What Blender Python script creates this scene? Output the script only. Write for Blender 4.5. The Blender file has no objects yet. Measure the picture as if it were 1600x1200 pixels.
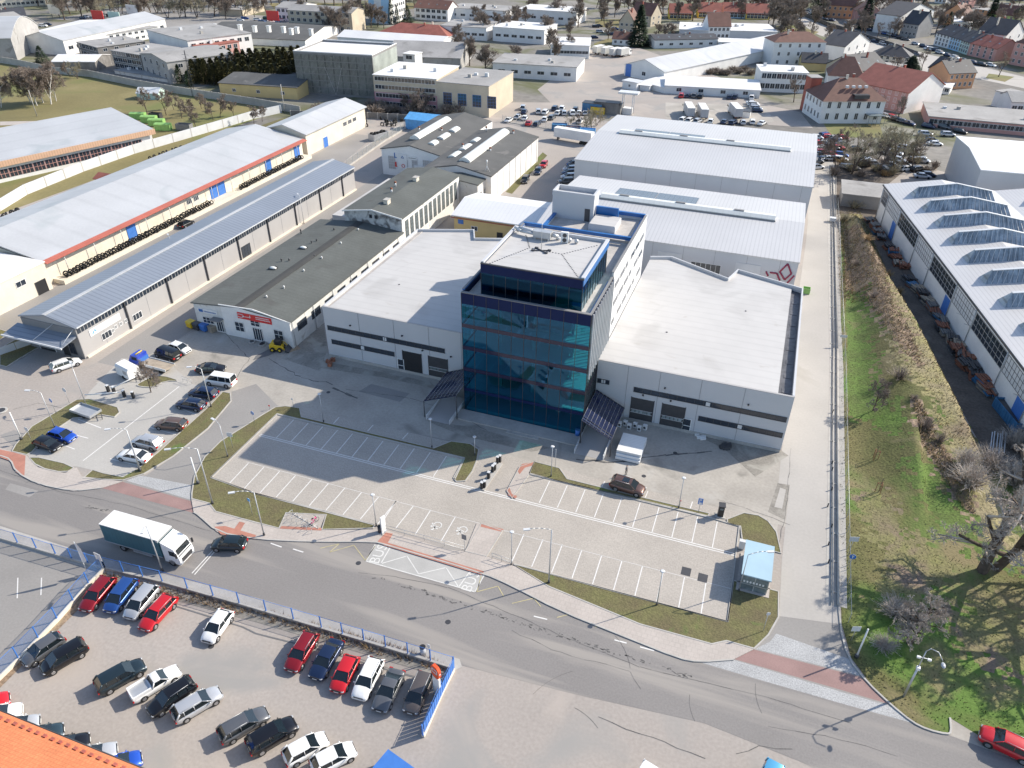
import bpy, math, random
from mathutils import Vector, Matrix
random.seed(7)
SC = bpy.context.scene
COL = SC.collection
R = math.radians
# ---------------- camera ----------------
F, TH, RO, YA, HC = 1168.0, .58855, .0125, .33985, 67.68
def _basis():
    ct, st = math.cos(TH), math.sin(TH)
    fw = Vector((0, ct, -st)); up0 = Vector((0, st, ct)); rt0 = Vector((1, 0, 0))
    rt = rt0*math.cos(RO)+up0*math.sin(RO); up = up0*math.cos(RO)-rt0*math.sin(RO)
    M = Matrix.Rotation(YA, 3, 'Z')
    return M@rt, M@up, M@fw
RT, UP, FW = _basis()
cam = bpy.data.cameras.new('camera'); camo = bpy.data.objects.new('camera', cam); COL.objects.link(camo)
cam.sensor_width = 36; cam.lens = F/1600*36; cam.clip_start = .5; cam.clip_end = 6000
m = Matrix((RT, UP, -FW)).transposed().to_4x4(); m.translation = Vector((0, 0, HC)); camo.matrix_world = m
SC.camera = camo
# ---------------- world, sun, exposure ----------------
SUN_EL, SX, SY = R(33.8), .758, .652          # direction towards the sun (x, y)
W = bpy.data.worlds.new('World'); SC.world = W; W.use_nodes = True
nt = W.node_tree; bg = nt.nodes['Background']
sky = nt.nodes.new('ShaderNodeTexSky'); sky.sky_type = 'NISHITA'; sky.sun_disc = False
sky.sun_elevation = SUN_EL; sky.sun_rotation = math.atan2(SX, SY); sky.air_density = 1.0; sky.dust_density = 1.2; sky.altitude = 400
nt.links.new(sky.outputs[0], bg.inputs[0]); bg.inputs[1].default_value = .15
sl = bpy.data.lights.new('sun', 'SUN'); sl.energy = 4.5; sl.angle = R(.5); sl.color = (1, .925, .80)
so = bpy.data.objects.new('sun', sl); COL.objects.link(so)
sd = Vector((SX*math.cos(SUN_EL), SY*math.cos(SUN_EL), math.sin(SUN_EL)))
so.rotation_euler = sd.to_track_quat('Z', 'Y').to_euler()
SC.view_settings.view_transform = 'Standard'; SC.view_settings.look = 'None'
SC.view_settings.exposure = .56; SC.view_settings.gamma = 1
SC.cycles.max_bounces = 6; SC.cycles.transparent_max_bounces = 12

def at(px, py, z=0.):
    d = FW*F+RT*(px-800)+UP*(600-py)
    t = (HC-z)/-d.z
    return Vector((d.x*t, d.y*t, z))
def zat(px, py, Y):                            # height of the picture point on the plane y = Y
    d = FW*F+RT*(px-800)+UP*(600-py)
    return HC+d.z*Y/d.y
# ---------------- mesh builder ----------------
class MB:
    def __init__(s): s.v = []; s.f = []; s.m = []; s.sm = []
    def face(s, pts, mi=0, sm=False):
        n = len(s.v); s.v += [tuple(p) for p in pts]; s.f.append(tuple(range(n, n+len(pts)))); s.m.append(mi); s.sm.append(sm)
    def grid(s, rows, mi=0, close=False, sm=True, caps=False):
        n = len(s.v); k = len(rows[0])
        for r in rows: s.v += [tuple(p) for p in r]
        for i in range(len(rows)-1):
            for j in range(k if close else k-1):
                a = n+i*k+j; b = n+i*k+(j+1) % k
                s.f.append((a, b, b+k, a+k)); s.m.append(mi); s.sm.append(sm)
        if caps:
            s.f.append(tuple(n+j for j in reversed(range(k)))); s.m.append(mi); s.sm.append(False)
            q = n+(len(rows)-1)*k; s.f.append(tuple(q+j for j in range(k))); s.m.append(mi); s.sm.append(False)
        return s
    def box(s, x0, x1, y0, y1, z0, z1, mi=0):
        n = len(s.v)
        s.v += [(x0,y0,z0),(x1,y0,z0),(x1,y1,z0),(x0,y1,z0),(x0,y0,z1),(x1,y0,z1),(x1,y1,z1),(x0,y1,z1)]
        for f in ((0,3,2,1),(4,5,6,7),(0,1,5,4),(1,2,6,5),(2,3,7,6),(3,0,4,7)):
            s.f.append(tuple(n+i for i in f)); s.m.append(mi); s.sm.append(False)
        return s
    def prism(s, poly, z0, z1, mi=0, top=None):
        n = len(s.v); k = len(poly)
        ar = sum(poly[i][0]*poly[(i+1) % k][1]-poly[(i+1) % k][0]*poly[i][1] for i in range(k))
        if ar < 0: poly = poly[::-1]
        s.v += [(p[0], p[1], z0) for p in poly]+[(p[0], p[1], z1) for p in poly]
        s.f.append(tuple(n+i for i in reversed(range(k)))); s.m.append(mi); s.sm.append(False)
        s.f.append(tuple(n+k+i for i in range(k))); s.m.append(mi if top is None else top); s.sm.append(False)
        for i in range(k):
            j = (i+1) % k; s.f.append((n+i, n+j, n+k+j, n+k+i)); s.m.append(mi); s.sm.append(False)
        return s
    def extr(s, prof, axis, a0, a1, mi=0):     # profile in (u,z) pushed along the other horizontal axis ('x' or 'y')
        k = len(prof)
        P = (lambda u, z, a: (a, u, z)) if axis == 'x' else (lambda u, z, a: (u, a, z))
        n = len(s.v)
        s.v += [P(u, z, a0) for u, z in prof]+[P(u, z, a1) for u, z in prof]
        fs = [tuple(n+i for i in range(k)), tuple(n+k+i for i in reversed(range(k)))]
        for i in range(k):
            j = (i+1) % k; fs.append((n+j, n+i, n+k+i, n+k+j))
        for f in fs: s.f.append(f); s.m.append(mi); s.sm.append(False)
        return s
    def tube(s, p, q, r, r2=None, n=6, mi=0, caps=True, sm=True):
        p = Vector(p); q = Vector(q); d = (q-p)
        if d.length < 1e-6: return s
        d.normalize(); a = d.orthogonal().normalized(); b = d.cross(a); r2 = r if r2 is None else r2
        c = [(math.cos(2*math.pi*i/n), math.sin(2*math.pi*i/n)) for i in range(n)]
        s.grid([[p+(a*x+b*y)*r for x, y in c], [q+(a*x+b*y)*r2 for x, y in c]], mi, True, sm, caps)
        return s
    def path(s, pts, r, n=6, mi=0):
        for a, b in zip(pts, pts[1:]): s.tube(a, b, r, n=n, mi=mi)
        return s
    def obox(s, c, ax, ay, az, mi=0):          # centre and three half vectors
        c, ax, ay, az = Vector(c), Vector(ax), Vector(ay), Vector(az); n = len(s.v)
        for k in (-1, 1):
            for i, j in ((-1,-1),(1,-1),(1,1),(-1,1)): s.v.append(tuple(c+ax*i+ay*j+az*k))
        for f in ((0,3,2,1),(4,5,6,7),(0,1,5,4),(1,2,6,5),(2,3,7,6),(3,0,4,7)):
            s.f.append(tuple(n+i for i in f)); s.m.append(mi); s.sm.append(False)
        return s
    def sphere(s, c, rx, ry, rz, nu=10, nv=6, mi=0):
        rows = []
        for i in range(nv+1):
            t = math.pi*i/nv-math.pi/2
            rows.append([(c[0]+rx*math.cos(t)*math.cos(2*math.pi*j/nu), c[1]+ry*math.cos(t)*math.sin(2*math.pi*j/nu), c[2]+rz*math.sin(t)) for j in range(nu)])
        return s.grid(rows, mi, True)
    def mesh(s, name, mats):
        me = bpy.data.meshes.new(name); me.from_pydata(s.v, [], s.f)
        for mt in (mats if isinstance(mats, (list, tuple)) else [mats]): me.materials.append(mt)
        me.polygons.foreach_set('material_index', s.m); me.polygons.foreach_set('use_smooth', s.sm); me.update()
        return me
    def build(s, name, mats, parent=None, loc=(0,0,0), rz=0):
        return link(name, s.mesh(name, mats), parent, loc, rz)
def link(name, me, parent=None, loc=(0,0,0), rz=0):
    o = bpy.data.objects.new(name, me); COL.objects.link(o); o.location = loc; o.rotation_euler = (0, 0, rz)
    if parent is not None: o.parent = parent
    return o
def tag(o, label=None, cat=None, group=None, kind=None):
    if label: o['label'] = label
    if cat: o['category'] = cat
    if group: o['group'] = group
    if kind: o['kind'] = kind
    return o
def empty(name, label, cat, loc=(0,0,0), rz=0, group=None):
    o = bpy.data.objects.new(name, None); COL.objects.link(o); o.location = loc; o.rotation_euler = (0, 0, rz)
    o.empty_display_size = .5
    return tag(o, label, cat, group)
def copy_tree(o, parent=None):
    c = o.copy(); COL.objects.link(c); c.parent = parent
    for ch in KIDS.get(o.name, None) or [x for x in o.children]: copy_tree(ch, c)
    return c
KIDS = {}
def dup(o, loc, rz, label=None, group=None, sc=1.):
    c = copy_tree(o); c.location = loc; c.rotation_euler = (0, 0, rz); c.scale = (sc,)*3
    if label: c['label'] = label
    if group: c['group'] = group
    return c
# ---------------- materials ----------------
def mat(name, col, rough=.7, var=.12, sc=1., fine=0., fsc=12., metal=0., bump=0., bsc=8., stripe=None, stain=None, spec=.5, coat=0., col2=None, tile=None, aniso=None):
    """procedural surface: base colour varied by two noises, optional stripes (axis, period, depth), stain (colour, scale, threshold)"""
    M = bpy.data.materials.new(name); M.use_nodes = True; t = M.node_tree; N = t.nodes; L = t.links
    b = N['Principled BSDF']; b.inputs['Roughness'].default_value = rough; b.inputs['Metallic'].default_value = metal
    b.inputs['Specular IOR Level'].default_value = spec; b.inputs['Coat Weight'].default_value = coat
    c = Vector(col)
    tc = N.new('ShaderNodeTexCoord'); co = tc.outputs['Object']
    if aniso:
        mp = N.new('ShaderNodeMapping'); mp.inputs['Scale'].default_value = (aniso, 1, 1); L.new(co, mp.inputs[0]); ani = mp.outputs[0]
    def noise(s, d=4, dis=0.):
        n = N.new('ShaderNodeTexNoise'); n.inputs['Scale'].default_value = s; n.inputs['Detail'].default_value = d; n.inputs['Distortion'].default_value = dis
        L.new(ani if (aniso and dis) else co, n.inputs['Vector']); return n.outputs['Fac']
    def mix(f, a, bb, mode='MIX'):
        n = N.new('ShaderNodeMix'); n.data_type = 'RGBA'; n.blend_type = mode
        for k, v in ((0, f), (6, a), (7, bb)):
            if hasattr(v, 'is_linked') or hasattr(v, 'links'): L.new(v, n.inputs[k])
            elif k == 0: n.inputs[0].default_value = v
            else: n.inputs[k].default_value = (*v, 1)
        return n.outputs[2]
    def ramp(v, a, bb):
        n = N.new('ShaderNodeMapRange'); n.inputs[1].default_value = a; n.inputs[2].default_value = bb; L.new(v, n.inputs[0]); return n.outputs[0]
    out = None
    if var or col2:
        out = mix(ramp(noise(sc), .3, .7), c*(1-var), Vector(col2) if col2 else c*(1+var))
    else: out = mix(0., c, c)
    if fine: out = mix(ramp(noise(fsc, 3), .3, .7), (1-fine,)*3, (1+fine,)*3, 'MIX') if False else mix(1., out, mix(ramp(noise(fsc, 3), .3, .7), (1-fine,)*3, (1+fine*.6,)*3), 'MULTIPLY')
    if stain:
        for sc_, ss, th in (stain if isinstance(stain, list) else [stain]):
            out = mix(ramp(noise(ss, 6, .6), th, th+.12), out, sc_)
    h = None
    if stripe:
        ax, per, dep = stripe
        sx = N.new('ShaderNodeSeparateXYZ'); L.new(co, sx.inputs[0])
        mm = N.new('ShaderNodeMath'); mm.operation = 'MULTIPLY'; mm.inputs[1].default_value = 1/per; L.new(sx.outputs['XYZ'.index(ax)], mm.inputs[0])
        fr = N.new('ShaderNodeMath'); fr.operation = 'PINGPONG'; fr.inputs[1].default_value = .5; L.new(mm.outputs[0], fr.inputs[0])
        r = ramp(fr.outputs[0], .02, .16)
        out = mix(1., out, mix(r, (1-dep,)*3, (1,)*3), 'MULTIPLY'); h = r
    if tile:
        bw, bh, dep = tile
        bt = N.new('ShaderNodeTexBrick'); bt.inputs['Scale'].default_value = 1; bt.inputs['Brick Width'].default_value = bw; bt.inputs['Row Height'].default_value = bh
        bt.inputs['Mortar Size'].default_value = min(bw, bh)*.08
        bt.inputs['Color1'].default_value = (1, 1, 1, 1); bt.inputs['Color2'].default_value = (1-dep*.5,)*3+(1,); bt.inputs['Mortar'].default_value = (1-dep,)*3+(1,)
        L.new(co, bt.inputs['Vector']); out = mix(1., out, bt.outputs['Color'], 'MULTIPLY')
    L.new(out, b.inputs['Base Color'])
    if bump:
        bn = N.new('ShaderNodeBump'); bn.inputs['Strength'].default_value = bump; bn.inputs['Distance'].default_value = .1
        L.new(noise(bsc, 4), bn.inputs['Height']); L.new(bn.outputs[0], b.inputs['Normal'])
    return M
def glassy(name, tint, refl, trans, rough=.02, base=.3):
    """tinted pane: part mirror, part see-through, part dark body"""
    M = bpy.data.materials.new(name); M.use_nodes = True; t = M.node_tree; N = t.nodes; L = t.links
    for n in list(N):
        if n.type == 'BSDF_PRINCIPLED': N.remove(n)
    o = [n for n in N if n.type == 'OUTPUT_MATERIAL'][0]
    g = N.new('ShaderNodeBsdfGlossy'); g.inputs['Roughness'].default_value = rough; g.inputs['Color'].default_value = (*refl, 1)
    tr = N.new('ShaderNodeBsdfTransparent'); tr.inputs['Color'].default_value = (*trans, 1)
    lw = N.new('ShaderNodeLayerWeight'); lw.inputs[0].default_value = .5
    pw_ = N.new('ShaderNodeMath'); pw_.operation = 'POWER'; pw_.inputs[1].default_value = 3.; L.new(lw.outputs['Facing'], pw_.inputs[0])
    fr = N.new('ShaderNodeMapRange'); fr.inputs[3].default_value = base; fr.inputs[4].default_value = 1.; L.new(pw_.outputs[0], fr.inputs[0])
    mx = N.new('ShaderNodeMixShader'); L.new(fr.outputs[0], mx.inputs[0]); L.new(tr.outputs[0], mx.inputs[1]); L.new(g.outputs[0], mx.inputs[2])
    L.new(mx.outputs[0], o.inputs['Surface']); return M

G_ = (.5, .5, .5)
M = dict(
 ground=mat('ground_asphalt', (.355,.317,.286), .9, .08, .05, .10, 3., stain=[((.295,.28,.262), .10, .53), ((.40,.35,.31), .07, .58)]),
 road=mat('road_asphalt', (.225,.21,.20), .85, .08, .07, .1, 5., stain=[((.30,.275,.25), .35, .50)], aniso=.07),
 fresh=mat('fresh_green_grass', (.14,.19,.045), .95, .25, .3, .45, 4., col2=(.12,.20,.035), stain=((.20,.19,.08), .15, .58), bump=.8, bsc=3.),
 dust=mat('dusty_ground', (.27,.25,.22), .95, .15, .4, .2, 3., stain=[((.36,.34,.30), .3, .52), ((.17,.155,.14), .5, .62)]),
 road2=mat('side_road_asphalt', (.275,.26,.245), .85, .1, .1, .08, 4.),
 sealed=mat('sealed_crack', (.12,.115,.11), .8, .3, .5, .3, 4.),
 patch=mat('asphalt_patch', (.15,.15,.155), .8, .1, .3, .12, 6.),
 crack=mat('asphalt_seam', (.06,.06,.06), .8, .2, 1.),
 yard=mat('yard_concrete', (.38,.35,.31), .9, .14, .15, .1, 2.5, stain=[((.23,.215,.19), .16, .6), ((.46,.44,.41), .12, .6)]),
 service=mat('service_road_concrete', (.415,.39,.36), .9, .07, .1, .05, 3., stain=((.37,.345,.31), .1, .58)),
 paver=mat('grey_pavers', (.43,.39,.345), .9, .08, .15, .16, 5., tile=(.5,.25,.14)),
 paver2=mat('cream_pavers', (.42,.40,.37), .9, .06, .15, .08, 5., tile=(.6,.3,.07)),
 walk=mat('pavement_blocks', (.46,.41,.37), .9, .07, .3, .07, 6., tile=(.6,.6,.1)),
 redpave=mat('red_paving', (.42,.19,.14), .9, .14, .5, .1, 6.),
 redcross=mat('faded_red_crossing', (.29,.185,.17), .9, .12, .4, .08, 6.),
 cobble=mat('cobble_stone', (.40,.40,.40), .9, .1, .4, .35, 7.),
 bus=mat('bus_bay_concrete', (.41,.40,.38), .9, .1, .3, .06, 6.),
 kerb=mat('kerb_stone', (.42,.40,.37), .9, .1, 1.),
 shadeg=mat('shadowed_dirty_gutter', (.10,.10,.11), .5, .3, .4, .3, 1.5, stain=((.30,.30,.31), .3, .62)),  # near-black mixes real dirt with the parapet's shadow painted into the colour
 maroon=mat('maroon_emblem', (.33,.05,.09), .7, .1, 1.),
 dryg=mat('worn_dry_lawn', (.27,.225,.125), .95, .25, .3, .3, 3., col2=(.20,.20,.07), stain=((.22,.16,.12), .2, .56), bump=1., bsc=3.),
 fadew=mat('faded_paint', (.60,.59,.56), .8, .1, 1.5),
 white=mat('road_paint', (.66,.645,.62), .7, .08, 2.),
 yellowp=mat('yellow_road_paint', (.46,.40,.22), .7, .2, 1.5),
 grass=mat('grass_verge', (.20,.165,.085), .95, .3, .35, .35, 6., col2=(.16,.155,.06), stain=((.10,.16,.035), .22, .6), bump=.6, bsc=5.),
 lawn=mat('bright_grass', (.145,.155,.045), .95, .25, .15, .45, 4., col2=(.17,.145,.06), stain=[((.10,.175,.03), .05, .47), ((.21,.175,.09), .10, .52), ((.16,.125,.075), .07, .6)], bump=.8, bsc=3.),
 field=mat('field_grass', (.20,.17,.07), .95, .15, .05, .12, 1.2, stain=[((.15,.16,.05), .03, .52), ((.25,.21,.1), .05, .6)]),
 dry=mat('dry_grass', (.36,.30,.18), .95, .2, .3, .35, 3., col2=(.29,.26,.11), stain=((.22,.17,.11), .15, .58), bump=1., bsc=3.),
 scrub=mat('brown_scrub_soil', (.29,.21,.145), .95, .3, .5, .4, 3., stain=((.33,.26,.17), .3, .55), bump=1., bsc=3.),
 soil=mat('dark_yard_soil', (.13,.105,.085), .95, .2, .3, .3, 2.5, stain=((.18,.16,.13), .2, .6)),
 town=mat('town_ground', (.22,.205,.185), .95, .25, .02, .2, .4, stain=[((.11,.115,.05), .02, .48), ((.34,.32,.3), .02, .6)]),
 mem=mat('white_membrane', (.50,.485,.47), .6, .03, .08, .03, .5, stripe=('Y',1.9,.06), stain=[((.44,.425,.41), .12, .54), ((.40,.37,.34), .35, .66)]),
 memdirt=mat('dirty_membrane', (.45,.42,.39), .8, .15, .6, .1, 3.),
 panel=mat('light_grey_panel', (.53,.535,.55), .5, .03, .2, 0),
 panelb=mat('silver_panel', (.40,.385,.375), .45, .04, .3),
 paneld=mat('grey_cladding', (.22,.215,.215), .6, .08, .4),
 whitew=mat('white_render', (.74,.73,.71), .8, .06, .3, .05, 3.),
 dirtyw=mat('weathered_white_wall', (.66,.65,.62), .85, .1, .5, .06, 3., stain=((.42,.39,.35), .5, .6)),
 stained=mat('soot_stained_wall', (.55,.54,.52), .9, .15, .5, .1, 2., stain=((.16,.15,.145), .45, .5)),
 creamw=mat('cream_wall', (.66,.60,.50), .85, .08, .3, .04, 3.),
 yelloww=mat('yellow_wall', (.62,.47,.22), .85, .06, .3),
 byellow=mat('bright_yellow_wall', (.80,.56,.08), .8, .05, .4),
 beigew=mat('beige_wall', (.50,.43,.33), .85, .1, .2, .06, 2.),
 pinkw=mat('pink_wall', (.42,.22,.25), .85, .1, .2, .06, 2.),
 salmon=mat('salmon_wall', (.55,.30,.26), .85, .08, .3),
 orangew=mat('orange_wall', (.62,.33,.18), .85, .06, .3),
 greenw=mat('lime_wall', (.42,.55,.20), .85, .06, .3),
 mint=mat('mint_wall', (.45,.58,.52), .85, .06, .3),
 bluew=mat('pale_blue_wall', (.35,.55,.72), .85, .04, .3),
 greyw=mat('grey_render', (.36,.35,.34), .85, .12, .3, .08, 2., stain=((.2,.19,.18), .3, .6)),
 ruin=mat('bare_concrete', (.20,.19,.18), .9, .25, .4, .15, 2.),
 brick=mat('red_brick', (.33,.10,.07), .85, .15, .5),
 conc=mat('concrete', (.42,.40,.37), .85, .12, .4, .08, 3.),
 tar=mat('grey_green_tar_roof', (.105,.112,.105), .9, .12, .2, .1, 3., stripe=('Y',1.05,.10), stain=((.085,.085,.08), .15, .6)),
 tar2=mat('dark_tar_roof', (.10,.10,.098), .9, .15, .15, .1, 3., stain=((.15,.145,.14), .2, .6)),
 tard=mat('ridge_tar_strip', (.055,.055,.053), .9, .15, .3, .1, 3.),
 seam=mat('blue_grey_seam_roof', (.27,.30,.35), .45, .06, .1, .04, 3., metal=.3, stripe=('Y',.95,.28)),
 alu=mat('aluminium_roof', (.55,.55,.55), .5, .06, .1, .04, 2., metal=.25, stripe=('Y',6.,.06), stain=((.46,.48,.48), .08, .6)),
 aluy=mat('fine_corrugated_roof', (.56,.55,.545), .5, .04, .08, .02, 2., metal=.2, stripe=('X',.75,.16)),
 wroof=mat('white_metal_roof', (.72,.72,.72), .5, .04, .1, .03, 2., stripe=('X',1.,.06)),
 groof=mat('grey_flat_roof', (.32,.31,.30), .85, .14, .1, .1, 1.5, stain=((.22,.21,.2), .12, .6)),
 brownr=mat('brown_tile_roof', (.17,.085,.065), .8, .15, .4, .12, 4.),
 redr=mat('red_tile_roof', (.33,.11,.08), .75, .15, .4, .1, 4., tile=(.4,.4,.15)),
 rust=mat('rust_red_eave', (.42,.12,.085), .7, .12, .3, .08, 3., stripe=('Y',.6,.12)),
 oranger=mat('orange_tile_roof', (.60,.20,.085), .7, .08, .3, .08, 4., tile=(.32,.36,.28)),
 darkr=mat('dark_slate_roof', (.055,.055,.062), .7, .15, .4, .1, 3.),
 whiter=mat('white_flat_roof', (.70,.69,.68), .7, .06, .1, .04, 1.),
 glass=mat('window_glass', (.03,.04,.055), .08, .2, .3, spec=.8),
 glassl=mat('dusty_glass', (.20,.235,.24), .25, .5, .25, .2, 2.),
 frame=mat('white_window_frame', (.75,.75,.74), .5, .03, 1.),
 dframe=mat('dark_window_frame', (.05,.05,.055), .5, .03, 1.),
 blue=mat('blue_paint', (.05,.17,.50), .5, .1, 1.),
 dblue=mat('deep_blue_trim', (.015,.12,.36), .35, .08, .6),
 bluec=mat('blue_container_paint', (.05,.17,.32), .5, .15, 1., .1, 5.),
 sky=mat('light_blue_tarpaulin', (.11,.36,.68), .5, .12, 1.),
 red=mat('red_paint', (.62,.03,.03), .4, .08, 1.),
 yellow=mat('yellow_paint', (.75,.50,.03), .4, .08, 1.),
 lime=mat('lime_green_paint', (.26,.47,.14), .5, .12, 1.),
 metal=mat('galvanised_steel', (.50,.51,.52), .45, .08, 1., metal=.5),
 dmetal=mat('dark_metal', (.07,.07,.075), .5, .1, 1., metal=.3),
 black=mat('black_plastic', (.02,.02,.022), .5, .1, 1.),
 tyre=mat('tyre_rubber', (.018,.018,.018), .85, .2, 2.),
 rim=mat('alloy_rim', (.42,.42,.43), .35, .05, 1., metal=.7),
 cglass=mat('car_glass', (.012,.018,.022), .05, .1, 1., spec=.9),
 lampw=mat('headlight_glass', (.35,.37,.4), .15, .05, 1.),
 lampr=mat('tail_light', (.45,.01,.01), .25, .05, 1.),
 plate=mat('number_plate', (.75,.75,.72), .5, .03, 1.),
 bark=mat('bark', (.10,.075,.058), .95, .3, 2.),
 birch=mat('birch_bark', (.55,.52,.48), .9, .25, 3.),
 twig=mat('bare_twigs', (.25,.205,.17), .95, .3, .6),
 twigr=mat('reddish_twigs', (.26,.21,.175), .95, .3, .6),
 twigy=mat('pale_green_twigs', (.34,.30,.21), .95, .3, .6),
 twigg=mat('grey_twigs', (.44,.385,.335), .95, .3, .6),
 reed=mat('dry_reed', (.40,.28,.15), .95, .3, .6),
 conif=mat('dark_conifer', (.022,.045,.018), .95, .4, 1.),
 thuja=mat('olive_conifer_hedge', (.075,.08,.03), .95, .4, 1., col2=(.13,.12,.045)),
 leaf=mat('green_tuft', (.12,.22,.03), .95, .3, 1.),
 cardb=mat('rusty_steel', (.30,.12,.07), .8, .3, 1., .2, 5.),
 timber=mat('weathered_timber', (.36,.30,.23), .9, .2, 1.),
 lgrey=mat('light_grey_coating', (.60,.61,.62), .5, .06, .5),
 solar=mat('solar_panel', (.10,.12,.16), .25, .08, .3, stripe=('X',1.0,.2)),
 skylt=mat('opal_skylight', (.72,.72,.68), .4, .05, .2, stripe=('X',1.1,.05)),
 greyg=mat('dusty_monitor_glass', (.26,.31,.36), .3, .35, .5, .2, 2.5, stripe=('X',.8,.45), stain=((.42,.45,.47), .5, .6)),
 seamd=mat('panel_joint', (.27,.27,.28), .7, .05, 1.),
 ply=mat('white_packaging', (.74,.74,.73), .5, .05, .5, stripe=('Y',.35,.2)),
)
PAINT = {}
def paint(name, col, metal=.25, rough=.28):
    if name not in PAINT: PAINT[name] = mat(name+'_car_paint', col, rough, .02, 1., metal=metal, coat=.6)
    return PAINT[name]
CARCOL = dict(white=(.78,.78,.77), silver=(.50,.51,.53), grey=(.13,.135,.145), black=(.012,.012,.015), red=(.50,.012,.018), darkred=(.28,.012,.02),
  blue=(.025,.085,.30), navy=(.015,.03,.08), teal=(.035,.06,.075), brown=(.12,.065,.05), bronze=(.17,.11,.085), brightblue=(.02,.09,.50), skyblue=(.12,.42,.65), taupe=(.13,.11,.10), green=(.03,.10,.05), yellow=(.6,.4,.03), darkteal=(.02,.035,.045))
# ================= ground, roads, paving =================
def PX(s, z=0.): return [at(*map(float, t.split(',')), z) for t in s.split()]
SN = [0]
def sheet(name, pts, z, mt, kind='structure', label=None, cat=None):
    SN[0] += 1; z += .00035*(SN[0] % 11)
    b = MB(); b.face([(p[0], p[1], 0) for p in pts])
    me = b.mesh(name, mt)
    o = link(name, me, None, (0, 0, z)); tag(o, label, cat, None, kind)
    if me.polygons[0].normal.z < 0: me.flip_normals()
    return o
def ribbon(b, pts, w, z0, z1, mi=0, closed=False):
    P = [Vector((p[0], p[1])) for p in pts]; n = len(P); L = []; Rr = []
    for i in range(n):
        a = P[i-1] if (i > 0 or closed) else None; c = P[(i+1) % n] if (i < n-1 or closed) else None
        t = Vector((0, 0))
        if a is not None: t += (P[i]-a).normalized()
        if c is not None: t += (c-P[i]).normalized()
        t.normalize(); nn = Vector((-t.y, t.x))*w/2
        L.append(P[i]+nn); Rr.append(P[i]-nn)
    for i in range(n if closed else n-1):
        j = (i+1) % n
        b.prism([Rr[i], Rr[j], L[j], L[i]], z0, z1, mi)
def smooth(pts, k=2, closed=False):
    for _ in range(k):
        q = []; n = len(pts)
        if not closed: q.append(pts[0])
        for i in range(n if closed else n-1):
            a, c = pts[i], pts[(i+1) % n]
            q += [a.lerp(c, .25), a.lerp(c, .75)]
        if not closed: q.append(pts[-1])
        pts = q
    return pts
KB = MB()
def kerb(pts, w=.18, h=.13, closed=False): ribbon(KB, pts, w, 0, h, 0, closed)
def verge(s, k=1, name='grass_verge', mt='grass', h=.09, kb=True):
    p = smooth(PX(s), k, True)
    b = MB(); b.prism([(v.x, v.y) for v in p], .0, h); o = b.build(name, M[mt]); tag(o, kind='structure')
    if kb: kerb(p, .16, h+.04, True)
    return o
def tufts(p, n, hmin, hmax, mts, name, dens_lab=None, w=.05, kind='stuff', seed=1):
    rnd = random.Random(seed); b = MB()
    xs = [v[0] for v in p]; ys = [v[1] for v in p]; x0, x1, y0, y1 = min(xs), max(xs), min(ys), max(ys)
    def inside(x, y):
        c = False; j = len(p)-1
        for i in range(len(p)):
            if (p[i][1] > y) != (p[j][1] > y) and x < (p[j][0]-p[i][0])*(y-p[i][1])/(p[j][1]-p[i][1])+p[i][0]: c = not c
            j = i
        return c
    k = 0
    while k < n:
        x, y = rnd.uniform(x0, x1), rnd.uniform(y0, y1)
        if not inside(x, y): continue
        k += 1; h = rnd.uniform(hmin, hmax); mi = rnd.randrange(len(mts))
        for q in range(3):
            a = rnd.uniform(0, 6.28); dx, dy = math.cos(a), math.sin(a); l = h*rnd.uniform(.3, .9)
            b.face([(x-dy*w, y+dx*w, 0), (x+dy*w, y-dx*w, 0), (x+dx*l, y+dy*l, h)], mi)
    return tag(b.build(name, mts), kind=kind)

sheet('ground', [(-3500,-600),(3500,-600),(3500,5000),(-3500,5000)], 0, M['town'])
# near industrial yard asphalt under everything
sheet('yard_asphalt', [(-230,-60),(62,-60),(62,232),(20,262),(-130,262),(-230,120)], .004, M['ground'])
# left service alleys
sheet('alley_asphalt', [(-101.5,77),(-94,77),(-94,100),(-92,135),(-75,172),(-68,200),(-104,200),(-104,170)], .008, M['road2'])
sheet('alley_asphalt', [(-131,60),(-116.2,77),(-116.2,170),(-124,215),(-131,215)], .008, M['road2'])
sheet('yard_concrete', [(-97,72),(-64,72),(-48,70),(9,72),(9,92.6),(-19.5,92.6),(-41,93),(-66,93),(-73,95),(-93,92.6)], .008, M['yard'])
# service road on the right, very light concrete
sheet('service_road', PX('1217,965 1222,870 1234,760 1240,700 1248,600 1262,440 1262,330 1262,235 1302,235 1304,450 1307,760 1309,900 1311,975 1325,1030 1200,1000'), .012, M['service'])
sheet('service_yard', [(8.6,84),(8.6,130),(9.5,175),(9.6,250),(11,250),(11,84)], .010, M['service'])
# main road
ROADP = PX('-400,640 0,712 17,718 25,738 60,757 115,768 160,763 300,800 310,805 340,832 400,843 482,847 560,848 600,851 757,897 800,916 875,955 975,995 1060,1029 1092,1035 1200,1067 1425,1130 1480,1148 1700,1215 1900,1275 1900,1500 1400,1260 1250,1190 1100,1130 900,1085 722,1040 560,992 400,945 165,893 0,842 -400,745')
sheet('road', ROADP, .012, M['road'])
ap = PX('1197,995 1213,962 1311,975 1325,1030 1348,1062 1390,1101 1428,1131 1200,1067 1097,1037 1147,1031')
sheet('side_road_mouth', ap, .016, M['road2'])
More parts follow.
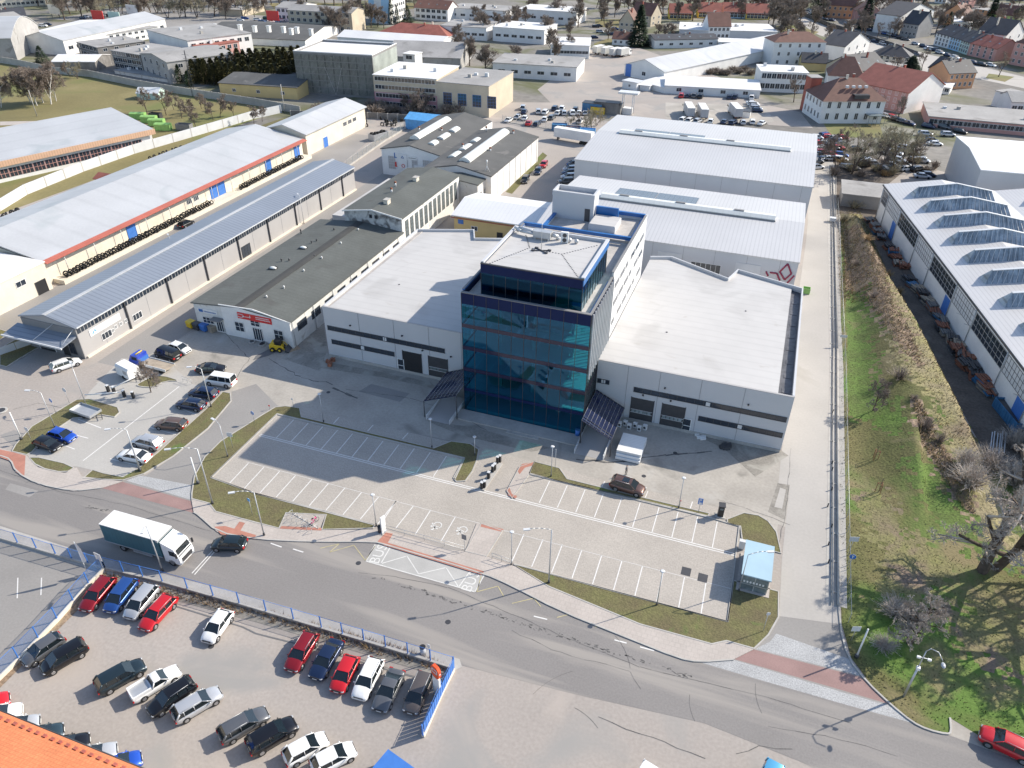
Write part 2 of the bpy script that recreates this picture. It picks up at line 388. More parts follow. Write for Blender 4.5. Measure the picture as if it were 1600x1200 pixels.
# access road between the two parking lots
sheet('access_road', PX('160,763 195,752 230,742 268,715 325,672 361,628 362,612 400,600 440,640 400,655 345,690 312,725 301,755 300,790 303,800'), .016, M['road2'])
sheet('access_road_patch', PX('470,633 700,690 760,706 700,668 560,628 480,606'), .012, M['road2'])
sheet('lane_in_front_of_halls', PX('440,632 700,688 748,694 840,722 890,735 1000,765 1120,795 1200,812 1236,828 1246,755 1170,790 1000,742 870,708 700,655 560,618 450,588 400,600'), .013, M['yard'])
# crossings and cobbles
for s in ('160,763 192,753 298,783 304,802', '1147,1030 1178,1015 1345,1058 1356,1068 1391,1101 1300,1074 1200,1045'):
    sheet('red_crossing', PX(s), .020, M['redcross'])
for s in ('1203,1003 1213,990 1327,1030 1345,1056 1180,1014', '1097,1036 1146,1031 1200,1047 1300,1077 1393,1104 1426,1130 1310,1098 1200,1066', '197,751 219,743 298,758 298,781'):
    sheet('cobble_band', PX(s), .020, M['cobble'])
# kerbs of the main road and pavements
k1 = smooth(PX('-60,700 0,712 17,718 25,738 60,757 115,768 158,763'), 1)
k2 = smooth(PX('303,801 310,805 340,832 400,843 482,847 585,847 600,851 757,897 800,916 875,955 975,995 1060,1029 1092,1035 1146,1031'), 1)
k3 = smooth(PX('1306,240 1307,600 1309,800 1311,900 1311,975 1325,1030 1356,1068 1391,1101 1425,1129 1450,1141 1480,1148 1486,1145 1484,1122'), 1)
kerb(k1); kerb(k2); kerb(k3)
w1 = PX('-60,700 -60,685 19,706 42,712 60,731 102,740 120,731 128,745 192,753 160,763 115,768 60,757 25,738 17,718 0,712')
w2 = PX('303,802 299,780 327,787 337,800 400,817 437,826 503,829 600,828 700,860 727,862 745,818 785,830 760,870 805,886 857,918 925,946 1000,977 1112,1008 1135,1003 1178,1015 1146,1031 1092,1035 1060,1029 975,995 875,955 800,916 757,897 600,851 585,847 482,847 400,843 340,832 310,805')
for w in (w1, w2):
    b = MB(); b.prism([(v.x, v.y) for v in w], 0, .10); tag(b.build('pavement', M['walk']), kind='structure')
for s in ('590,846 603,832 614,834 606,848 757,893 752,898 600,852', '437,826 440,822 503,825 502,829', '752,819 787,827 784,831 751,823', '335,823 352,822 400,836 398,842 345,835', '374,815 383,817 372,835 362,832', '18,706 40,712 38,745 26,738 16,720 -20,708 -20,698'):
    sheet('red_tactile_strip', PX(s, .1), .113, M['redpave'])
# parking lots
lot = PX('433,648 726,717 710,750 826,741 1155,823 1137,972 585,821 400,772 330,747')
sheet('parking_lot', lot, .016, M['paver'])
sheet('parking_lot_entrance', PX('711,752 728,752 740,735 749,700 835,722 826,741 800,780'), .018, M['paver'])
sheet('parking_lot', PX('40,708 114,650 140,612 190,560 262,565 300,600 352,612 325,637 250,700 195,747 120,729 60,731'), .016, M['paver2'])
sheet('parking_bays', PX('468,638 712,692 675,701 470,652'), .018, M['paver'])
sheet('parking_bays', PX('874,733 1110,790 1170,803 1136,812 1108,803 886,750'), .018, M['paver'])
lotk = PX('330,747 433,648 726,717 710,751'); kerb(lotk)
kerb(PX('1137,972 1155,823 1108,809 827,741')); kerb(PX('330,747 400,772 585,821')); kerb(PX('803,882 1137,972'))
# grass verges
verge('300,772 304,745 320,715 345,690 385,665 410,649 430,637 446,635 468,638 471,652 678,701 705,690 735,694 748,703 745,720 738,737 727,752 713,753 709,747 726,716 433,647 330,746 400,772 510,799 585,820 583,826 503,828 510,805 447,802 436,826 400,817 337,800 327,787 300,780', 0)
verge('835,722 874,732 886,749 1000,777 1108,803 1106,807 1000,782 884,755 827,740', 0)
verge('1136,812 1162,802 1185,806 1200,815 1213,832 1220,865 1160,848 1157,823 1137,818', 0)
verge('803,883 930,917 1137,972 1146,908 1180,915 1216,925 1216,965 1200,993 1178,1014 1135,1002 1112,1007 1000,976 925,945 857,917', 0)
verge('19,706 25,695 50,667 87,645 120,625 140,624 184,637 187,645 179,652 160,649 114,654 75,680 50,707 42,711', 0)
verge('42,711 120,729 102,740 60,731', 1)
verge('130,748 145,735 162,740 192,746 217,732 250,705 325,637 348,613 360,615 361,627 325,670 270,714 225,741 192,751', 0)
verge('212,602 236,590 254,587 283,596 257,596 240,606 220,605', 1)
verge('0,545 30,528 60,520 75,535 40,555 0,580', 1)
verge('-40,560 0,532 15,520 0,515 -40,535', 0)
sheet('bicycle_pad', PX('447,803 509,805 500,827 437,826'), .10, M['paver'])
for s in ('827,741 800,779 792,768 812,730 835,722', '752,819 785,830 760,870 727,862'):
    p = PX(s); b = MB(); b.prism([(v.x, v.y) for v in p], 0, .108); tag(b.build('paved_island', M['walk']), kind='structure'); kerb(p, .14, .13, True)
for s in ('808,735 816,725 835,722 833,727 820,731 812,741','791,765 796,762 800,772 808,775 806,779 795,775'):
    sheet('red_tactile_strip', PX(s, .1), .112, M['redpave'])
tag(KB.build('kerb', M['kerb']), kind='structure')
# ---- painted markings ----
LN = MB()
def line(p, q, w=.13, b=None, z0=.0262):
    p = Vector(p).to_2d(); q = Vector(q).to_2d(); t = (q-p).normalized(); n = Vector((-t.y, t.x))*w/2
    (b or LN).face([(*(p+n), z0), (*(p-n), z0), (*(q-n), z0), (*(q+n), z0)])
def stalls(t0, b0, t1, b1, n):
    T0, B0, T1, B1 = at(*t0), at(*b0), at(*t1), at(*b1)
    for i in range(n):
        k = i/(n-1); line(T0.lerp(T1, k), B0.lerp(B1, k))
stalls((459,656), (431,685), (697.5,713), (677,745), 11)
stalls((388,724), (357,757), (646.5,790), (618,826), 11)
line(at(673,797), at(649,835)); line(at(712,807), at(689,846)); line(at(619,783), at(595,819))
stalls((858.7,752), (842.5,786), (1120.7,815), (1113,855.5), 10)
stalls((818.7,835), (800,877), (1103,911), (1095,961), 10)
stalls((530,652), (521,662), (637.5,677), (629,686), 3)
stalls((945,752), (939,763), (1082,784), (1078,796), 3)
for dx in (0, .35): line(at(405,681)+Vector((0,dx,0)), at(1150,869)+Vector((0,dx,0)), .15)
line(at(385,722), at(750,818), .06); line(at(752,820), at(1150,922), .06)
line(at(280,604), at(130,720), .16)
for a, c in (((122,655),(158,669)), ((115,679),(138,685)), ((92,693),(117,702)), ((335,590),(360,600)), ((280,637),(306,648)), ((234,668),(275,679)), ((172,717),(214,727))): line(at(*a), at(*c), .16)
line(at(345,851), at(304,898), .13); line(at(341,851), at(300,896), .13)
for a in ((423,849,440,855),(458,858,474,863),(834,963,855,968),(960,1000,979,1005),(1000,1011,1022,1017)): line(at(a[0],a[1]), at(a[2],a[3]), .16)
for a, c in (((650,800),(652,812)),): pass

# bus bay
sheet('bus_bay', PX('586,851 600,852 757,898 742,925 572,877'), .016, M['bus'])
BL = MB()
def pl(s, w=.14):
    p = PX(s)
    for a, c in zip(p, p[1:]): line(a, c, w, BL, .0285)
pl('586,851 572,877'); pl('610,855 595,881'); pl('572,877 742,925'); pl('757,898 742,925'); pl('735,892 717,917')
pl('595,881 636,869 654,897 697,887 716,917', .13)
tag(BL.build('bus_bay_markings', M['fadew']), kind='structure')
YL = MB()
for s in ('500,857 530,850 515,863 553,852 571,876 586,853', '752,900 745,925 778,916 787,932', '800,943 834,935 845,948', '870,965 898,958 902,968', '930,980 942,978 946,985'):
    p = PX(s)
    for a, c in zip(p, p[1:]): line(a, c, .1, YL, .0285)
tag(YL.build('yellow_zigzag_marking', M['yellowp']), kind='structure')
def text(name, s, loc, rz, size, mt, parent=None, depth=.01, up=False, ax='CENTER', rx=None, label=None):
    c = bpy.data.curves.new(name, 'FONT'); c.body = s; c.size = size; c.extrude = depth; c.align_x = ax; c.align_y = 'CENTER'
    o = bpy.data.objects.new(name+'_tmp', c); COL.objects.link(o)
    dg = bpy.context.evaluated_depsgraph_get(); me = bpy.data.meshes.new_from_object(o.evaluated_get(dg)); bpy.data.objects.remove(o)
    me.materials.clear(); me.materials.append(mt)
    n = bpy.data.objects.new(name, me); COL.objects.link(n); n.location = loc
    n.rotation_euler = (R(90) if up else 0, 0, rz)
    if parent is not None: n.parent = parent
    return n
for (x, y) in ((592,866), (736,909)):
    p = at(x, y); q = at(x+7, y-13); r = math.atan2((q-p).y, (q-p).x)
    o = text('bus_lettering', 'BUS', (p.x, p.y, .029), r, 1.8, M['fadew'], depth=.001); o.scale = (1.0, 1.0, 1); tag(o, kind='structure')
# wheelchair symbols
for (x, y) in ((683,824), (723,831)):
    p = at(x, y); b = MB(); z = .0285
    ring = [Vector((p.x-.1+.52*math.cos(a), p.y+.35+.52*math.sin(a), z)) for a in [k*math.pi/8 for k in range(-2, 13)]]
    for a, c in zip(ring, ring[1:]): line(a, c, .16, b, z)
    for a, c in (((-.35,-.5),(-.35,.3)),((-.35,.1),(.15,.1)),((-.35,-.2),(.2,-.25)),((-.6,-.6),(-.25,-.6)),((-.9,.5),(-.7,.2))):
        line(p+Vector((*a, 0)), p+Vector((*c, 0)), .16, b, z)
    b.sphere((p.x-.75, p.y-.1, z), .16, .16, .002)
    tag(b.build('disabled_bay_symbol', M['fadew']), kind='structure')
# patches, seams, drains
for s in ('722,890 726,886 800,905 797,911', '0,680 22,672 70,690 60,705 20,696','8,765 16,755 60,767 46,777', '580,600 640,615 625,628 560,612'):
    sheet('asphalt_patch', PX(s), .0145, M['road2'])
CR = MB(); rnd = random.Random(3)
def crack(s, w=.05, jit=.12, dash=False):
    p = PX(s)
    for a, c in zip(p, p[1:]):
        L = (c-a).length; n = max(2, int(L/1.1)); pr = a
        for i in range(1, n+1):
            q = a.lerp(c, i/n)+Vector((rnd.uniform(-jit, jit), rnd.uniform(-jit, jit), 0))
            if not dash or rnd.random() < .75: line(pr, q, w*rnd.uniform(.5, 1.8), CR, .0266)
            pr = q
crack('560,895 620,902 700,918 800,960 900,1003 1000,1042 1090,1064 1200,1090 1330,1130', .035, .08)
for k in range(150):
    t = rnd.random(); a = at(585,900).lerp(at(1085,1060), t) if rnd.random() < .75 else at(130,790).lerp(at(215,808), t)
    a += Vector((rnd.uniform(-.25,.25), rnd.uniform(-.25,.25), 0)); d = Vector((rnd.uniform(-.5,.5), rnd.uniform(-.25,.2), 0)); line(a, a+d, rnd.uniform(.04,.16), CR, .0266)
crack('0,735 100,770 200,790 330,830', .035); crack('40,755 60,745 100,760', .03); crack('935,1120 980,1140 1040,1160 1100,1186', .05); crack('800,985 860,1015 985,1050 1000,1075', .03)
crack('560,1080 600,1090 650,1110', .02); crack('1200,1135 1290,1150 1400,1180', .04); crack('1150,1178 1185,1165 1240,1172', .05)
crack('540,608 640,622 700,640 760,672', .06); crack('900,718 960,722 1040,712 1110,704', .25, .25); crack('420,560 470,590 520,600', .1, .3); crack('520,606 560,622', .3, .2)
crack('20,640 60,630 110,640 130,615', .04); crack('1120,780 1180,800 1236,820', .04); crack('1236,700 1228,800 1215,860', .04); crack('350,520 390,560 370,590', .06,.2)
for k in range(5):   # tyre marks
    a = at(rnd.uniform(820, 1300), rnd.uniform(1035, 1180)); th = rnd.uniform(0, 6.28); r = rnd.uniform(5, 12); c = a+Vector((math.cos(th), math.sin(th), 0))*r
    pr = a
    for i in range(1, 9):
        an = math.atan2(a.y-c.y, a.x-c.x)+i*.07; q = c+Vector((math.cos(an), math.sin(an), 0))*r; line(pr, q, .03, CR, .0268); pr = q
tag(CR.build('asphalt_cracks', M['sealed']), kind='structure')
sh = MB()
for (x, y, sx, sy) in ((1072,893,1.1,.7), (1098,903,1.1,.7)):
    p = at(x, y); sh.box(p.x-sx/2, p.x+sx/2, p.y-sy/2-.3, p.y+sy/2+.3, 0, .028)
tag(sh.build('drain_grate', M['dmetal']), kind='structure')
for (x, y) in ((1055,708), (1006,744), (513,613), (560,880), (700,972), (1150,953), (330,1010), (252,1066)):
    p = at(x, y); b = MB(); b.prism([(p.x+.32*math.cos(i*.6283), p.y+.32*math.sin(i*.6283)) for i in range(10)], 0, .028); tag(b.build('manhole_cover', M['dmetal']), kind='structure')
# dusty dirt bands beside the halls
for s, mt in (('1075,675 1100,668 1215,700 1232,712 1180,745 1130,700', 'dust'), ('1200,800 1215,755 1234,758 1226,812', 'dust'), ('1210,792 1219,762 1228,765 1222,795', 'service'), ('660,655 700,662 740,668 860,700 830,706 720,680', 'dust'), ('500,560 515,566 690,600 700,612 600,590 500,575', 'dust'), ('470,530 500,480 512,545 500,580 440,560', 'dust')):
    sheet('dirt_strip', PX(s), .0165, M[mt])
# ---- grass bank on the right ----
bank = PX('1314,335 1345,335 1400,455 1440,520 1475,590 1515,670 1545,720 1620,790 1750,900 1750,1250 1640,1200 1560,1165 1530,1150 1485,1122 1485,1146 1450,1140 1425,1129 1392,1100 1358,1066 1330,1028 1315,975 1313,900')
rnd = random.Random(11)
def _ss(t): t = max(0., min(1., t)); return t*t*(3-2*t)
def bank_z(x, y):
    if x < 17.8 or y < 62: return 0.
    xe = interp_tab(y) ; h = 3.0*_ss((x-18.5)/(.55*(xe-18.5)+.1))*_ss((xe-x)/2.4)*_ss((y-78)/22)*_ss((200-y)/14)
    if y < 112 and x > 27: h *= .55+.45*_ss((y-100)/12)
    return h
def interp_tab(y):
    t = [(60,38),(101,36.8),(109,35.1),(123,33),(138,30.9),(155,27.5),(181,22.9),(198,21.9),(220,21)]
    if y <= 60: return 38.
    for (a, va), (c, vc) in zip(t, t[1:]):
        if y <= c: return va+(vc-va)*(y-a)/(c-a)
    return 21.
def inpoly(p, x, y):
    c = False; j = len(p)-1
    for i in range(len(p)):
        if (p[i][1] > y) != (p[j][1] > y) and x < (p[j][0]-p[i][0])*(y-p[i][1])/(p[j][1]-p[i][1])+p[i][0]: c = not c
        j = i
    return c
sheet('grass_bank', bank, .022, M['lawn'])
sheet('gravel_shoulder', PX('1484,1122 1530,1150 1560,1165 1640,1200 1600,1192 1480,1148'), .024, M['yard'])
ZON = [(PX(s), k) for s, k in (('1310,455 1350,458 1358,540 1375,620 1400,650 1410,690 1385,690 1350,650 1310,660', 4), ('1400,730 1440,730 1490,790 1540,850 1600,880 1600,905 1540,880 1480,840 1440,800', 4), ('1380,1040 1440,1060 1520,1110 1500,1130 1420,1110', 4), ('1412,640 1432,655 1462,700 1500,760 1525,815 1500,800 1465,752 1432,700', 2), ('1316,350 1352,380 1375,430 1385,480 1425,560 1432,600 1400,570 1350,480 1316,470', 2), ('1310,330 1345,330 1375,400 1445,560 1482,615 1515,680 1550,735 1560,760 1500,745 1462,690 1440,640 1400,600 1370,520 1345,462 1310,462', 1), ('1500,750 1560,760 1660,830 1660,900 1560,860 1520,810', 1), ('1390,840 1440,830 1500,900 1440,960 1370,935', 3), ('1470,960 1560,930 1660,1010 1660,1090 1560,1050 1500,1020', 3), ('1340,770 1390,780 1410,850 1360,850', 3))]
BM = MB(); x0, y0, st = 17.9, 60., .62; nx, ny = 42, 228
for j in range(ny+1):
    for i in range(nx+1):
        x, y = x0+i*st, y0+j*st; z = bank_z(x, y); BM.v.append((x+rnd.uniform(-.15,.15), y+rnd.uniform(-.15,.15), z+.032+rnd.uniform(0,.07)*min(1., z*2)))
for j in range(ny):
    for i in range(nx):
        cx, cy = x0+(i+.5)*st, y0+(j+.5)*st
        if cx > interp_tab(cy)+.2 or not inpoly(bank, cx, cy): continue
        jx, jy = cx+rnd.gauss(0,.7), cy+rnd.gauss(0,1.0); k = 0
        for pz, kk in ZON:
            if inpoly(pz, jx, jy): k = kk; break
        a = j*(nx+1)+i; BM.f.append((a, a+1, a+nx+2, a+nx+1)); BM.m.append(k); BM.sm.append(True)
tag(BM.build('grass_bank', [M['lawn'], M['dry'], M['scrub'], M['dryg'], M['fresh']]), kind='structure')
def drape(o):
    for v in o.data.vertices: v.co.z += bank_z(v.co.x, v.co.y)
drape(tufts(bank, 9000, .04, .16, [M['lawn'], M['grass'], M['dry']], 'grass_tufts', w=.05, seed=5))
drape(tufts(ZON[4][0], 3000, .15, .6, [M['dry'], M['reed'], M['scrub'], M['twigr']], 'dry_grass_tufts', w=.05, seed=6))
drape(tufts(ZON[5][0], 6000, .10, .35, [M['dry'], M['dry'], M['reed']], 'dry_grass_tufts', w=.05, seed=9))
drape(tufts(ZON[3][0], 1500, .15, .5, [M['dry'], M['reed'], M['twigr']], 'dry_grass_tufts', w=.05, seed=7))
tufts(PX('165,896 400,950 640,1015 700,1040 690,1052 400,967 165,908'), 1100, .15, .5, [M['reed'], M['scrub'], M['twig']], 'dead_weeds', w=.035, seed=8)
sheet('dark_yard', PX('1300,222 1420,262 1385,290 1376,340 1600,665 1680,780 1620,790 1545,720 1475,590 1400,455 1345,335 1306,335'), .018, M['soil'])
tufts(bank, 16000, .03, .13, [M['lawn'], M['grass'], M['dry']], 'grass_tufts', w=.06, seed=5)
tufts(PX('1320,345 1352,340 1400,460 1440,560 1520,680 1530,740 1480,720 1400,590 1330,460'), 7000, .12, .45, [M['dry'], M['reed'], M['scrub']], 'dry_grass_tufts', w=.06, seed=6)
tufts(PX('1420,640 1480,700 1540,830 1500,820 1430,700'), 1200, .2, .6, [M['dry'], M['reed']], 'dry_grass_tufts', w=.05, seed=7)
tufts(PX('165,896 400,950 640,1015 700,1040 690,1052 400,967 165,908'), 900, .2, .6, [M['reed'], M['scrub'], M['twig']], 'dead_weeds', w=.04, seed=8)
# ---- left field, far ground ----
sheet('dealer_side_yard', PX('-300,790 0,848 165,893 0,1062 -200,1250 -300,1200'), .013, M['road2'])
for a_, c_ in (((28,903),(27,935)),((65,903),(64,930))): line(at(*a_), at(*c_), .12)
sheet('field', PX('-300,70 0,98 140,118 300,147 440,172 300,222 200,262 0,335 -300,470'), .010, M['field'])
sheet('field_path', PX('0,190 60,189 110,194 110,197 60,194 0,196'), .014, M['walk'])
sheet('grass_strip', PX('0,343 150,290 330,222 440,185 470,178 440,205 300,255 130,315 0,372'), .014, M['grass'])
sheet('grass_strip', PX('790,300 848,238 855,243 800,303'), .014, M['lawn'])
for s in ('840,140 930,70 1000,75 1150,130 1190,165 1200,190 1080,195 950,180 860,160', '672,160 930,160 1000,185 960,182 880,205 840,205 780,190', '1180,160 1250,175 1270,200 1200,195'):
    sheet('freight_yard', PX(s), .010, M['ground'])
sheet('gravel_lot', PX('1040,160 1195,165 1210,190 1100,193 1040,185'), .014, M['yard'])
sheet('town_road', PX('1240,30 1262,25 1330,50 1450,85 1600,120 1700,145 1700,160 1600,138 1440,105 1400,95 1330,70 1280,55'), .014, M['service'])
sheet('town_road', PX('200,10 420,25 560,60 300,45 80,30'), .014, M['road2'])
sheet('town_square', PX('1270,60 1370,75 1480,110 1440,125 1400,105 1330,95 1290,75'), .016, M['service'])
for s in ('1210,40 1240,40 1280,50 1270,55 1225,55','1545,115 1585,120 1570,128 1540,122','930,30 985,30 990,45 930,42','928,68 950,60 980,62 975,72 930,76','1285,190 1375,195 1380,215 1300,215', '700,5 420,5 430,15 600,20'):
    sheet('town_green', PX(s), .018, M['field'])

tag(LN.build('parking_lines', M['white']), kind='structure')
# ================= buildings =================
WM = {}
def winmesh(w, h, nx, ny, fm='frame', gm='glass', fr=.09):
    k = (round(w, 2), round(h, 2), nx, ny, fm, gm)
    if k not in WM:
        b = MB(); b.box(-w/2, w/2, -.03, .12, 0, h, 1)
        for x in (-w/2, w/2-fr): b.box(x, x+fr, -.07, -.03, 0, h)
        for z in (0, h-fr): b.box(-w/2+fr, w/2-fr, -.066, -.03, z, z+fr)
        for i in range(1, nx): x = -w/2+w*i/nx; b.box(x-fr*.35, x+fr*.35, -.062, -.03, fr, h-fr)
        for i in range(1, ny): z = h*i/ny; b.box(-w/2+fr, w/2-fr, -.058, -.03, z-fr*.35, z+fr*.35)
        WM[k] = b.mesh('window', [M[fm], M[gm]])
    return WM[k]
SIDE = {'f': lambda u, w, d: ((u, 0), 0), 'b': lambda u, w, d: ((w-u, d), math.pi), 'r': lambda u, w, d: ((w, u), math.pi/2), 'l': lambda u, w, d: ((0, d-u), -math.pi/2)}
def put(parent, mesh, side, u, z, w, d, name='window', off=0., label=None):
    (x, y), r = SIDE[side](u, w, d)
    o = link(name, mesh, parent, (x+math.sin(r)*off, y-math.cos(r)*off, z), r)
    if label: o['label'] = label
    return o
def wins(root, w, d, specs):
    for s in specs:
        side, u0, u1, n, ww, hh, z = s[:7]; nx, ny = (s[7] if len(s) > 7 else (2, 1)); fm = s[8] if len(s) > 8 else 'frame'; gm = s[9] if len(s) > 9 else 'glass'
        for i in range(n):
            u = (u0+u1)/2 if n == 1 else u0+(u1-u0)*i/(n-1)
            put(root, winmesh(ww, hh, nx, ny, fm, gm), side, u, z, w, d)
def doorm(w, h, mt='dmetal', fm='frame', slats=0):
    b = MB(); b.box(-w/2, w/2, -.06, .1, .02, h)
    for x in (-w/2-.12, w/2): b.box(x, x+.12, -.1, -.02, .02, h+.1, 1)
    b.box(-w/2, w/2, -.096, -.02, h, h+.1, 1)
    for i in range(slats): z = h*(i+.7)/(slats+.5); b.box(-w/2+.1, w/2-.1, -.075, -.06, z, z+.06, 1)
    return b.mesh('door', [M[mt], M[fm]])
def doors(root, w, d, specs):
    for side, u, ww, hh, mt, sl in specs:
        put(root, doorm(ww, hh, mt, 'dframe' if mt in ('dmetal', 'black') else 'lgrey', sl), side, u, 0, w, d, 'door')
def roofmesh(kind, w, d, h, rh, ov, mt, th=.22, em=None):
    b = MB(); x0, x1, y0, y1 = -ov, w+ov, -ov, d+ov
    if kind == 'flat': b.box(x0, x1, y0, y1, h, h+th)
    elif kind == 'para':                         # flat deck behind a parapet
        b.box(.25, w-.25, .25, d-.25, h-rh+.02, h-rh+.12); t = .3
        b.box(-.04, w+.04, -.04, t, h-.25, h+.06, 1); b.box(-.04, w+.04, d-t, d+.04, h-.25, h+.06, 1)
        b.box(-.04, t, t, d-t, h-.25, h+.06, 1); b.box(w-t, w+.04, t, d-t, h-.25, h+.06, 1)
    elif kind == 'gx': b.extr([(y0,h),(d/2,h+rh),(y1,h),(y1,h+th),(d/2,h+rh+th),(y0,h+th)], 'x', x0, x1)
    elif kind == 'gy': b.extr([(x0,h),(w/2,h+rh),(x1,h),(x1,h+th),(w/2,h+rh+th),(x0,h+th)], 'y', y0, y1)
    elif kind == 'shb': b.extr([(y0,h),(y1,h+rh),(y1,h+rh+th),(y0,h+th)], 'x', x0, x1)
    elif kind == 'shx': b.extr([(x0,h),(x1,h+rh),(x1,h+rh+th),(x0,h+th)], 'y', y0, y1)
    elif kind == 'shl': b.extr([(x0,h+rh),(x1,h),(x1,h+th),(x0,h+rh+th)], 'y', y0, y1)
    elif kind in ('arcx', 'arcy'):
        D = d if kind == 'arcx' else w; a0, a1 = -ov, D+ov; n = 10
        pr = [(a0+(a1-a0)*i/n, h+rh*math.sin(math.pi*i/n)) for i in range(n+1)]
        b.extr(pr+[(u, z+th) for u, z in reversed(pr)], 'x' if kind == 'arcx' else 'y', *(x0, x1) if kind == 'arcx' else (y0, y1))
    elif kind in ('hipx', 'hipy'):
        if kind == 'hipx': k = min((y1-y0)/2, (x1-x0)*.35); r0, r1 = (x0+k, (y0+y1)/2), (x1-k, (y0+y1)/2)
        else: k = min((x1-x0)/2, (y1-y0)*.35); r0, r1 = ((x0+x1)/2, y0+k), ((x0+x1)/2, y1-k)
        A, B, C, D = (x0,y0,h), (x1,y0,h), (x1,y1,h), (x0,y1,h); P, Q = (*r0, h+rh), (*r1, h+rh)
        if kind == 'hipx': fs = [(A,B,Q,P), (B,C,Q), (C,D,P,Q), (D,A,P)]
        else: fs = [(A,B,P), (B,C,Q,P), (C,D,Q), (D,A,P,Q)]
        for f in fs: b.face(f)
        b.face((D,C,B,A))
    return b.mesh('roof', [M[mt], M[em or mt]])
def wallmesh(kind, w, d, h, rh, mt, mt2=None, base=0.):
    b = MB(); hh = h
    if kind == 'para': hh = h-rh
    b.box(0, w, 0, d, base, hh)
    if kind == 'para':
        t = .22
        b.box(0, w, 0, t, hh, h-.02); b.box(0, w, d-t, d, hh, h-.02); b.box(0, t, t, d-t, hh, h-.02); b.box(w-t, w, t, d-t, hh, h-.02)
    if kind == 'gx': b.extr([(0,h),(d,h),(d/2,h+rh)], 'x', 0, w)
    if kind == 'gy': b.extr([(0,h),(w,h),(w/2,h+rh)], 'y', 0, d)
    if kind == 'shb': b.extr([(0,h),(d,h),(d,h+rh)], 'x', 0, w)
    if kind == 'shx': b.extr([(0,h),(w,h),(w,h+rh)], 'y', 0, d)
    if kind == 'shl': b.extr([(0,h),(w,h),(0,h+rh)], 'y', 0, d)
    if kind in ('arcx', 'arcy'):
        D = d if kind == 'arcx' else w
        pr = [(D*i/10, h+rh*math.sin(math.pi*i/10)) for i in range(11)]; b.extr(pr, 'x' if kind == 'arcx' else 'y', 0, w if kind == 'arcx' else d)
    return b.mesh('wall', M[mt])
def bld(name, label, P0, P1, h, d, roof='flat', rh=0., wm='whitew', rm='whiter', ov=.3, W=(), D=(), cat='building', group=None, em=None, wid=None):
    """box building: P0, P1 the two ground corners of its front, d its depth away from them"""
    P0 = Vector((P0[0], P0[1], 0)); P1 = Vector((P1[0], P1[1], 0)); v = P1-P0; w = wid or v.length; rz = math.atan2(v.y, v.x)
    root = empty(name, label, cat, P0, rz, group)
    link('wall', wallmesh(roof, w, d, h, rh, wm), root)
    link('roof', roofmesh(roof, w, d, h, rh, ov, rm, em=em), root)
    wins(root, w, d, W); doors(root, w, d, D)
    root['_w'] = w; root['_d'] = d
    return root, w, d
def fit(bl, br, top, dep):
    """ground corners bl, br (picture), picture y of the front-left roof corner, depth in metres"""
    a, c = at(*bl), at(*br); lo, hi = 0, HC*.9
    for _ in range(40):
        m_ = (lo+hi)/2; v = Vector((a.x, a.y, m_-HC)); y = 600-F*v.dot(UP)/v.dot(FW)
        if y > top: lo = m_
        else: hi = m_
    return a, c, lo, dep
def box_part(root, name, mt, *bx):
    b = MB()
    for q in bx: b.box(*q)
    return b.build(name, M[mt] if isinstance(mt, str) else mt, root)

# ---------- the glass office tower ----------
gl = glassy('teal_tower_glass', (.06,.06,.06), (.07,.18,.34), (.05,.56,.68), base=.42); glp = glassy('penthouse_glass_dark_reflection', (.1,.1,.1), (.03,.10,.20), (.03,.35,.42), base=.45)  # penthouse panes: reflection of the dark parapet painted in as a darker tint
gl2 = glassy('side_tower_glass', (.1,.1,.1), (.50,.62,.74), (.6,.9,.9), base=.30)
spd = mat('spandrel_glass', (.022,.02,.05), .1, .05, .5, spec=.5)
spb = mat('blue_spandrel_glass', (.012,.022,.075), .3, .1, .3, spec=.12)
X0, X1, Y0, YB, YR = -38.2, -19.4, 86.2, 113.2, 123.5; HT = 20.3
T = empty('office_tower', 'dark teal glass office tower with a set-back top storey between the two white-roofed halls', 'office building', ((X0+X1)/2, Y0, 0))
def TB(name, mts, fn):
    b = MB(); fn(b); b.v = [(x-(X0+X1)/2, y-Y0, z) for x, y, z in b.v]
    return b.build(name, mts, T)
levels = [.9, 4.2, 7.9, 11.6, 15.3, 19.0]
def fslabs(b):
    b.box(X0+.3, X1-.3, Y0+.3, YB, 0, .6)
    for z in levels[1:]: b.box(X0+.3, X1-.3, Y0+.35, YB-.1, z-.45, z)
TB('floor_slab', M['lgrey'], fslabs)
def core(b):
    b.box(X0+.5, X1-.5, Y0+13, YB-.2, .6, 19.0)
TB('inner_wall', mat('dark_interior',(.003,.007,.014),.8,.3,.3), core)
for z in levels[1:5]:
    for x in (X0+5, X0+10, X1-3): TB('column', M['conc'], lambda b: b.box(x-.2, x+.2, Y0+2.5, Y0+2.9, z+.002, z+3.0))
TB('ceiling', M['black'], lambda b: [b.box(X0+.35, X1-.35, Y0+.4, YB-.4, z-.48, z-.452) for z in levels[1:]])
TB('ceiling_beam', M['black'], lambda b: [b.box(X0+.5, X1-.5, Y0+1.2+k*1.6, Y0+1.35+k*1.6, z-.64, z-.482) for z in levels[1:] for k in range(6)])
pw = (X1-X0)/10; _r = random.Random(8); jr = lambda: _r.uniform(-.009, .009)
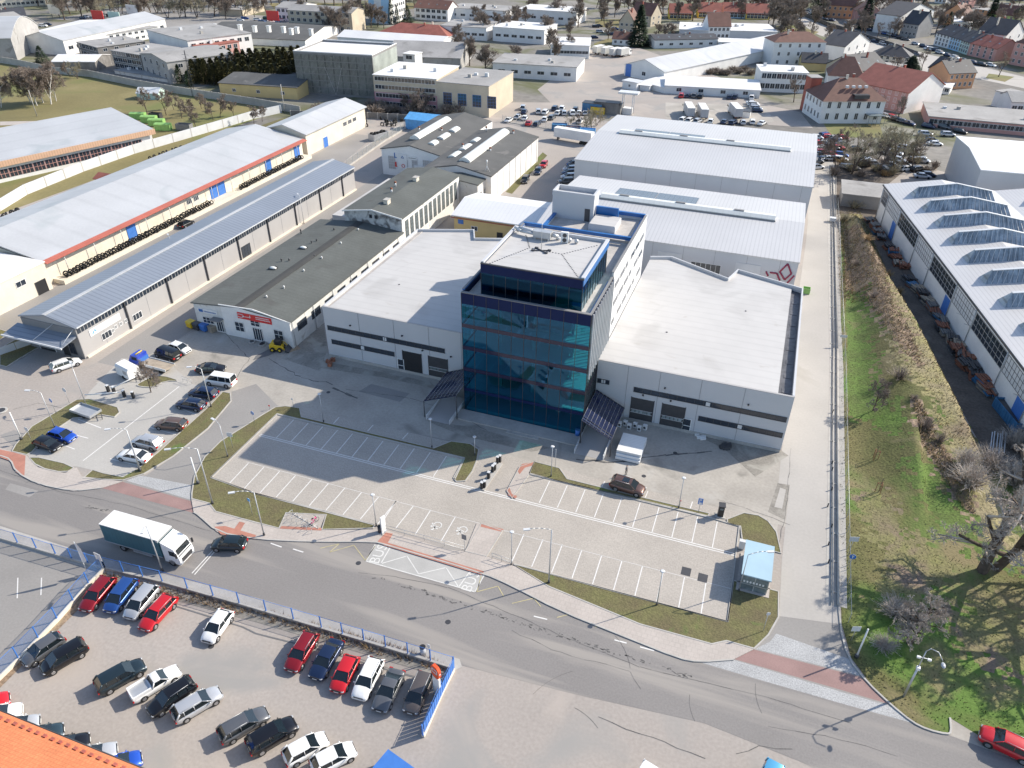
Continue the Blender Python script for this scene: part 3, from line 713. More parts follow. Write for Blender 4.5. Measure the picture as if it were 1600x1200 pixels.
for fl, (z0, z1) in enumerate([(.0,4.2-.5),(4.2,7.4),(7.9,11.1),(11.6,14.8),(15.3,18.5)]):
    TB('glass_panel', [gl], lambda b: [b.face([(X0+i*pw+.03,Y0+jr(),z0),(X0+(i+1)*pw-.03,Y0+jr(),z0),(X0+(i+1)*pw-.03,Y0+jr(),z1),(X0+i*pw+.03,Y0+jr(),z1)]) for i in range(10)])
    TB('glass_panel', [gl2], lambda b: [b.face([(X1,Y0+i*1.4+.03,z0),(X1,Y0+(i+1)*1.4-.03,z0),(X1,Y0+(i+1)*1.4-.03,z1),(X1,Y0+i*1.4+.03,z1)]) for i in range(9)])
    TB('glass_panel', [gl2], lambda b: [b.face([(X0,Y0+i*1.4+.03,z0),(X0,Y0+(i+1)*1.4-.03,z0),(X0,Y0+(i+1)*1.4-.03,z1),(X0,Y0+i*1.4+.03,z1)]) for i in range(9)])
for z0, z1, mm in ((3.7,4.2,spb),(7.3,7.9,spd),(11.0,11.6,spd),(14.7,15.3,spd),(18.5,20.2,spb)):
    TB('spandrel', mm, lambda b: (b.box(X0, X1, Y0-.01, Y0+.05, z0, z1), b.box(X1-.05, X1+.01, Y0+.05, Y0+12.6, z0, z1), b.box(X0-.01, X0+.05, Y0+.05, Y0+12.6, z0, z1)))
TB('mullion', M['dframe'], lambda b: ([b.box(X0+i*pw-.03, X0+i*pw+.03, Y0-.05, Y0-.012, 0, 20.2) for i in range(11)], [b.box(X1+.012, X1+.10, Y0+i*.7-.02, Y0+i*.7+.02, 9.8 if i > 9 else 0, 20.2) for i in range(19)], [b.box(X0-.05, X0-.012, Y0+i*1.4-.03, Y0+i*1.4+.03, 0, 20.2) for i in range(10)]))
TB('side_mullion', M['lgrey'], lambda b: [b.box(X1+.101, X1+.30, Y0+.5+i*1.05-.06, Y0+.5+i*1.05+.06, 9.8, 20.15) for i in range(12)])
# plain rear half
TB('side_wall', M['lgrey'], lambda b: (b.box(X1-.3, X1, Y0+12.6, YR, 0, 20.9), b.box(X0, X0+.3, Y0+12.6, YB, 0, 20.4), b.box(X0, X1-.3, YB-.3, YB, 0, 19.5), b.box(-34.9, X1-.3, YR-.3, YR, 0, 20.4), b.box(-34.9, -34.6, YB, YR-.3, 0, 20.4)))
for k, z in enumerate((11.3, 14.6, 17.6)):
    for j in range(6):
        y = Y0+14.2+j*3.7
        TB('ribbon_window', M['glass'], lambda b: b.box(X1+.002, X1+.05, y, y+(2.9 if (j+k) % 4 else 1.6), z, z+.75))
TB('roof', M['memdirt'], lambda b: (b.box(X0+.3, X1-.31, Y0+.06, YB-.3, 19.02, 19.4), b.box(-34.6, X1-.31, YB+.01, YR-.31, 19.0, 19.9)))
TB('parapet', M['dblue'], lambda b: (b.box(X0+.1, X1-.35, Y0+.052, Y0+.25, 19.4, 20.2), b.box(X1-.7, X1-.31, Y0+.45, Y0+12, 19.4, 19.7),
   b.box(X0, X0+.3, Y0+.45, YB-.35, 20.41, 20.6), b.box(X0, X1-.31, YB-.35, YB+.1, 20.2, 20.75), b.box(-34.9, X1-.31, YR-.5, YR+.02, 20.41, 21.0), b.box(-34.95, -34.4, YB+.12, YR-.5, 20.41, 20.7), b.box(X1-.7, X1-.31, YB+.12, YR-.5, 19.9, 20.6)))
TB('parapet_cap', M['paneld'], lambda b: (b.box(X0-.02, X1+.02, Y0-.02, Y0+.45, 20.2, 20.3), b.box(X0-.02, X0+.28, Y0+.45, YB-.4, 20.601, 20.66),b.box(X1-.3, X1+.05, Y0+.45, Y0+12.6, 20.2, 20.3), b.box(X1-.33, X1+.05, Y0+12.6, YR-.52, 20.9, 21.0)))
# set-back top storey
PX0, PX1, PY0, PY1, PZ = -35.9, -21.3, 88.0, 102.2, 24.4
TB('penthouse_inner_wall', M['paneld'], lambda b: b.box(PX0+1, PX1-1, PY0+7, PY1-.5, 19.4, 23.3))
TB('penthouse_glass', [glp, M['dframe']], lambda b: ([b.box(PX0+i*1.825+.03, PX0+(i+1)*1.825-.03, PY0, PY0+.03, 19.5, 22.9) for i in range(8)], [b.box(PX0+i*1.825-.03, PX0+i*1.825+.03, PY0-.04, PY0-.002, 19.4, 23.3, 1) for i in range(9)]))
TB('penthouse_glass', [gl2, M['dframe']], lambda b: ([b.box(PX1-.03, PX1, PY0+i*1.5+.03, PY0+(i+1)*1.5-.03, 19.5, 23.3) for i in range(9)], [b.box(PX1+.002, PX1+.05, PY0+i*1.5-.03, PY0+i*1.5+.03, 19.4, 23.3, 1) for i in range(10)], b.box(PX0, PX0+.03, PY0+.1, PY1, 19.5, 23.3), b.box(PX0+.05, PX1-.05, PY1-.2, PY1, 19.4, 23.3, 1)))
TB('penthouse_fascia', M['dblue'], lambda b: b.box(PX1, PX1+.12, PY0-.05, PY1, 23.3, 24.3)); TB('penthouse_fascia', M['dblue'], lambda b: b.box(PX0-.1, PX0, PY0+.12, PY1, 23.3, 24.2))
TB('penthouse_fascia', spb, lambda b: b.box(PX0, PX1, PY0-.05, PY0+.1, 22.9, 24.2))
TB('penthouse_roof', [M['mem'], M['panel'], M['dmetal']], lambda b: (b.box(PX0+.3, PX1-.3, PY0+.2, PY1-.3, 23.7, 24.0), b.box(PX0-.05, PX0+.35, PY0+.2, PY1, 24.21, 24.5, 1), b.box(PX1-.35, PX1+.14, PY0+.2, PY1, 24.31, 24.5, 1), b.box(PX0+.35, PX1-.35, PY1-.35, PY1, 23.7, 24.46, 1), b.box(PX0-.05, PX1+.14, PY0-.07, PY0+.18, 24.21, 24.34, 2)))
# dashed cleats on the roof
def cleats(b):
    c = ((-31.5, 96), (-26.5, 95.5))
    for p, q in (((PX0+1, PY0+1), c[0]), ((-33.5, PY1-2), c[0]), (c[0], c[1]), (c[1], (PX1-.8, PY0+.8)), (c[1], (PX1-1, PY1-1.5))):
        p, q = Vector(p), Vector(q); n = int((q-p).length/.45)
        for i in range(n): v = p.lerp(q, i/n); b.box(v.x-.1, v.x+.1, v.y-.05, v.y+.05, 24.0, 24.05)
tag(TB('roof_cleats', M['dmetal'], cleats), kind='stuff')
# stair head
TB('stair_head', [M['panel'], M['mem'], M['dmetal']], lambda b: (b.box(-35.2, -27.9, 119.2, 122.6, 19.9, 23.8), b.box(-35.25, -27.85, 119.15, 119.5, 23.81, 24.6), b.box(-35.25, -27.85, 122.3, 122.65, 23.81, 24.6), b.box(-35.25, -34.9, 119.5, 122.3, 23.81, 24.6), b.box(-28.2, -27.85, 119.5, 122.3, 23.81, 24.6), b.box(-34.9, -28.2, 119.5, 122.3, 23.8, 23.9, 1), b.box(-29.4, -28.5, 119.1, 119.2, 19.9, 22.1, 2)))
TB('low_roof_box', [M['panel'], M['mem']], lambda b: (b.box(-27.7, -23.2, 115.5, 120.2, 19.9, 21.0), b.box(-27.6, -23.3, 115.6, 120.1, 21.0, 21.08, 1)))
TB('parapet', M['dblue'], lambda b: b.box(-27.8, -23.9, 120.6, 121.0, 19.9, 22.3))
# sill, steps, ramps
TB('plinth', M['conc'], lambda b: (b.box(X0-.5, X1+.5, Y0-2.6, Y0-.06, 0, .18), b.box(X0+8, X0+13, Y0-3.2, Y0-2.61, 0, .1)))
for x0, x1 in ((-42.6, -38.9), (-19.3, -15.2)):
    TB('entrance_ramp', [M['panelb'], M['lgrey']], lambda b: (b.extr([(Y0-4.3, .02), (Y0+2, .02), (Y0+2, .7)], 'x', x0, x1), b.box(x0-.12, x0, Y0-4.3, Y0+2, 0, .8, 1), b.box(x1, x1+.12, Y0-4.3, Y0+2, 0, .8, 1)))
def canopy(b, x0, x1, y0, y1, s):
    # twisted glass canopy leaning on the tower corner
    a, c, d, e = (x0, y1+1.2, 4.4), (x1, y1, 3.0), (x1, y0, 3.0), (x0, y0+1.2, 4.4)
    if s < 0: a, c, d, e = (x1, y1+1.2, 4.4), (x0, y1, 3.0), (x0, y0, 3.0), (x1, y0+1.2, 4.4)
    n = len(b.v); b.v += [a, c, d, e]+[(p[0], p[1], p[2]-.14) for p in (a, c, d, e)]
    for f in ((0,1,2,3),(7,6,5,4),(0,4,5,1),(1,5,6,2),(2,6,7,3),(3,7,4,0)): b.f.append(tuple(n+i for i in f)); b.m.append(0); b.sm.append(False)
    A, C, D_, E = map(Vector, (a, c, d, e))
    for k in range(9):
        t = k/8; p = A.lerp(C, t); q = E.lerp(D_, t); b.tube(p+Vector((0,0,.03)), q+Vector((0,0,.03)), .028, n=4, mi=2)
    for t in (.0, .97, .9): p = A.lerp(E, t); q = C.lerp(D_, t); b.tube(p+Vector((0,0,.04)), q+Vector((0,0,.04)), .045, n=4, mi=1)
    b.tube(E, (E.x, E.y, 0), .09, n=6, mi=1); b.tube(D_, (D_.x, D_.y, 0), .07, n=6, mi=1)
cg = mat('canopy_dark_glass', (.014,.02,.055), .1, .2, .5, spec=.7)
cr_ = TB('entrance_canopy', [cg, M['dmetal'], M['panelb']], lambda b: canopy(b, X1+.25, -14.4, 83.0, 91.2, 1))
cl_ = TB('entrance_canopy', [cg, M['dmetal'], M['panelb']], lambda b: canopy(b, -43.2, X0-.15, 82.4, 90.8, -1))
# rooftop machines
def ac(x, y, z, rz=0, big=True, lab=None):
    r = empty('air_conditioner', lab, 'air conditioner', (x, y, z), rz, 'rooftop air conditioning units')
    b = MB(); h = 1.7 if big else .95; b.box(-.55, .55, -.2, .2, .12, h); b.box(-.5, -.4, -.2, .2, 0, .12); b.box(.4, .5, -.2, .2, 0, .12); b.build('casing', M['ply'] if False else M['whitew'], r)
    for k in range(2 if big else 1):
        f = MB(); f.tube((0, -.23, .5+k*.72), (0, -.2, .5+k*.72), .32, n=14); f.tube((0, -.24, .5+k*.72), (0, -.23, .5+k*.72), .1, n=8); f.build('fan', M['dmetal'], r)
    return r
for i in range(5): ac(-28.2+.05*i, 103.6+i*1.05, 19.4, R(0), True, ['nearest', 'second', 'middle', 'fourth', 'farthest'][i]+' white air conditioner of the row behind the tower\'s top storey')
ac(-27.3, 99.6, 24.0, R(8), True, 'single white air conditioner with two fans standing on the white top roof')
r = empty('ventilation_unit', 'silver ventilation unit with ducts on the back of the white top roof', 'ventilation unit', (-30.6, 99.8, 24.0))
b = MB(); b.box(-1.5, 1.2, -.6, .6, .35, 1.3); b.box(-1.3, -1.1, -.5, .5, 0, .35); b.box(.8, 1, -.5, .5, 0, .35); b.build('casing', M['metal'], r)
b = MB(); b.path([(-1.5, .3, .8), (-4.2, .9, .8), (-4.4, .9, .3)], .28, 10); b.build('duct', M['metal'], r); b = MB(); b.path([(-1.5, -.2, .7), (-3.6, .1, .7), (-4.9, 1.2, .7)], .2, 10); b.build('duct', M['metal'], r); b = MB(); b.path([(1.2, .2, .8), (2.1, .5, .5), (2.1, .6, 0)], .3, 10); b.build('duct', M['metal'], r)
b = MB(); b.sphere((3.9, .3, .35), .35, .35, .35); b.sphere((5.0, .2, .35), .35, .35, .35); b.build('roof_cowl', M['metal'], r)
r = empty('roof_antenna', 'thin mast on a weighted cross foot in the middle of the white top roof', 'antenna', (-29.6, 95.6, 24.0))
b = MB(); b.tube((0, 0, 0), (0, 0, 4.2), .045, .03); b.build('mast', M['metal'], r)
b = MB(); b.obox((0, 0, .08), (1.1, .4, 0), (-.03, .06, 0), (0, 0, .05)); b.obox((0, 0, .1), (.9, -.6, 0), (.04, .06, 0), (0, 0, .05))
for sx, sy in ((1.1,.4),(-1.1,-.4),(.9,-.6),(-.9,.6)): b.box(sx-.25, sx+.25, sy-.15, sy+.15, 0, .2)
b.build('foot', M['dmetal'], r)

# ---------- the two halls ----------
def hall(name, label, x0, x1, rightgut, strips, drs, small):
    r = empty(name, label, 'warehouse', (x0, 92.6, 0)); w = x1-x0; d = 35.7; H = 9.6
    def LB(n, mt, fn):
        b = MB(); fn(b); return b.build(n, mt, r)
    if rightgut: fp = [(0,0),(w,0),(w,35.7),(16.1,39.7),(14.8,35.2),(3.8,41),(0,39.6)]
    else: fp = [(0,0),(w,0),(w,41),(12.6,35.7),(10.9,39.7),(0,35.7)]
    LB('wall', M['panel'], lambda b: (b.prism(fp, .35, 8.6), b.box(0, w, 0, .3, 8.6, H)))
    LB('plinth', M['conc'], lambda b: b.box(.1, w-.1, -.12, -.002, 0, .5))
    zr = lambda y: 9.61-.011*y
    if rightgut: rp = [(.02,.31),(w-2.2,.31),(w-1.9,36.1),(16.1,39.5),(14.9,35.0),(3.8,40.8),(.02,39.4)]
    else: rp = [(1.2,.31),(w-.02,.31),(w-.02,40.8),(12.6,35.5),(10.9,39.5),(1.2,36)]
    def rf_(b):
        n = len(rp); b.v += [(x, y, zr(y)) for x, y in rp]+[(x, y, 8.61) for x, y in rp]
        b.f.append(tuple(range(n))); b.m.append(0); b.sm.append(False)
        for i in range(n): k = (i+1) % n; b.f.append((i, n+i, n+k, k)); b.m.append(0); b.sm.append(False)
    LB('roof', M['mem'], rf_)
    if rightgut: LB('roof_gutter', M['shadeg'], lambda b: (b.box(w-2.4, w-.31, .31, 36.5, 8.61, 8.75), [b.box(w-1.7+.1*(k % 3), w-.6, 2+k*4.1, 3.2+k*4.1, 8.751, 8.8) for k in range(8)]))
    else: LB('roof_gutter', M['memdirt'], lambda b: b.extr([(.31,8.61),(1.19,8.61),(1.19,9.35),(.31,9.15)], 'y', .31, 36))
    def par(b):
        ch = [(w-.15,.3),(w-.15,35.6),(16.2,39.5),(14.9,35.0),(3.8,40.8),(0.02,39.4)] if rightgut else [(w-.02,40.8),(12.55,35.5),(10.8,39.5),(.15,35.5),(.15,.3)]
        ribbon(b, ch, .3, 8.605, 9.7)
    LB('parapet', M['panel'], par)
    LB('roof_drain', M['dmetal'], lambda b: [b.tube((x, y, zr(y)), (x, y, zr(y)+.06), .16, n=8) for x, y in ((8,12),(19,24))])
    LB('parapet_cap', M['panelb'], lambda b: b.box(-.03, w+.03, -.04, .3, H+.002, H+.07))
    LB('panel_joint', M['seamd'], lambda b: ([b.box(u-.03, u+.03, -.03, -.001, .5, H) for u in small['j']], [b.box(w+.001, w+.03, v-.03, v+.03, .5, H) for v in (6, 12, 18, 24, 30)]))
    for u0, u1, z0, z1, n in strips:
        LB('ribbon_window', [M['glass'], M['dframe'], M['lgrey']], lambda b: (b.box(u0, u1, -.05, .1, z0, z1), [b.box(u0+(u1-u0)*i/n-.04, u0+(u1-u0)*i/n+.04, -.08, -.05, z0+.06, z1-.06, 1) for i in range(n+1)], b.box(u0-.05, u1+.05, -.09, -.05, z0-.04, z0+.06, 1), b.box(u0-.05, u1+.05, -.09, -.05, z1-.06, z1+.04, 1),
            b.box(u0+(u1-u0)*.5-.3, u0+(u1-u0)*.5+.3, -.07, -.051, z0+.06, z1-.06, 2)))
    for u, ww, hh, op in drs:
        dr = LB('loading_door', [M['black'] if op else M['dmetal'], M['dframe']], lambda b: (b.box(u-ww/2, u+ww/2, -.04, .05, .3, hh), b.box(u-ww/2-.1, u-ww/2, -.08, .0, .3, hh+.1, 1), b.box(u+ww/2, u+ww/2+.1, -.08, .0, .3, hh+.1, 1)))
        if not op:
            b = MB()
            for i in range(5): x = u-ww/2+.15+i*(ww-.3)/5; b.box(x, x+(ww-.3)/5-.1, -.07, -.041, 1.75, 2.15)
            b.build('door_window', M['glassl'], dr)
            b = MB(); [b.box(u-ww/2, u+ww/2, -.06, -.041, z, z+.06) for z in (1.65, 2.2)]; b.build('rail', M['lgrey'], dr)
    for u in small['p']:
        LB('side_door', [M['glass'], M['frame']], lambda b: (b.box(u-.5, u+.5, -.05, .05, .3, 2.4), b.box(u-.62, u-.5, -.08, 0, .3, 2.5, 1), b.box(u+.5, u+.62, -.08, 0, .3, 2.5, 1), b.box(u-.5, u+.5, -.08, -.05, 2.4, 2.5, 1), b.box(u-.5, u+.5, -.075, -.05, 1.2, 1.3, 1)))
    for u, z in small['l']: LB('wall_lamp', M['dmetal'], lambda b: b.box(u-.12, u+.12, -.3, -.001, z, z+.16))
    return r
# ribbon windows measured from the picture
def uu(px, py, z, x0): return at(px, py, z).x-x0
xL, xR = -66.1, -38.3
hall('production_hall', 'white-roofed hall with two dark ribbon windows left of the glass tower, one loading door open', xL, xR, False,
  [(uu(509,512,6,xL), uu(697,548,5.5,xL), 5.35, 6.15, 16), (uu(513,538,3.2,xL), uu(613,558,3,xL), 2.75, 3.55, 9)],
  [(uu(645,568,2,xL), 3.3, 4.2, True), (uu(685,577,2,xL), 3.3, 4.2, False)], dict(j=[6.6, 13, 19.2, 24.8], p=[uu(627,568,1.5,xL)], l=[(5,7), (14.5,7), (18,5), (23,4.9), (26.5,7)]))
xL, xR = -19.3, 8.4
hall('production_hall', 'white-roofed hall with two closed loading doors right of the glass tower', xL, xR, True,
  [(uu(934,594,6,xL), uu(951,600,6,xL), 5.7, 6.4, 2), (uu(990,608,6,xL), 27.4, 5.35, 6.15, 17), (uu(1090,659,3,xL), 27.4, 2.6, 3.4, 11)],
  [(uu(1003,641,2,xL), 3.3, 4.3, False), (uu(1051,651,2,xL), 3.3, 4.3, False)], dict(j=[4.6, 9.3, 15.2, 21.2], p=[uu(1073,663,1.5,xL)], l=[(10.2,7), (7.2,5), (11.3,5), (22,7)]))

# ---------- long grey-blue roofed hall ----------
def longhall():
    x0, x1, y0, y1, h = -116, -104.1, 77.2, 168.2, 5.9; w = x1-x0; d = y1-y0
    r = empty('warehouse', 'very long grey hall with ribbed blue-grey roof and a dark window band under the eave', 'warehouse', (x0, y0, 0))
    link('wall', wallmesh('gy', w, d, h, 1.3, 'panelb'), r); link('roof', roofmesh('gy', w, d, h, 1.3, .25, 'seam'), r)
    box_part(r, 'ridge_cap', 'alu', (w/2-.35, w/2+.35, -.3, d+.3, h+1.49, h+1.58))
    box_part(r, 'front_cladding', 'paneld', (-.02, w+.02, -.12, -.002, 0, h-.1))
    box_part(r, 'plinth', 'creamw', (w+.001, w+.35, .3, d, 0, .35))
    box_part(r, 'gutter', 'lgrey', (w+.26, w+.4, 0, d, h-.02, h+.12))
    n = 24
    for i in range(n):
        if i < 3: pass
        v0 = d*i/n+.12; v1 = d*(i+1)/n-.12
        b = MB(); b.box(w+.002, w+.06, v0, v1, 4.75, 5.6)
        for k in range(1, 5): v = v0+(v1-v0)*k/5; b.box(w+.06, w+.09, v-.04, v+.04, 4.75, 5.6, 1)
        b.build('window', [M['glass'], M['panelb']], r)
    for i in range(8):
        b = MB(); v = 10.5+i*10.6; b.box(w+.08, w+.26, v-.12, v+.12, 0, 5.9); b.build('column', M['dmetal'], r)
    box_part(r, 'panel_joint', 'seamd', *[(w+.001, w+.02, 5+k*5.3-.03, 5+k*5.3+.03, .36, 4.7) for k in range(16)])
    for v, ww, hh, z in ((5.3,2.2,1.3,1.2), (12.6,2.2,1.3,1.2), (7.5,.7,.7,1.9), (8.7,.7,.7,1.9), (9.9,.7,.7,1.9), (6.7,.7,.7,1.6), (44.5,3,2.6,.3)):
        put(r, winmesh(ww, hh, 3, 1, 'frame' if hh < 2 else 'dframe'), 'r', v, z, w, d)
    b = MB(); b.box(w+.002, w+.08, 2.2, 9.0, 3.1, 4.3); b.build('name_board', M['ply'] if False else M['whitew'], r)
    b = MB(); b.obox((w+.1, 2.9, 3.6), (0, .18, .18), (0, -.08, .08), (.01, 0, 0)); b.obox((w+.1, 3.4, 3.8), (0, .18, -.18), (0, .08, .08), (.01, 0, 0)); b.build('emblem', M['sky'], r)
    # front canopy and gates
    b = MB(); n0 = len(b.v); b.extr([(-3.4, 3.75), (-3.4, 3.9), (-.13, 4.5), (-.13, 4.2)], 'x', -1.2, w-.2)
    b.build('canopy', [M['seam']], r); box_part(r, 'canopy_edge', 'lgrey', (-1.3, w-.1, -3.6, -3.41, 3.7, 4.0))
    b = MB(); b.tube((w*.45, -3.2, 4), (w*.6, -.1, 5.8), .05); b.tube((w-.5, -3.2, 4), (w-.3, -.1, 5.8), .05); b.build('stay_rod', M['lgrey'], r)
    for u, ww in ((3.9, 3.4),): put(r, doorm(ww, 3.1, 'black', 'lgrey', 4), 'f', u, 0, w, d, 'gate', .1)
    put(r, winmesh(1.4, 2.2, 2, 1, 'dframe'), 'f', 9.8, .6, w, d, off=.12); put(r, doorm(1.1, 2.3, 'black', 'dframe'), 'f', 8.2, 0, w, d, 'door', .12)
longhall()
# ---------- tyre dealer's hall with rust red eave ----------
def tyrehall():
    x0, x1, y0, y1, h = -150, -131, 96.5, 187.5, 5; w = x1-x0; d = y1-y0
    r = empty('warehouse', 'long cream hall with pale metal roof and rust red eave, tyres beside it', 'warehouse', (x0, y0, 0))
    link('wall', wallmesh('shl', w-1.6, d, h-.3, 2.6, 'creamw'), r)
    b = MB(); b.extr([(-9, h+.6), (2, h+3), (w-1.2, h+.35), (w-1.2, h+.13), (2, h+2.8), (-9, h+.4)], 'y', -.4, d+.4); b.build('roof', M['alu'], r)
    b = MB(); b.box(-8.6, 0, 0, d, 0, h+.35); b.build('wall', M['creamw'], r)
    b = MB(); b.extr([(w-1.25, h+.36), (w+.1, h+.05), (w+.1, h-.1), (w-1.25, h+.2)], 'y', -.45, d+.45); b.build('eave', M['rust'], r)
    box_part(r, 'eave_soffit', 'paneld', (w-1.9, w-.2, 0, d, h-.3, h-.12))
    box_part(r, 'loading_ramp', 'creamw', (w-1.6, w+1.2, 1, d, 0, .9))
    for v in (23, 51, 54, 74, 88): put(r, doorm(2.4, 3., 'blue', 'blue'), 'r', v, .9, w-1.6, d, 'door')
    for v in (42, 44.5): put(r, winmesh(1.8, 1.2, 3, 1, 'frame'), 'r', v, 2.4, w-1.6, d)
    b = MB()
    for k in range(12): b.tube((w-.3, 4+k*7.5, .9), (w-.3, 4+k*7.5, h-.1), .07, n=5)
    b.build('eave_post', M['metal'], r)
    bld('warehouse', 'cream hall with pale roof and high gable, continuing behind the rust red eave', (-146.5,189), (-132,189), 6.2, 35, 'gy', 2.2, 'creamw', 'alu', .6, [('r',22,28,3,2.2,1.3,3.4,(3,1))], [('r', 10, 2.4, 3., 'blue', 0)], 'warehouse')
    rr, _, _ = bld('office_building', 'low cream office with bright yellow stripe before the rust red eave', (-143,72), (-130.8,72), 5.6, 23.5, 'flat', 0, 'creamw', 'whiter', .15, [('r',17.5,17.5,1,2.2,1.2,3.2,(2,1))], [('r', 21.3, 2.2, 2.6, 'black', 0)], 'building')
    box_part(rr, 'yellow_stripe', 'byellow', (12.2, 12.26, 1, 10.5, .05, 5.4))
tyrehall()
tx, ty = -132.4, 99
# a tyre: lathe
def tyre_mesh(r=.52, w=.3):
    b = MB(); rows = []
    for a in range(15):
        t = 2*math.pi*a/14; rows.append([((r-.0)*math.cos(t)*k, s, (r)*math.sin(t)*k) for k, s in ((.62,-w/2),(.92,-w/2),(1,-w*.3),(1,w*.3),(.92,w/2),(.62,w/2),(.58,0))])
    b.grid(rows, 0, False, True); n = len(b.v)
    for a in range(14):
        i = a*7; b.f.append((i+6, i, i+7, i+13)); b.m.append(0); b.sm.append(True)
    return b.mesh('tyre', M['tyre'])
TM = tyre_mesh(); rnd = random.Random(4); k = 0
def tyrerow(y0, y1, x, z, step, lab, grp):
    y = y0
    while y < y1:
        o = link('tyre', TM, None, (x+rnd.uniform(-.1,.1), y, z+.5), R(90)+rnd.uniform(-.35,.35)-.9); o.rotation_euler.x = rnd.uniform(-.25,.1); s = rnd.uniform(.9, 1.15); o.scale = (s,)*3
        tag(o, lab, 'tyre', grp); y += step*rnd.uniform(.85, 1.15)
tyrerow(99, 144, -130.4, .92, .8, 'black truck tyre leaning in the long nearer row under the rust red eave', 'tyres lined up on the loading ramp')
tyrerow(99.5, 143, -131.1, .95, .95, 'black truck tyre leaning in the long nearer row under the rust red eave', 'tyres lined up on the loading ramp')
tyrerow(155, 184, -130.4, .92, .8, 'black truck tyre in the farther row on the ramp beyond the blue doors', 'tyres on the far part of the ramp')
tyrerow(156, 184, -131.1, .95, 1.1, 'black truck tyre in the farther row on the ramp beyond the blue doors', 'tyres on the far part of the ramp')
for a, c, n in (((0,345),(35,330),12), ((235,250),(330,218),14), ((30,340),(60,328),6)):
    A, C = at(*a), at(*c)
    for i in range(n):
        p = A.lerp(C, i/n); o = link('tyre', TM, None, (p.x+rnd.uniform(-.5,.5), p.y+rnd.uniform(-.4,.4), .6), rnd.uniform(0, 3)); o.scale = (1.2,)*3
        tag(o, 'old black tyre lying on the grass strip behind the pale roofed hall', 'tyre', 'tyres dumped on the grass strip')

# ---------- dark roofed white workshops ----------
def workshops():
    x0, x1 = -93.4, -73.2; w = x1-x0
    r = empty('workshop', 'low white workshop with grey-green tar roof, red banner over its entrance', 'workshop', (x0, 92.8, 0)); d = 42.2
    link('wall', wallmesh('gy', w, d, 5.0, 1.0, 'dirtyw'), r)
    box_part(r, 'front_wall', 'whitew', (6.2, w+.02, -.25, -.002, 0, 5.0)); b = MB(); b.extr([(6.2, 5.0), (w+.02, 5.0), (13, 6.25), (6.2, 5.9)], 'y', -.25, -.002); b.build('front_gable', M['whitew'], r)
    link('roof', roofmesh('gy', w, d, 5.05, 1.0, .3, 'tar'), r)
    b = MB(); b.extr([(w/2-.9, 6.23), (w/2+.9, 6.23), (w/2+.9, 6.28), (w/2, 6.38), (w/2-.9, 6.28)], 'y', -.2, d); b.build('ridge_strip', M['tard'], r)
    b = MB(); b.extr([(5.9, 5.92), (13, 6.27), (w+.35, 5.02), (w+.35, 5.2), (13, 6.45), (5.9, 6.1)], 'y', -.4, -.26); b.build('verge_board', M['whitew'], r)
    wins(r, w, d, [('f', 9.5, 17.6, 2, 1.9, 1.9, 1.3, (2,2)), ('f', 2.6, 2.6, 1, 2.4, 1.3, 1.4, (3,2)), ('f', 13, 13, 1, 1.9, 1.3, 3.0, (2,2)), ('r', 3.2, 39, 9, 2.8, 1.6, 2.4, (3,2), 'dframe')])
    for o in r.children:
        if o.name.startswith('window') and abs(o.location.y) < .01: o.location.y = -.27 if o.location.x > 6 else -.02
    put(r, winmesh(2., 2.5, 4, 1), 'f', 13.2, .2, w, d, 'glazed_door', .27); put(r, winmesh(1.5, 2.2, 3, 1), 'f', 5.0, .2, w, d, 'glazed_door', .03)
    bn = box_part(r, 'banner', 'red', (9.6, 16.6, -.34, -.27, 4.05, 5.25))
    b = MB()
    pts = [(-2.9+.75*math.cos(a), -.36, 4.65+.3*math.sin(a)) for a in [i*.5 for i in range(14)]]
    b.path([(13.1+x, y, z) for x, y, z in pts], .06, 5); b.obox((11.5, -.355, 4.6), (.9, 0, .05), (0, 0, .05), (0, .01, 0)); b.obox((12.2, -.355, 4.75), (.08, 0, .3), (.06, 0, 0), (0, .01, 0))
    for i, (zz, L) in enumerate(((4.85, 2.6), (4.5, 2.9))):
        x = 13.4
        while x < 13.4+L: b.box(x, x+.14, -.36, -.345, zz, zz+.16); x += .2
    b.build('banner_lettering', M['whitew'], bn)
    sg = box_part(r, 'shop_sign', 'ply', (.8, 5.0, -.1, -.02, 3.5, 4.3)); sg.data.materials[0] = M['whitew']
    b = MB(); b.box(1.0, 1.9, -.12, -.105, 3.6, 4.15); x = 2.1
    while x < 4.7: b.box(x, x+.12, -.12, -.105, 3.7, 3.95); x += .2
    b.build('sign_lettering', M['dblue'], sg)
    box_part(r, 'porch', 'paneld', (3.9, 6.1, -1.4, -.01, 2.9, 3.05))
    b = MB()
    for k in range(7): b.tube((w+.15, .4+k*6.6, 0), (w+.15, .4+k*6.6, 5), .07, n=6)
    b.build('drainpipe', M['metal'], r)
    return r
workshops()
def cowl(x, y, z, mt='cardb', lab='', h=.9, s=.28, skirt=True):
    r = empty('roof_vent', lab, 'roof vent', (x, y, z), 0, 'roof vents on the tar roofs')
    b = MB(); b.tube((0, 0, -.3), (0, 0, h), s*.6, n=8); b.build('pipe', M['metal'] if mt == 'cardb' else M[mt], r)
    b = MB(); b.tube((0, 0, h), (0, 0, h+.35), s, s*.5, n=8); b.build('cap', M[mt], r)
rnd = random.Random(9)
for i, (px, py) in enumerate(((432,419),(470,362),(440,408),(487,380),(495,377),(522,360),(492,402),(452,408),(417,466),(444,451),(475,425),(503,405),(533,382),(560,361))):
    p = at(px, py, 5.9); cowl(p.x, p.y, 5.75, 'whitew' if i > 7 else 'dmetal', '%s vent number %d from the street on the long grey-green roof' % ('tiny white' if i > 7 else 'small dark', i % 8+1), .4, .2)
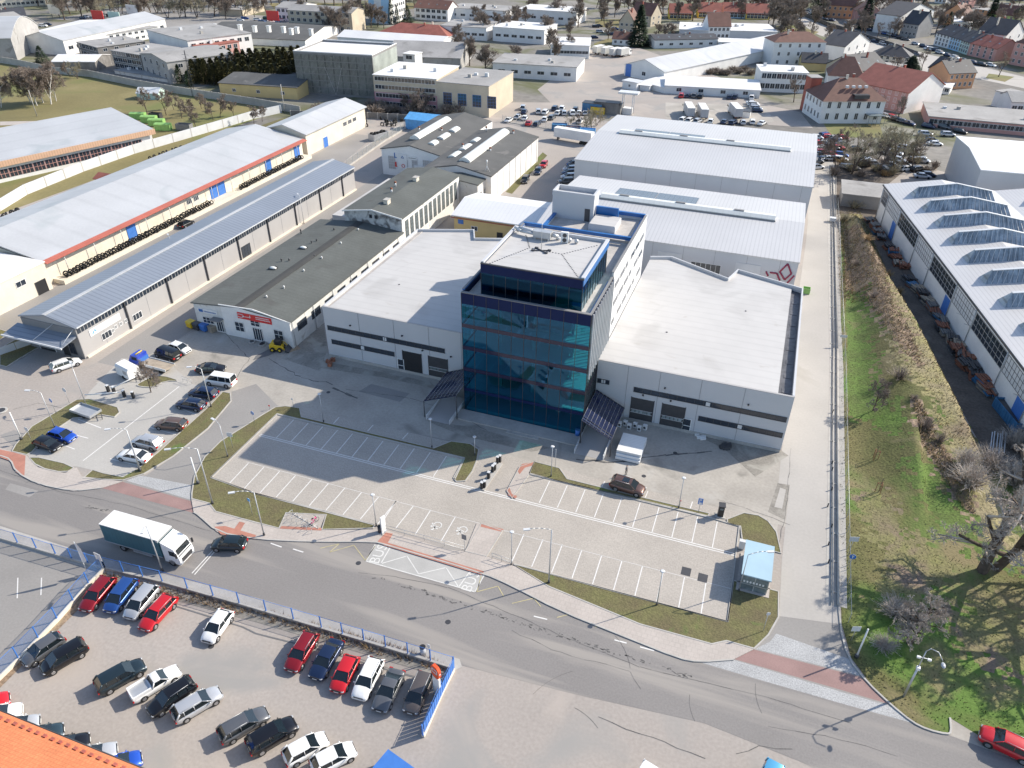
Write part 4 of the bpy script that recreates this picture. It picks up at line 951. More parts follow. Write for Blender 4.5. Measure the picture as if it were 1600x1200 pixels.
for i, (px, py) in enumerate(((427,420),(474,388))):
    p = at(px, py, 5.9); r = empty('skylight', ['small white skylight on the long grey-green roof, nearer the red banner', 'small white skylight on the long grey-green roof, farther from the red banner'][i], 'skylight', (p.x, p.y, 5.7)); box_part(r, 'curb', 'dmetal', (-.8,.8,-.5,.5,-.2,.4)); b = MB(); b.sphere((0,0,.4), .75, .45, .25); b.build('dome', M['skylt'], r)
# second, higher workshop
def high():
    r, w, d = bld('workshop', 'taller workshop with grey-green roof, tall side windows and a soot-stained gable end', (-87.2,135.2), (-73.3,135.2), 8.1, 31, 'gy', 1.1, 'stained', 'tar', .25,
       [('r', 2.2, 28.5, 12, 1.5, 4.3, 2.9, (3,5), 'dframe', 'glassl'), ('f', 6.5, 7.8, 2, .7, .8, 7.4, (1,1), 'dframe')], (), 'workshop')
    box_part(r, 'side_wall', 'dirtyw', (w+.002, w+.04, .1, d-.1, 0, 8.0)); b = MB(); b.extr([(-.3, 8.12), (w/2, 9.22), (w+.3, 8.12), (w+.3, 8.4), (w/2, 9.5), (-.3, 8.4)], 'y', -.4, -.26); b.build('verge_board', M['whitew'], r)
    for o in r.children:
        if o.name.startswith('window') and o.location.x > w-.01: o.location.x = w+.04
    box_part(r, 'lower_annex', 'mem', (-8.5, -.01, 8, d+5, 0, 3.2))
    for i, (px, py) in enumerate(((612,302),(618,292))): p = at(px, py, 8.9); cowl(p.x, p.y, 8.8, 'cardb', 'rusty round vent on the taller workshop roof, '+['nearer', 'farther'][i], 1.1, .35)
    for i, (px, py) in enumerate(((605,318),(650,283))):
        p = at(px, py, 9.2); q = empty('chimney', 'square pale chimney block on the taller workshop ridge, '+['nearer', 'farther'][i], 'chimney', (p.x, p.y, 9.)); box_part(q, 'shaft', 'creamw', (-.5,.5,-.7,.7,-.3,1.1)); box_part(q, 'cap', 'conc', (-.6,.6,-.8,.8,1.1,1.25))
    r, w, d = bld('workshop', 'low link building with grey-green roof between the taller workshop and the twin-roofed hall', (-81,166.5), (-68.5,166.5), 6.2, 12, 'gy', .8, 'dirtyw', 'tar', .3, [('r', 2, 10, 4, 1.2, 1.4, 2.6, (2,2))], (), 'workshop')
high()
# twin gable hall
def twin():
    r = empty('hall', 'white hall with two dark tar gables, rounded skylights and sign boards', 'warehouse', (-106, 171.5, 0))
    def prof(b, x0, x1, y0, y1, h, rh, th=None):
        xm = (x0+x1)/2
        if th is None: b.extr([(x0,0),(x1,0),(x1,h),(xm,h+rh),(x0,h)], 'y', y0, y1)
        else: b.extr([(x0-.3,h),(xm,h+rh),(x1+.3,h),(x1+.3,h+th),(xm,h+rh+th),(x0-.3,h+th)], 'y', y0-.2, y1)
    b = MB(); prof(b, 20.5, 39, 0, 38, 6.9, 1.8); prof(b, 2.5, 20.5, 11, 49, 6.9, 1.8); b.build('wall', M['whitew'], r)
    b = MB(); prof(b, 20.8, 39, 0, 38, 6.95, 1.8, .25); b.build('roof', M['tar2'], r)
    b = MB(); prof(b, 2.5, 20.1, 11, 49, 6.9, 1.8, .25); b.build('roof', M['tar2'], r)
    box_part(r, 'wall_pier', 'whitew', *[(39.001, 39.12, v-.15, v+.15, 0, 6.7) for v in (.3, 5.2, 9, 14, 18.5, 23, 27.5, 32, 37)])
    b = MB()
    def barrel(bb, xc, y0, y1, z, rr, hh):
        pr = [(xc-rr+2*rr*i/8, z+hh*math.sin(math.pi*i/8)+.25) for i in range(9)]
        bb.extr([(xc-rr, z-.2)]+pr+[(xc+rr, z-.2)], 'y', y0, y1)
    for xc, y0, y1 in ((30.5, 3.5, 33), (9.8, 17, 39)):
        b = MB(); barrel(b, xc, y0, y1, 8.9, 1.5, .75); b.build('skylight', M['skylt'], r)
    for xc, y0, y1, z in ((25, 8, 12.5, 7.9), (25, 15, 20, 7.9), (25, 23, 26.5, 7.9), (15.2, 16, 19, 8.1), (15.2, 22, 27, 8.1), (15.2, 30, 34, 8.1)):
        b = MB(); barrel(b, xc, y0, y1, z, 1.1, .4); b.build('skylight', M['skylt'], r)
    for i, u in enumerate((5.5, 16, 9.5, 12.5, 18)):
        o = put(r, winmesh(2.2 if i < 2 else 1.8, 3.6 if i != 2 else 2., 4, 5, 'lgrey', 'panelb'), 'f', u, 1.8 if i != 2 else 2.8, 39, 49, off=-11)
    put(r, doorm(3.4, 3.6, 'whitew', 'lgrey'), 'f', 14, 0, 39, 49, 'gate', -11)
    sg = box_part(r, 'sign_board', 'whitew', (7.6, 10.2, 10.85, 10.99, 2.2, 6.3)); b = MB(); b.path([(9.0+.45*math.cos(a), 10.83, 3.1+.45*math.sin(a)) for a in [i*.7 for i in range(10)]], .09, 4); b.build('red_emblem', M['red'], sg)
    b = MB(); b.path([(8.5, 10.83, 5.2), (8.9, 10.83, 5.8), (9.3, 10.83, 5.2), (8.5, 10.83, 5.2)], .07, 4); b.build('blue_emblem', M['dblue'], sg)
    b = MB(); b.box(6.4, 7.1, 10.85, 10.97, 5.0, 5.2); b.box(6.4, 6.6, 10.85, 10.97, 5.2, 6.4); b.build('blue_arrow', M['dblue'], sg); b = MB(); b.box(6.4, 7.1, 10.85, 10.97, 2.6, 2.8); b.box(6.5, 6.9, 10.85, 10.97, 2.8, 3.9); b.build('red_arrow', M['red'], sg)
    sb = box_part(r, 'sign_board', 'whitew', (10.6, 13.2, 10.85, 10.99, 5.0, 6.0)); b = MB(); [b.box(10.8+.2*i, 10.9+.2*i, 10.83, 10.849, 5.4, 5.6) for i in range(11)]; b.build('lettering', M['dframe'], sb)
    for i, (px, py) in enumerate(((655,204),(690,206),(766,237),(802,210),(723,231),(760,204))):
        p = at(px, py, 8.2); cowl(p.x, p.y, 7.9, 'cardb', 'rust red round vent on the twin tar roof, number %d from the left front' % (i+1), 1.2, .4)
    p = at(761,268,7.5); q = empty('roof_antenna', 'white tripod antenna at the front right of the twin tar roof', 'antenna', (p.x, p.y, 7.6)); b = MB(); b.tube((0,0,0),(0,0,2.6),.06); [b.tube((math.cos(a)*.8, math.sin(a)*.8, -.2), (0,0,1.3), .04) for a in (0,2.1,4.2)]; b.build('mast', M['frame'], q); b = MB(); b.tube((0,0,2),(0,0,2.8),.18,n=8); b.build('aerial', M['frame'], q)
twin()
# yellow building behind left hall, north halls
r, w, d = bld('storage_building', 'pale yellow single-storey building with white ribbed roof behind the left hall', (-67.4,149.4), (-44,149.4), 4.8, 15, 'gx', 1.6, 'yelloww', 'wroof', .5, [('f', 5, 5, 1, 1.6, 1.1, 1.8), ('f', 17.5, 17.5, 1, 1.6, 1.5, 1.5), ('f', 21.5, 21.5, 1, 1.2, 1., 1.9)], [('f', 11.2, 1.2, 2.2, 'black', 0)], 'building')
box_part(r, 'blue_sign', 'blue', (1.0, 2.3, -.08, -.002, 3.0, 4.0)); box_part(r, 'eave_board', 'rust', (-.5, w+.5, -.62, -.52, 4.4, 4.6))
def north(label, x0, x1, y0, y1, h, rh, wm, skl, sol, dd, wi):
    r, w, d = bld('warehouse', label, (x0,y0), (x1,y0), h, y1-y0, 'gx', rh, wm, 'aluy', .15, wi, dd, 'warehouse')
    s = rh/(d/2)
    for u0, u1 in skl:
        b = MB(); b.extr([(d/2-1.3, h+rh-.3), (d/2-1.3, h+rh+.5), (d/2-.5, h+rh+1.0), (d/2+.5, h+rh+1.0), (d/2+1.3, h+rh+.5), (d/2+1.3, h+rh-.3)], 'x', u0, u1); b.build('ridge_skylight', M['skylt'], r)
        b = MB(); b.box(u0-.1, u1+.1, d/2-1.45, d/2-1.31, h+rh-.4, h+rh+.35); [b.box(u0+k, u0+k+2, d/2-.3, d/2+.3, h+rh+1.001, h+rh+1.2) for k in (4, 16, 28)]; b.build('skylight_frame', M['paneld'], r)
    for u0, u1, v0, v1 in sol:
        z = lambda v: h+rh-(v-d/2)*s+.25
        for i in range(2):
            a, c = u0+(u1-u0)*i/2+.1, u0+(u1-u0)*(i+1)/2-.1; b = MB(); b.extr([(v0, z(v0)), (v1, z(v1)), (v1, z(v1)+.1), (v0, z(v0)+.1)], 'x', a, c); b.build('solar_panel_array', M['solar'], r)
    box_part(r, 'panel_joint', 'seamd', *[(u-.03, u+.03, -.02, -.001, .2, h-.1) for u in [6*k for k in range(1, int(w/6)+1)]])
    return r, w, d
north('pale ridged hall with solar panels left of its long ridge skylight, directly behind the tower', -44, 7.2, 138.4, 171.5, 9.9, 1.6, 'panel', [(9.3, 45.6)], [(at(968,300,10).x+44, at(1095,310,10).x+44, 18.4, 25.5)], [('f', 27.5, 4.4, 8.2, 'lgrey', 0), ('f', 42.4, 4.4, 8.2, 'lgrey', 0)], [('f', 34.6, 34.6, 1, 5.8, 2.0, 5.2, (6,1))])
wh = [o for o in COL.objects if o.name.startswith('warehouse') and 'solar panels left' in o.get('label', '')][0]
def aty(px, py, Y):
    d_ = FW*F+RT*(px-800)+UP*(600-py); return d_.x*Y/d_.y, HC+d_.z*Y/d_.y
b = MB()
for s_ in ([(1231,412),(1236.5,427.5),(1226,437),(1218.5,424.5),(1231,412)], [(1203,425.5),(1214,427),(1218.5,438)], [(1241,430.5),(1230,442)], [(1197,424),(1200,431)]):
    q_ = [aty(x, y, 138.38) for x, y in s_]; b.path([(x+44, -.04, z) for x, z in q_], .2, 4)
b.build('red_diamond_emblem', M['maroon'], wh)
north('large pale ribbed hall farthest north in the row, trailer parked at its corner', -47.8, 8.4, 180, 226.5, 11, 1.3, 'panel', [(6, 50)], [(9, 28, 26, 29.5)], [], [])

# ---------- big skylight hall on the right ----------
def rhall():
    P0 = Vector((44.6, 96, 0)); P1 = Vector((25.2, 198, 0)); d = (P1-P0); L = d.length; rz = math.atan2(d.y, d.x)   # wall runs away from camera
    # local frame: x to the right along front gable, y along the wall
    ry = rz-math.pi/2
    r = empty('factory_hall', 'huge white factory hall with rows of glazed roof monitors at the right edge', 'factory', P0, ry)
    w = 100; h = 8
    def LB(n, mt, fn):
        b = MB(); fn(b); return b.build(n, mt, r)
    LB('wall', M['whitew'], lambda b: (b.box(0, w, 0, L, 0, h)))
    nb = 4; bw = w/nb
    for i in range(nb):
        LB('roof', M['aluy'], lambda b: b.extr([(i*bw-.2*(i == 0), h+.02), (i*bw+bw/2, h+1.9), ((i+1)*bw, h+.02), ((i+1)*bw, h+.22), (i*bw+bw/2, h+2.1), (i*bw-.2*(i == 0), h+.22)], 'y', -.3, L+.3))
        for k in range(11):
            y = 4+k*9.1
            xx = i*bw
            # glazed monitor running across the bay
            for s, (xa, xb) in enumerate(((3.5, bw/2), (bw/2, bw-3.5))):
                za, zb = (h+.3+1.9*3.5/(bw/2), h+2.1) if s == 0 else (h+2.1, h+.3+1.9*3.5/(bw/2))
                b = MB(); n = 0
                hh = 2.1
                e0 = 1.2 if s == 0 else 0; e1 = 0 if s == 0 else 1.2
                V = [(xx+xa, y-1.7, za-.3), (xx+xb, y-1.7, zb-.3), (xx+xb, y+1.7, zb-.3), (xx+xa, y+1.7, za-.3), (xx+xa+e0, y-.15, za+hh), (xx+xb-e1, y-.15, zb+hh), (xx+xb-e1, y+.15, zb+hh), (xx+xa+e0, y+.15, za+hh)]
                b.v += V
                for f in ((0,1,5,4),(1,2,6,5),(2,3,7,6),(3,0,4,7),(4,5,6,7)): b.f.append(f); b.m.append(0); b.sm.append(False)
                A_, B_ = Vector(V[4]), Vector(V[5])
                n_ = len(b.f)
                b.obox((A_+B_)/2+Vector((0,.15,.05)), (B_-A_)/2, (0,.3,0), (0,0,.06), 1)
                for q in range(1, 9):
                    t = q/9; u_ = A_.lerp(B_, t); l_ = Vector(V[0]).lerp(Vector(V[1]), t); b.tube(u_, l_+Vector((0,-.03,0)), .06, n=3, mi=1, caps=False)
                if len(r.children) < 95: b.build('roof_monitor', [M['greyg'], M['lgrey']], r)
    LB('gutter', M['dmetal'], lambda b: b.box(-.35, -.02, -.3, L+.3, h-.15, h+.12))
    # window bands: dark glazed and white blanked alternate
    y = 1.5; k = 0
    while y < L-4:
        l = 13.5 if k % 2 == 0 else 9.5
        l = min(l, L-1-y)
        mt = 'glass' if k % 2 == 0 else 'lgrey'
        LB('grid_window', [M[mt], M['dframe'] if k % 2 else M['panelb']], lambda b: (b.box(-.04, .0, y, y+l, 4.2, 7.3), [b.box(-.07, -.04, y+l*q/9-.04, y+l*q/9+.04, 4.2, 7.3, 1) for q in range(10)], [b.box(-.066, -.04, y, y+l, z-.04, z+.04, 1) for z in (4.25, 5.2, 6.2, 7.25)]))
        if k in (0, 3, 6): LB('gate', M['blue'], lambda b: b.box(-.05, .0, y+l+.6, y+l+3.6, .02, 4.0))
        LB('drainpipe', M['metal'], lambda b: b.tube((-.15, y+l+.3, 0), (-.15, y+l+.3, 7.9), .09))
        y += l+.6; k += 1
    LB('wall_lamp', M['metal'], lambda b: [b.tube((-.05, yy, 4.3), (-1.1, yy, 4.6), .05) for yy in (18, 40, 44, 63)])
    return r
rhall()
bld('warehouse', 'plain white hall with grey ribbed roof just beyond the skylight factory at the right edge', (47.3,211), (110,215), 10.4, 31, 'gx', 1.2, 'panel', 'wroof', .2, [], (), 'warehouse')
bld('shed', 'low open shed with dark roof between the road wall and the white hall', (17,203), (42,203.5), 3.2, 9, 'shb', .6, 'paneld', 'groof', .4, [], (), 'shed')
bld('shed', 'long narrow grey-roofed shed against the north side of the far ribbed hall', (-40,229.5), (10,229.5), 3.4, 6, 'flat', 0, 'greyw', 'groof', .3, [], (), 'shed')

# orange tiled roof in the front corner
def orange():
    a, c = at(0,1112,5), at(232,1206,5); v = c-a; rz = math.atan2(v.y, v.x)
    a = a-v.normalized()*14; L = v.length+26; 
    r = empty('house', 'house corner with bright orange tiled roof in the bottom left corner of the picture', 'house', (a.x, a.y, 0), rz)
    b = MB(); b.box(.3, L, -12, -.6, 0, 4.8); b.build('wall', M['creamw'], r)
    b = MB(); b.extr([(0, 4.9), (-6.5, 8.4), (-13, 4.9), (-13, 5.1), (-6.5, 8.6), (0, 5.1)], 'x', 0, L+.6); b.build('roof', M['oranger'], r)
    b = MB(); b.tube((0, .1, 4.9), (L+.6, .1, 4.9), .1); b.build('gutter', M['dmetal'], r)
    b = MB(); [b.box(.4+k*.85, .75+k*.85, -.75, -.5, 5.42, 5.62) for k in range(int(L/.85))]; b.build('snow_guard', M['rust'], r)
orange()
# ================= vehicles =================
def interp(tab, x):
    if x <= tab[0][0]: return tab[0][1]
    for (a, va), (c, vc) in zip(tab, tab[1:]):
        if x <= c: return va+(vc-va)*(x-a)/(c-a)
    return tab[-1][1]
# type: length, width, height, belt, bonnet height at nose, windscreen base, roof front, roof rear, rear glass base, tail height  (x as share of length from the nose)
CT = dict(hatch=(4.15,1.80,1.50,.96,.74,.22,.42,.84,.97,.95), wagon=(4.7,1.86,1.50,.96,.72,.24,.41,.88,.985,.95), sedan=(4.8,1.88,1.44,.95,.72,.25,.42,.72,.87,.98),
  suv=(4.7,1.94,1.66,1.06,.86,.23,.39,.88,.985,1.05), mpv=(4.5,1.86,1.62,1.02,.76,.17,.36,.90,.985,1.0), coupe=(4.7,1.9,1.38,.92,.70,.28,.47,.68,.88,.97), van=(5.0,1.92,1.98,1.15,.88,.13,.25,.965,.99,1.1), pickup=(4.9,1.78,1.48,.95,.76,.26,.40,.54,.60,.90))
CM = {}
def car_meshes(ty):
    if ty in CM: return CM[ty]
    L, Wd, H, bl, nh, ws, rf, rr, rg, th = CT[ty]
    X = lambda s: L/2-s*L
    hw0 = Wd/2
    xs = [0, .02, .06, .12, .19, .27, .36, .5, .64, .76, .86, .93, .975, 1.]
    def hw(s): return hw0*interp([(0,.78),(.02,.86),(.06,.93),(.14,.985),(.3,1),(.8,1),(.93,.96),(.98,.9),(1,.84)], s)
    if ty == 'pickup': top = lambda s: interp([(0,.5),(.02,nh-.08),(.06,nh),(ws,bl),(1,.93)], s)
    else: top = lambda s: interp([(0,.52),(.02,nh-.1),(.06,nh),(ws*.7,bl-.06),(ws,bl-.01),(rg,bl+.01),(.99,th-.05),(1,th-.25)], s)
    bot = lambda s: interp([(0,.32),(.04,.22),(.9,.22),(1,.36)], s)
    b = MB(); rows = []
    for s in xs:
        h = hw(s); z0, z1 = bot(s), top(s); zm = z0+(z1-z0)*.55
        rows.append([(X(s), -h*.9, z0), (X(s), -h, z0+.12), (X(s), -h*1.0, zm), (X(s), -h*.97, z1-.1), (X(s), -h*.86, z1-.01), (X(s), -h*.4, z1+.03), (X(s), h*.4, z1+.03), (X(s), h*.86, z1-.01), (X(s), h*.97, z1-.1), (X(s), h, zm), (X(s), h, z0+.12), (X(s), h*.9, z0)])
    b.grid(rows, 0, True, True, True)
    # roof skin and pillars
    hb, hr = hw0*.93, hw0*.76
    def gp(s, sg, t, o=0.): # t 0 belt .. 1 roof
        return hb+(hr-hb)*t+o
    zb = bl-.02
    def xtop(t, side):
        return X(ws)+(X(rf)-X(ws))*t if side == 'f' else X(rg)+(X(rr)-X(rg))*t
    rs = [rf, rf+(rr-rf)*.15, (rf+rr)/2, rr-(rr-rf)*.12, rr]
    rows = [[(X(s), -hr*1.02*k1, H-d1), (X(s), -hr*.85*k1, H-d1+.04), (X(s), 0, H-d1+.055), (X(s), hr*.85*k1, H-d1+.04), (X(s), hr*1.02*k1, H-d1)] for s, d1, k1 in zip(rs, (.055,.045,.045,.045,.07), (.97,1,1,1,.97))]
    b.grid(rows, 0, False, True)
    b.grid([[(x, y, z-.05) for x, y, z in r] for r in rows][::-1], 0, False, True)
    for sg in (-1, 1):
        P = lambda s, t: Vector((s, sg*(hb+(hr-hb)*t)*1.005, zb+(H-.05-zb)*t))
        w = .045
        b.tube(P(xtop(0,'f'), 0), P(xtop(1,'f'), 1), w, n=4); b.tube(P(xtop(0,'b'), 0), P(xtop(1,'b'), 1), w*(2.2 if ty in ('hatch','suv','wagon','mpv') else 1.5), n=4)
        mids = [(ws+rg)/2-.02] if ty != 'pickup' else []
        if ty in ('wagon', 'suv', 'mpv', 'van'): mids.append(.80)
        for s in mids: b.tube(P(X(s), 0), P(X(s), 1), w*.8, n=4)
    if ty == 'pickup':
        pass
    body = b.mesh('body', [M['black'], M['black']])
    # glass house
    g = MB(); A = .985
    x0b, x1b, x0t, x1t = xtop(0,'f'), xtop(0,'b'), xtop(1,'f'), xtop(1,'b')
    V = [(x0b,-hb*.99,zb),(x1b,-hb*.96,zb),(x1b,hb*.96,zb),(x0b,hb*.99,zb),(x0t,-hr*A,H-.05),(x1t,-hr*A,H-.05),(x1t,hr*A,H-.05),(x0t,hr*A,H-.05)]
    g.v += V
    for f in ((0,1,5,4),(1,2,6,5),(2,3,7,6),(3,0,4,7),(4,5,6,7),(3,2,1,0)): g.f.append(f); g.m.append(0); g.sm.append(False)
    glass = g.mesh('window', [M['cglass']])
    r = .33 if ty not in ('suv','van') else .37
    t = MB(); t.tube((0,-.11,0), (0,.11,0), r, n=16); tyre = t.mesh('tyre', [M['tyre']])
    t = MB(); t.tube((0,-.125,0), (0,.125,0), r*.62, n=12); rim = t.mesh('rim', [M['rim']])
    arch = MB()
    wx = (X(.185), X(.80))
    for x in wx:
        for sg in (-1, 1): arch.tube((x, sg*(hw0-.12), r+.01), (x, sg*(hw0+.005), r+.01), r*1.17, n=16)
    arches = arch.mesh('wheel_arch', [M['black']])
    q = MB(); q.sphere((0,0,0), .17, .2, .05, 8, 5); hl = q.mesh('headlight', [M['lampw']])
    q = MB(); q.box(-.06,.06,-.17,.17,-.12,.12); tl = q.mesh('tail_light', [M['lampr']])
    q = MB(); q.sphere((0,0,0), .07, .13, .08, 6, 4); mr = q.mesh('mirror', [M['black']])
    q = MB(); q.box(-.01,.01,-.26,.26,-.055,.055); np_ = q.mesh('number_plate', [M['plate']])
    q = MB(); q.box(-.02,.05,-.5,.5,-.1,.1); gr = q.mesh('grille', [M['black']])
    CM[ty] = dict(body=body, glass=glass, tyre=tyre, rim=rim, arches=arches, hl=hl, tl=tl, mr=mr, np=np_, gr=gr, wx=wx, r=r, hw=hw0, X=X, nh=nh, bl=bl, th=th, ws=ws, L=L, H=H, rf=rf, rr=rr, hr=hr)
    return CM[ty]
LOW = {}
def lowcar(ty):
    if ty in LOW: return LOW[ty]
    m_ = car_meshes(ty); b = MB()
    def addm(me, mi, off=(0,0,0), ry=False):
        n = len(b.v)
        for v in me.vertices: b.v.append((v.co.x+off[0], v.co.y+off[1], v.co.z+off[2]))
        for p in me.polygons: b.f.append(tuple(n+i for i in p.vertices)); b.m.append(mi); b.sm.append(p.use_smooth)
    addm(m_['body'], 0); addm(m_['glass'], 1)
    for x in m_['wx']:
        for sg in (-1, 1): addm(m_['tyre'], 2, (x, sg*(m_['hw']-.08), m_['r']))
    LOW[ty] = b.mesh('car', [M['black'], M['cglass'], M['tyre']]); return LOW[ty]
def slot(o, mt):
    o.material_slots[0].link = 'OBJECT'; o.material_slots[0].material = mt
def car(ty, color, p, head, label, group=None, cat='car', rails=False, roofc=None, sunroof=False):
    """full car: p = centre on the ground, head = heading angle"""
    m_ = car_meshes(ty); X = m_['X']
    r = empty('parked_car' if cat != 'van' else 'van', label, cat, (p.x, p.y, .03), head, group)
    pm = paint(color, CARCOL[color], .0 if color in ('white','red') else .35)
    o = link('body', m_['body'], r); slot(o, pm)
    link('wheel_arch', m_['arches'], r); link('window', m_['glass'], r)
    for x in m_['wx']:
        for sg in (-1, 1):
            t = link('wheel', m_['tyre'], r, (x, sg*(m_['hw']-.1), m_['r'])); link('rim', m_['rim'], t)
    for sg in (-1, 1):
        link('headlight', m_['hl'], r, (X(.03), sg*m_['hw']*.68, m_['nh']-.15)); link('tail_light', m_['tl'], r, (X(.992), sg*m_['hw']*.74, m_['th']-.22))
        o = link('mirror', m_['mr'], r, (X(m_['ws']+.05), sg*(m_['hw']+.07), m_['bl']+.02)); slot(o, pm)
    link('number_plate', m_['np'], r, (X(.0)+.015, 0, .45)); link('number_plate', m_['np'], r, (X(1.)-.012, 0, .62))
    link('grille', m_['gr'], r, (X(.012)-.0, 0, .55))
    if rails:
        b = MB(); [b.tube((X(m_['rf']+.04), sg*m_['hr']*.92, m_['H']+.03), (X(m_['rr']-.04), sg*m_['hr']*.92, m_['H']+.03), .025, n=5) for sg in (-1, 1)]; b.build('roof_rail', M['metal'], r)
    if sunroof:
        b = MB(); b.box(X(.66), X(.47), -.45, .45, m_['H']+.005, m_['H']+.025); b.build('sunroof', M['cglass'], r)
    if ty == 'pickup':
        b = MB(); b.box(X(.975), X(.63), -.70, .70, .9, 1.0); b.build('load_bed', M['metal'], r)
        b = MB(); b.box(X(.985), X(.62), -.86, -.72, .88, 1.22); b.box(X(.985), X(.62), .72, .86, .88, 1.22); b.box(X(.99), X(.97), -.72, .72, .88, 1.22); o = b.build('bed_wall', M['black'], r); slot(o, pm)
    return r
def carpx(ty, color, front, rear, label, group=None, **k):
    f, q = at(*front, .6), at(*rear, .6); return car(ty, color, (f+q)/2, math.atan2(f.y-q.y, f.x-q.x), label, group, **k)
gD = 'cars in the dealer yard below the blue fence'; 
for a in [
 ('wagon','darkred',(132,952),(172,905),'dark red estate car parked first from the corner of the blue fence'),
 ('mpv','blue',(170,955),(207,908),'dark blue people carrier between the dark red and the silver car by the fence'),
 ('mpv','silver',(201,965),(240,918),'silver people carrier between the blue one and a bright red estate'),
 ('wagon','red',(226,980),(267,936),'bright red estate with silver roof rails, last of the four under the fence', dict(rails=True)),
 ('hatch','white',(322,1003),(357,955),'lone white-silver hatchback standing apart in the middle below the fence'),
 ('hatch','grey',(38,1035),(96,996),'small blue-grey hatchback touching the left blue fence'),
 ('mpv','black',(66,1047),(133,1008),'black people carrier beside the small blue-grey hatchback'),
 ('suv','darkteal',(219,1040),(158,1074),'dark petrol blue crossover left of the white pickup'),
 ('pickup','white',(274,1048),(210,1087),'white pickup with open load bed and dark tailgate'),
 ('wagon','black',(231,1114),(304,1065),'black estate with silver roof rails between the pickup and a silver estate', dict(rails=True)),
 ('wagon','silver',(342,1080),(273,1121),'silver-white estate with a black rear window, right of the black estate', dict(rails=True)),
 ('wagon','grey',(416,1112),(345,1153),'dark grey estate with silver roof rails in the second pair of the front row', dict(rails=True)),
 ('suv','black',(464,1127),(386,1173),'large black estate right beside the dark grey one in the front row'),
 ('hatch','white',(510,1152),(445,1188),'white hatchback with a spoiler, nearer of two alike at the bottom edge'),
 ('hatch','white',(557,1166),(484,1204),'white hatchback cut off by the bottom edge, rightmost of the row'),
 ('wagon','darkred',(454,1046),(488,992),'dark red estate leading the right-hand row of six cars', dict(rails=True)),
 ('sedan','navy',(491,1060),(528,1001),'dark blue metallic saloon second in the right-hand row'),
 ('hatch','red',(525,1080),(552,1027),'bright red hatchback third in the right-hand row'),
 ('wagon','white',(559,1092),(590,1030),'white-silver estate between the bright red and the grey coupe', dict(rails=True)),
 ('coupe','grey',(591,1111),(622,1047),'dark grey coupe next to the brown-grey people carrier'),
 ('mpv','taupe',(640,1114),(667,1053),'brown-grey people carrier beside the orange and white totem sign', dict(rails=True)),
 ('suv','white',(15,1116),(-32,1133),'white car poking out leftmost above the orange roof'),
 ('hatch','silver',(50,1130),(-2,1149),'pale silver hatchback poking out above the orange roof'),
 ('hatch','teal',(88,1143),(34,1165),'grey-teal hatchback poking out above the orange roof'),
 ('wagon','black',(125,1160),(68,1182),'black car poking out above the orange roof edge'),
 ('wagon','silver',(168,1175),(111,1197),'silver car with dark windscreen above the orange roof edge'),
 ('hatch','brightblue',(208,1188),(158,1210),'bright blue car poking out rightmost above the orange roof'),
 ('hatch','red',(-3,1096),(-43,1113),'red car cut off by the left edge above the orange roof'),
 ]:
    carpx(*a[:5], gD, **(a[5] if len(a) > 5 else {}))
gL = 'cars in the small left-hand car park'
for a in [
 ('hatch','black',(97,701),(53,687),'black hatchback with pale headlights in the bay nearest the street'),
 ('hatch','brightblue',(121,687),(74,675),'vivid blue hatchback beside the black one on the left'),
 ('wagon','bronze',(245,661),(289,665),'bronze brown estate alone in the middle of the right bays', dict(rails=True)),
 ('suv','silver',(208,686),(253,697),'silver-blue crossover behind the white saloon'),
 ('sedan','white',(186,708),(233,717),'white saloon parked in front of the slim white flagpole'),
 ('wagon','navy',(275,628),(321,636),'dark blue estate, second from the top of the right bays', dict(rails=True)),
 ('wagon','navy',(297,611),(338,617),'dark navy estate touching the white van\'s front, top of the right bays'),
 ]:
    carpx(*a[:5], gL, **(a[5] if len(a) > 5 else {}))
carpx('wagon','white',(124,562),(81,577),'white estate with roof rails in front of the grey hall canopy', rails=True)
carpx('coupe','black',(349,575),(310,576),'black sports coupe behind the white van')
carpx('van','white',(323,592),(367,599),'white passenger van with side windows beside the asphalt lane', cat='van')
carpx('van','black',(241,547),(283,562),'tall black van with silver side windows next to the blue flatbed truck', cat='van')
carpx('hatch','white',(298,550),(264,539),'white hatchback almost hidden behind the black van')
carpx('suv','brown',(1010,769),(952,752),'bronze-brown crossover with panoramic roof stopped outside the right hall', sunroof=True, rails=True)
carpx('hatch','darkteal',(334,849),(382,851),'dark green-blue hatchback driving towards the white truck on the road')
carpx('suv','red',(1537,1146),(1612,1182),'bright red estate parked on the gravel at the bottom right corner', rails=True)
carpx('hatch','black',(298,346),(284,353),'small black car half hidden behind the grey-blue roof')
# cars by the twin hall and the far ribbed hall
for i, (ty, c, f, q, l) in enumerate([('wagon','black',(817,286),(824,275),'black estate nearest of three by the grass strip of the twin hall'), ('hatch','navy',(837,273),(844,262),'dark blue hatchback in the middle of three by the grass strip'), ('hatch','red',(846,262),(853,252),'red hatchback farthest of three by the grass strip'),
  ('suv','grey',(875,284),(894,283),'grey off-road car nearest of the row beside the far hall'), ('wagon','silver',(880,276),(897,275),'silver estate second of the row beside the far hall'), ('wagon','navy',(881,270),(898,269),'dark blue estate third of the row beside the far hall'), ('wagon','silver',(884,264),(899,263),'silver estate fourth of the row beside the far hall'), ('hatch','grey',(890,256),(901,255),'grey hatchback farthest of the row beside the far hall')]):
    carpx(ty, c, f, q, l, 'cars parked by the rear halls')
rnd = random.Random(21)
def far(ty, c, px, py, ang, label, group, j=0.):
    p = at(px, py); o = link('parked_car', lowcar(ty), None, (p.x, p.y, .02), ang+rnd.uniform(-j, j)); slot(o, paint(c, CARCOL[c], .2)); tag(o, label, 'car', group); return o
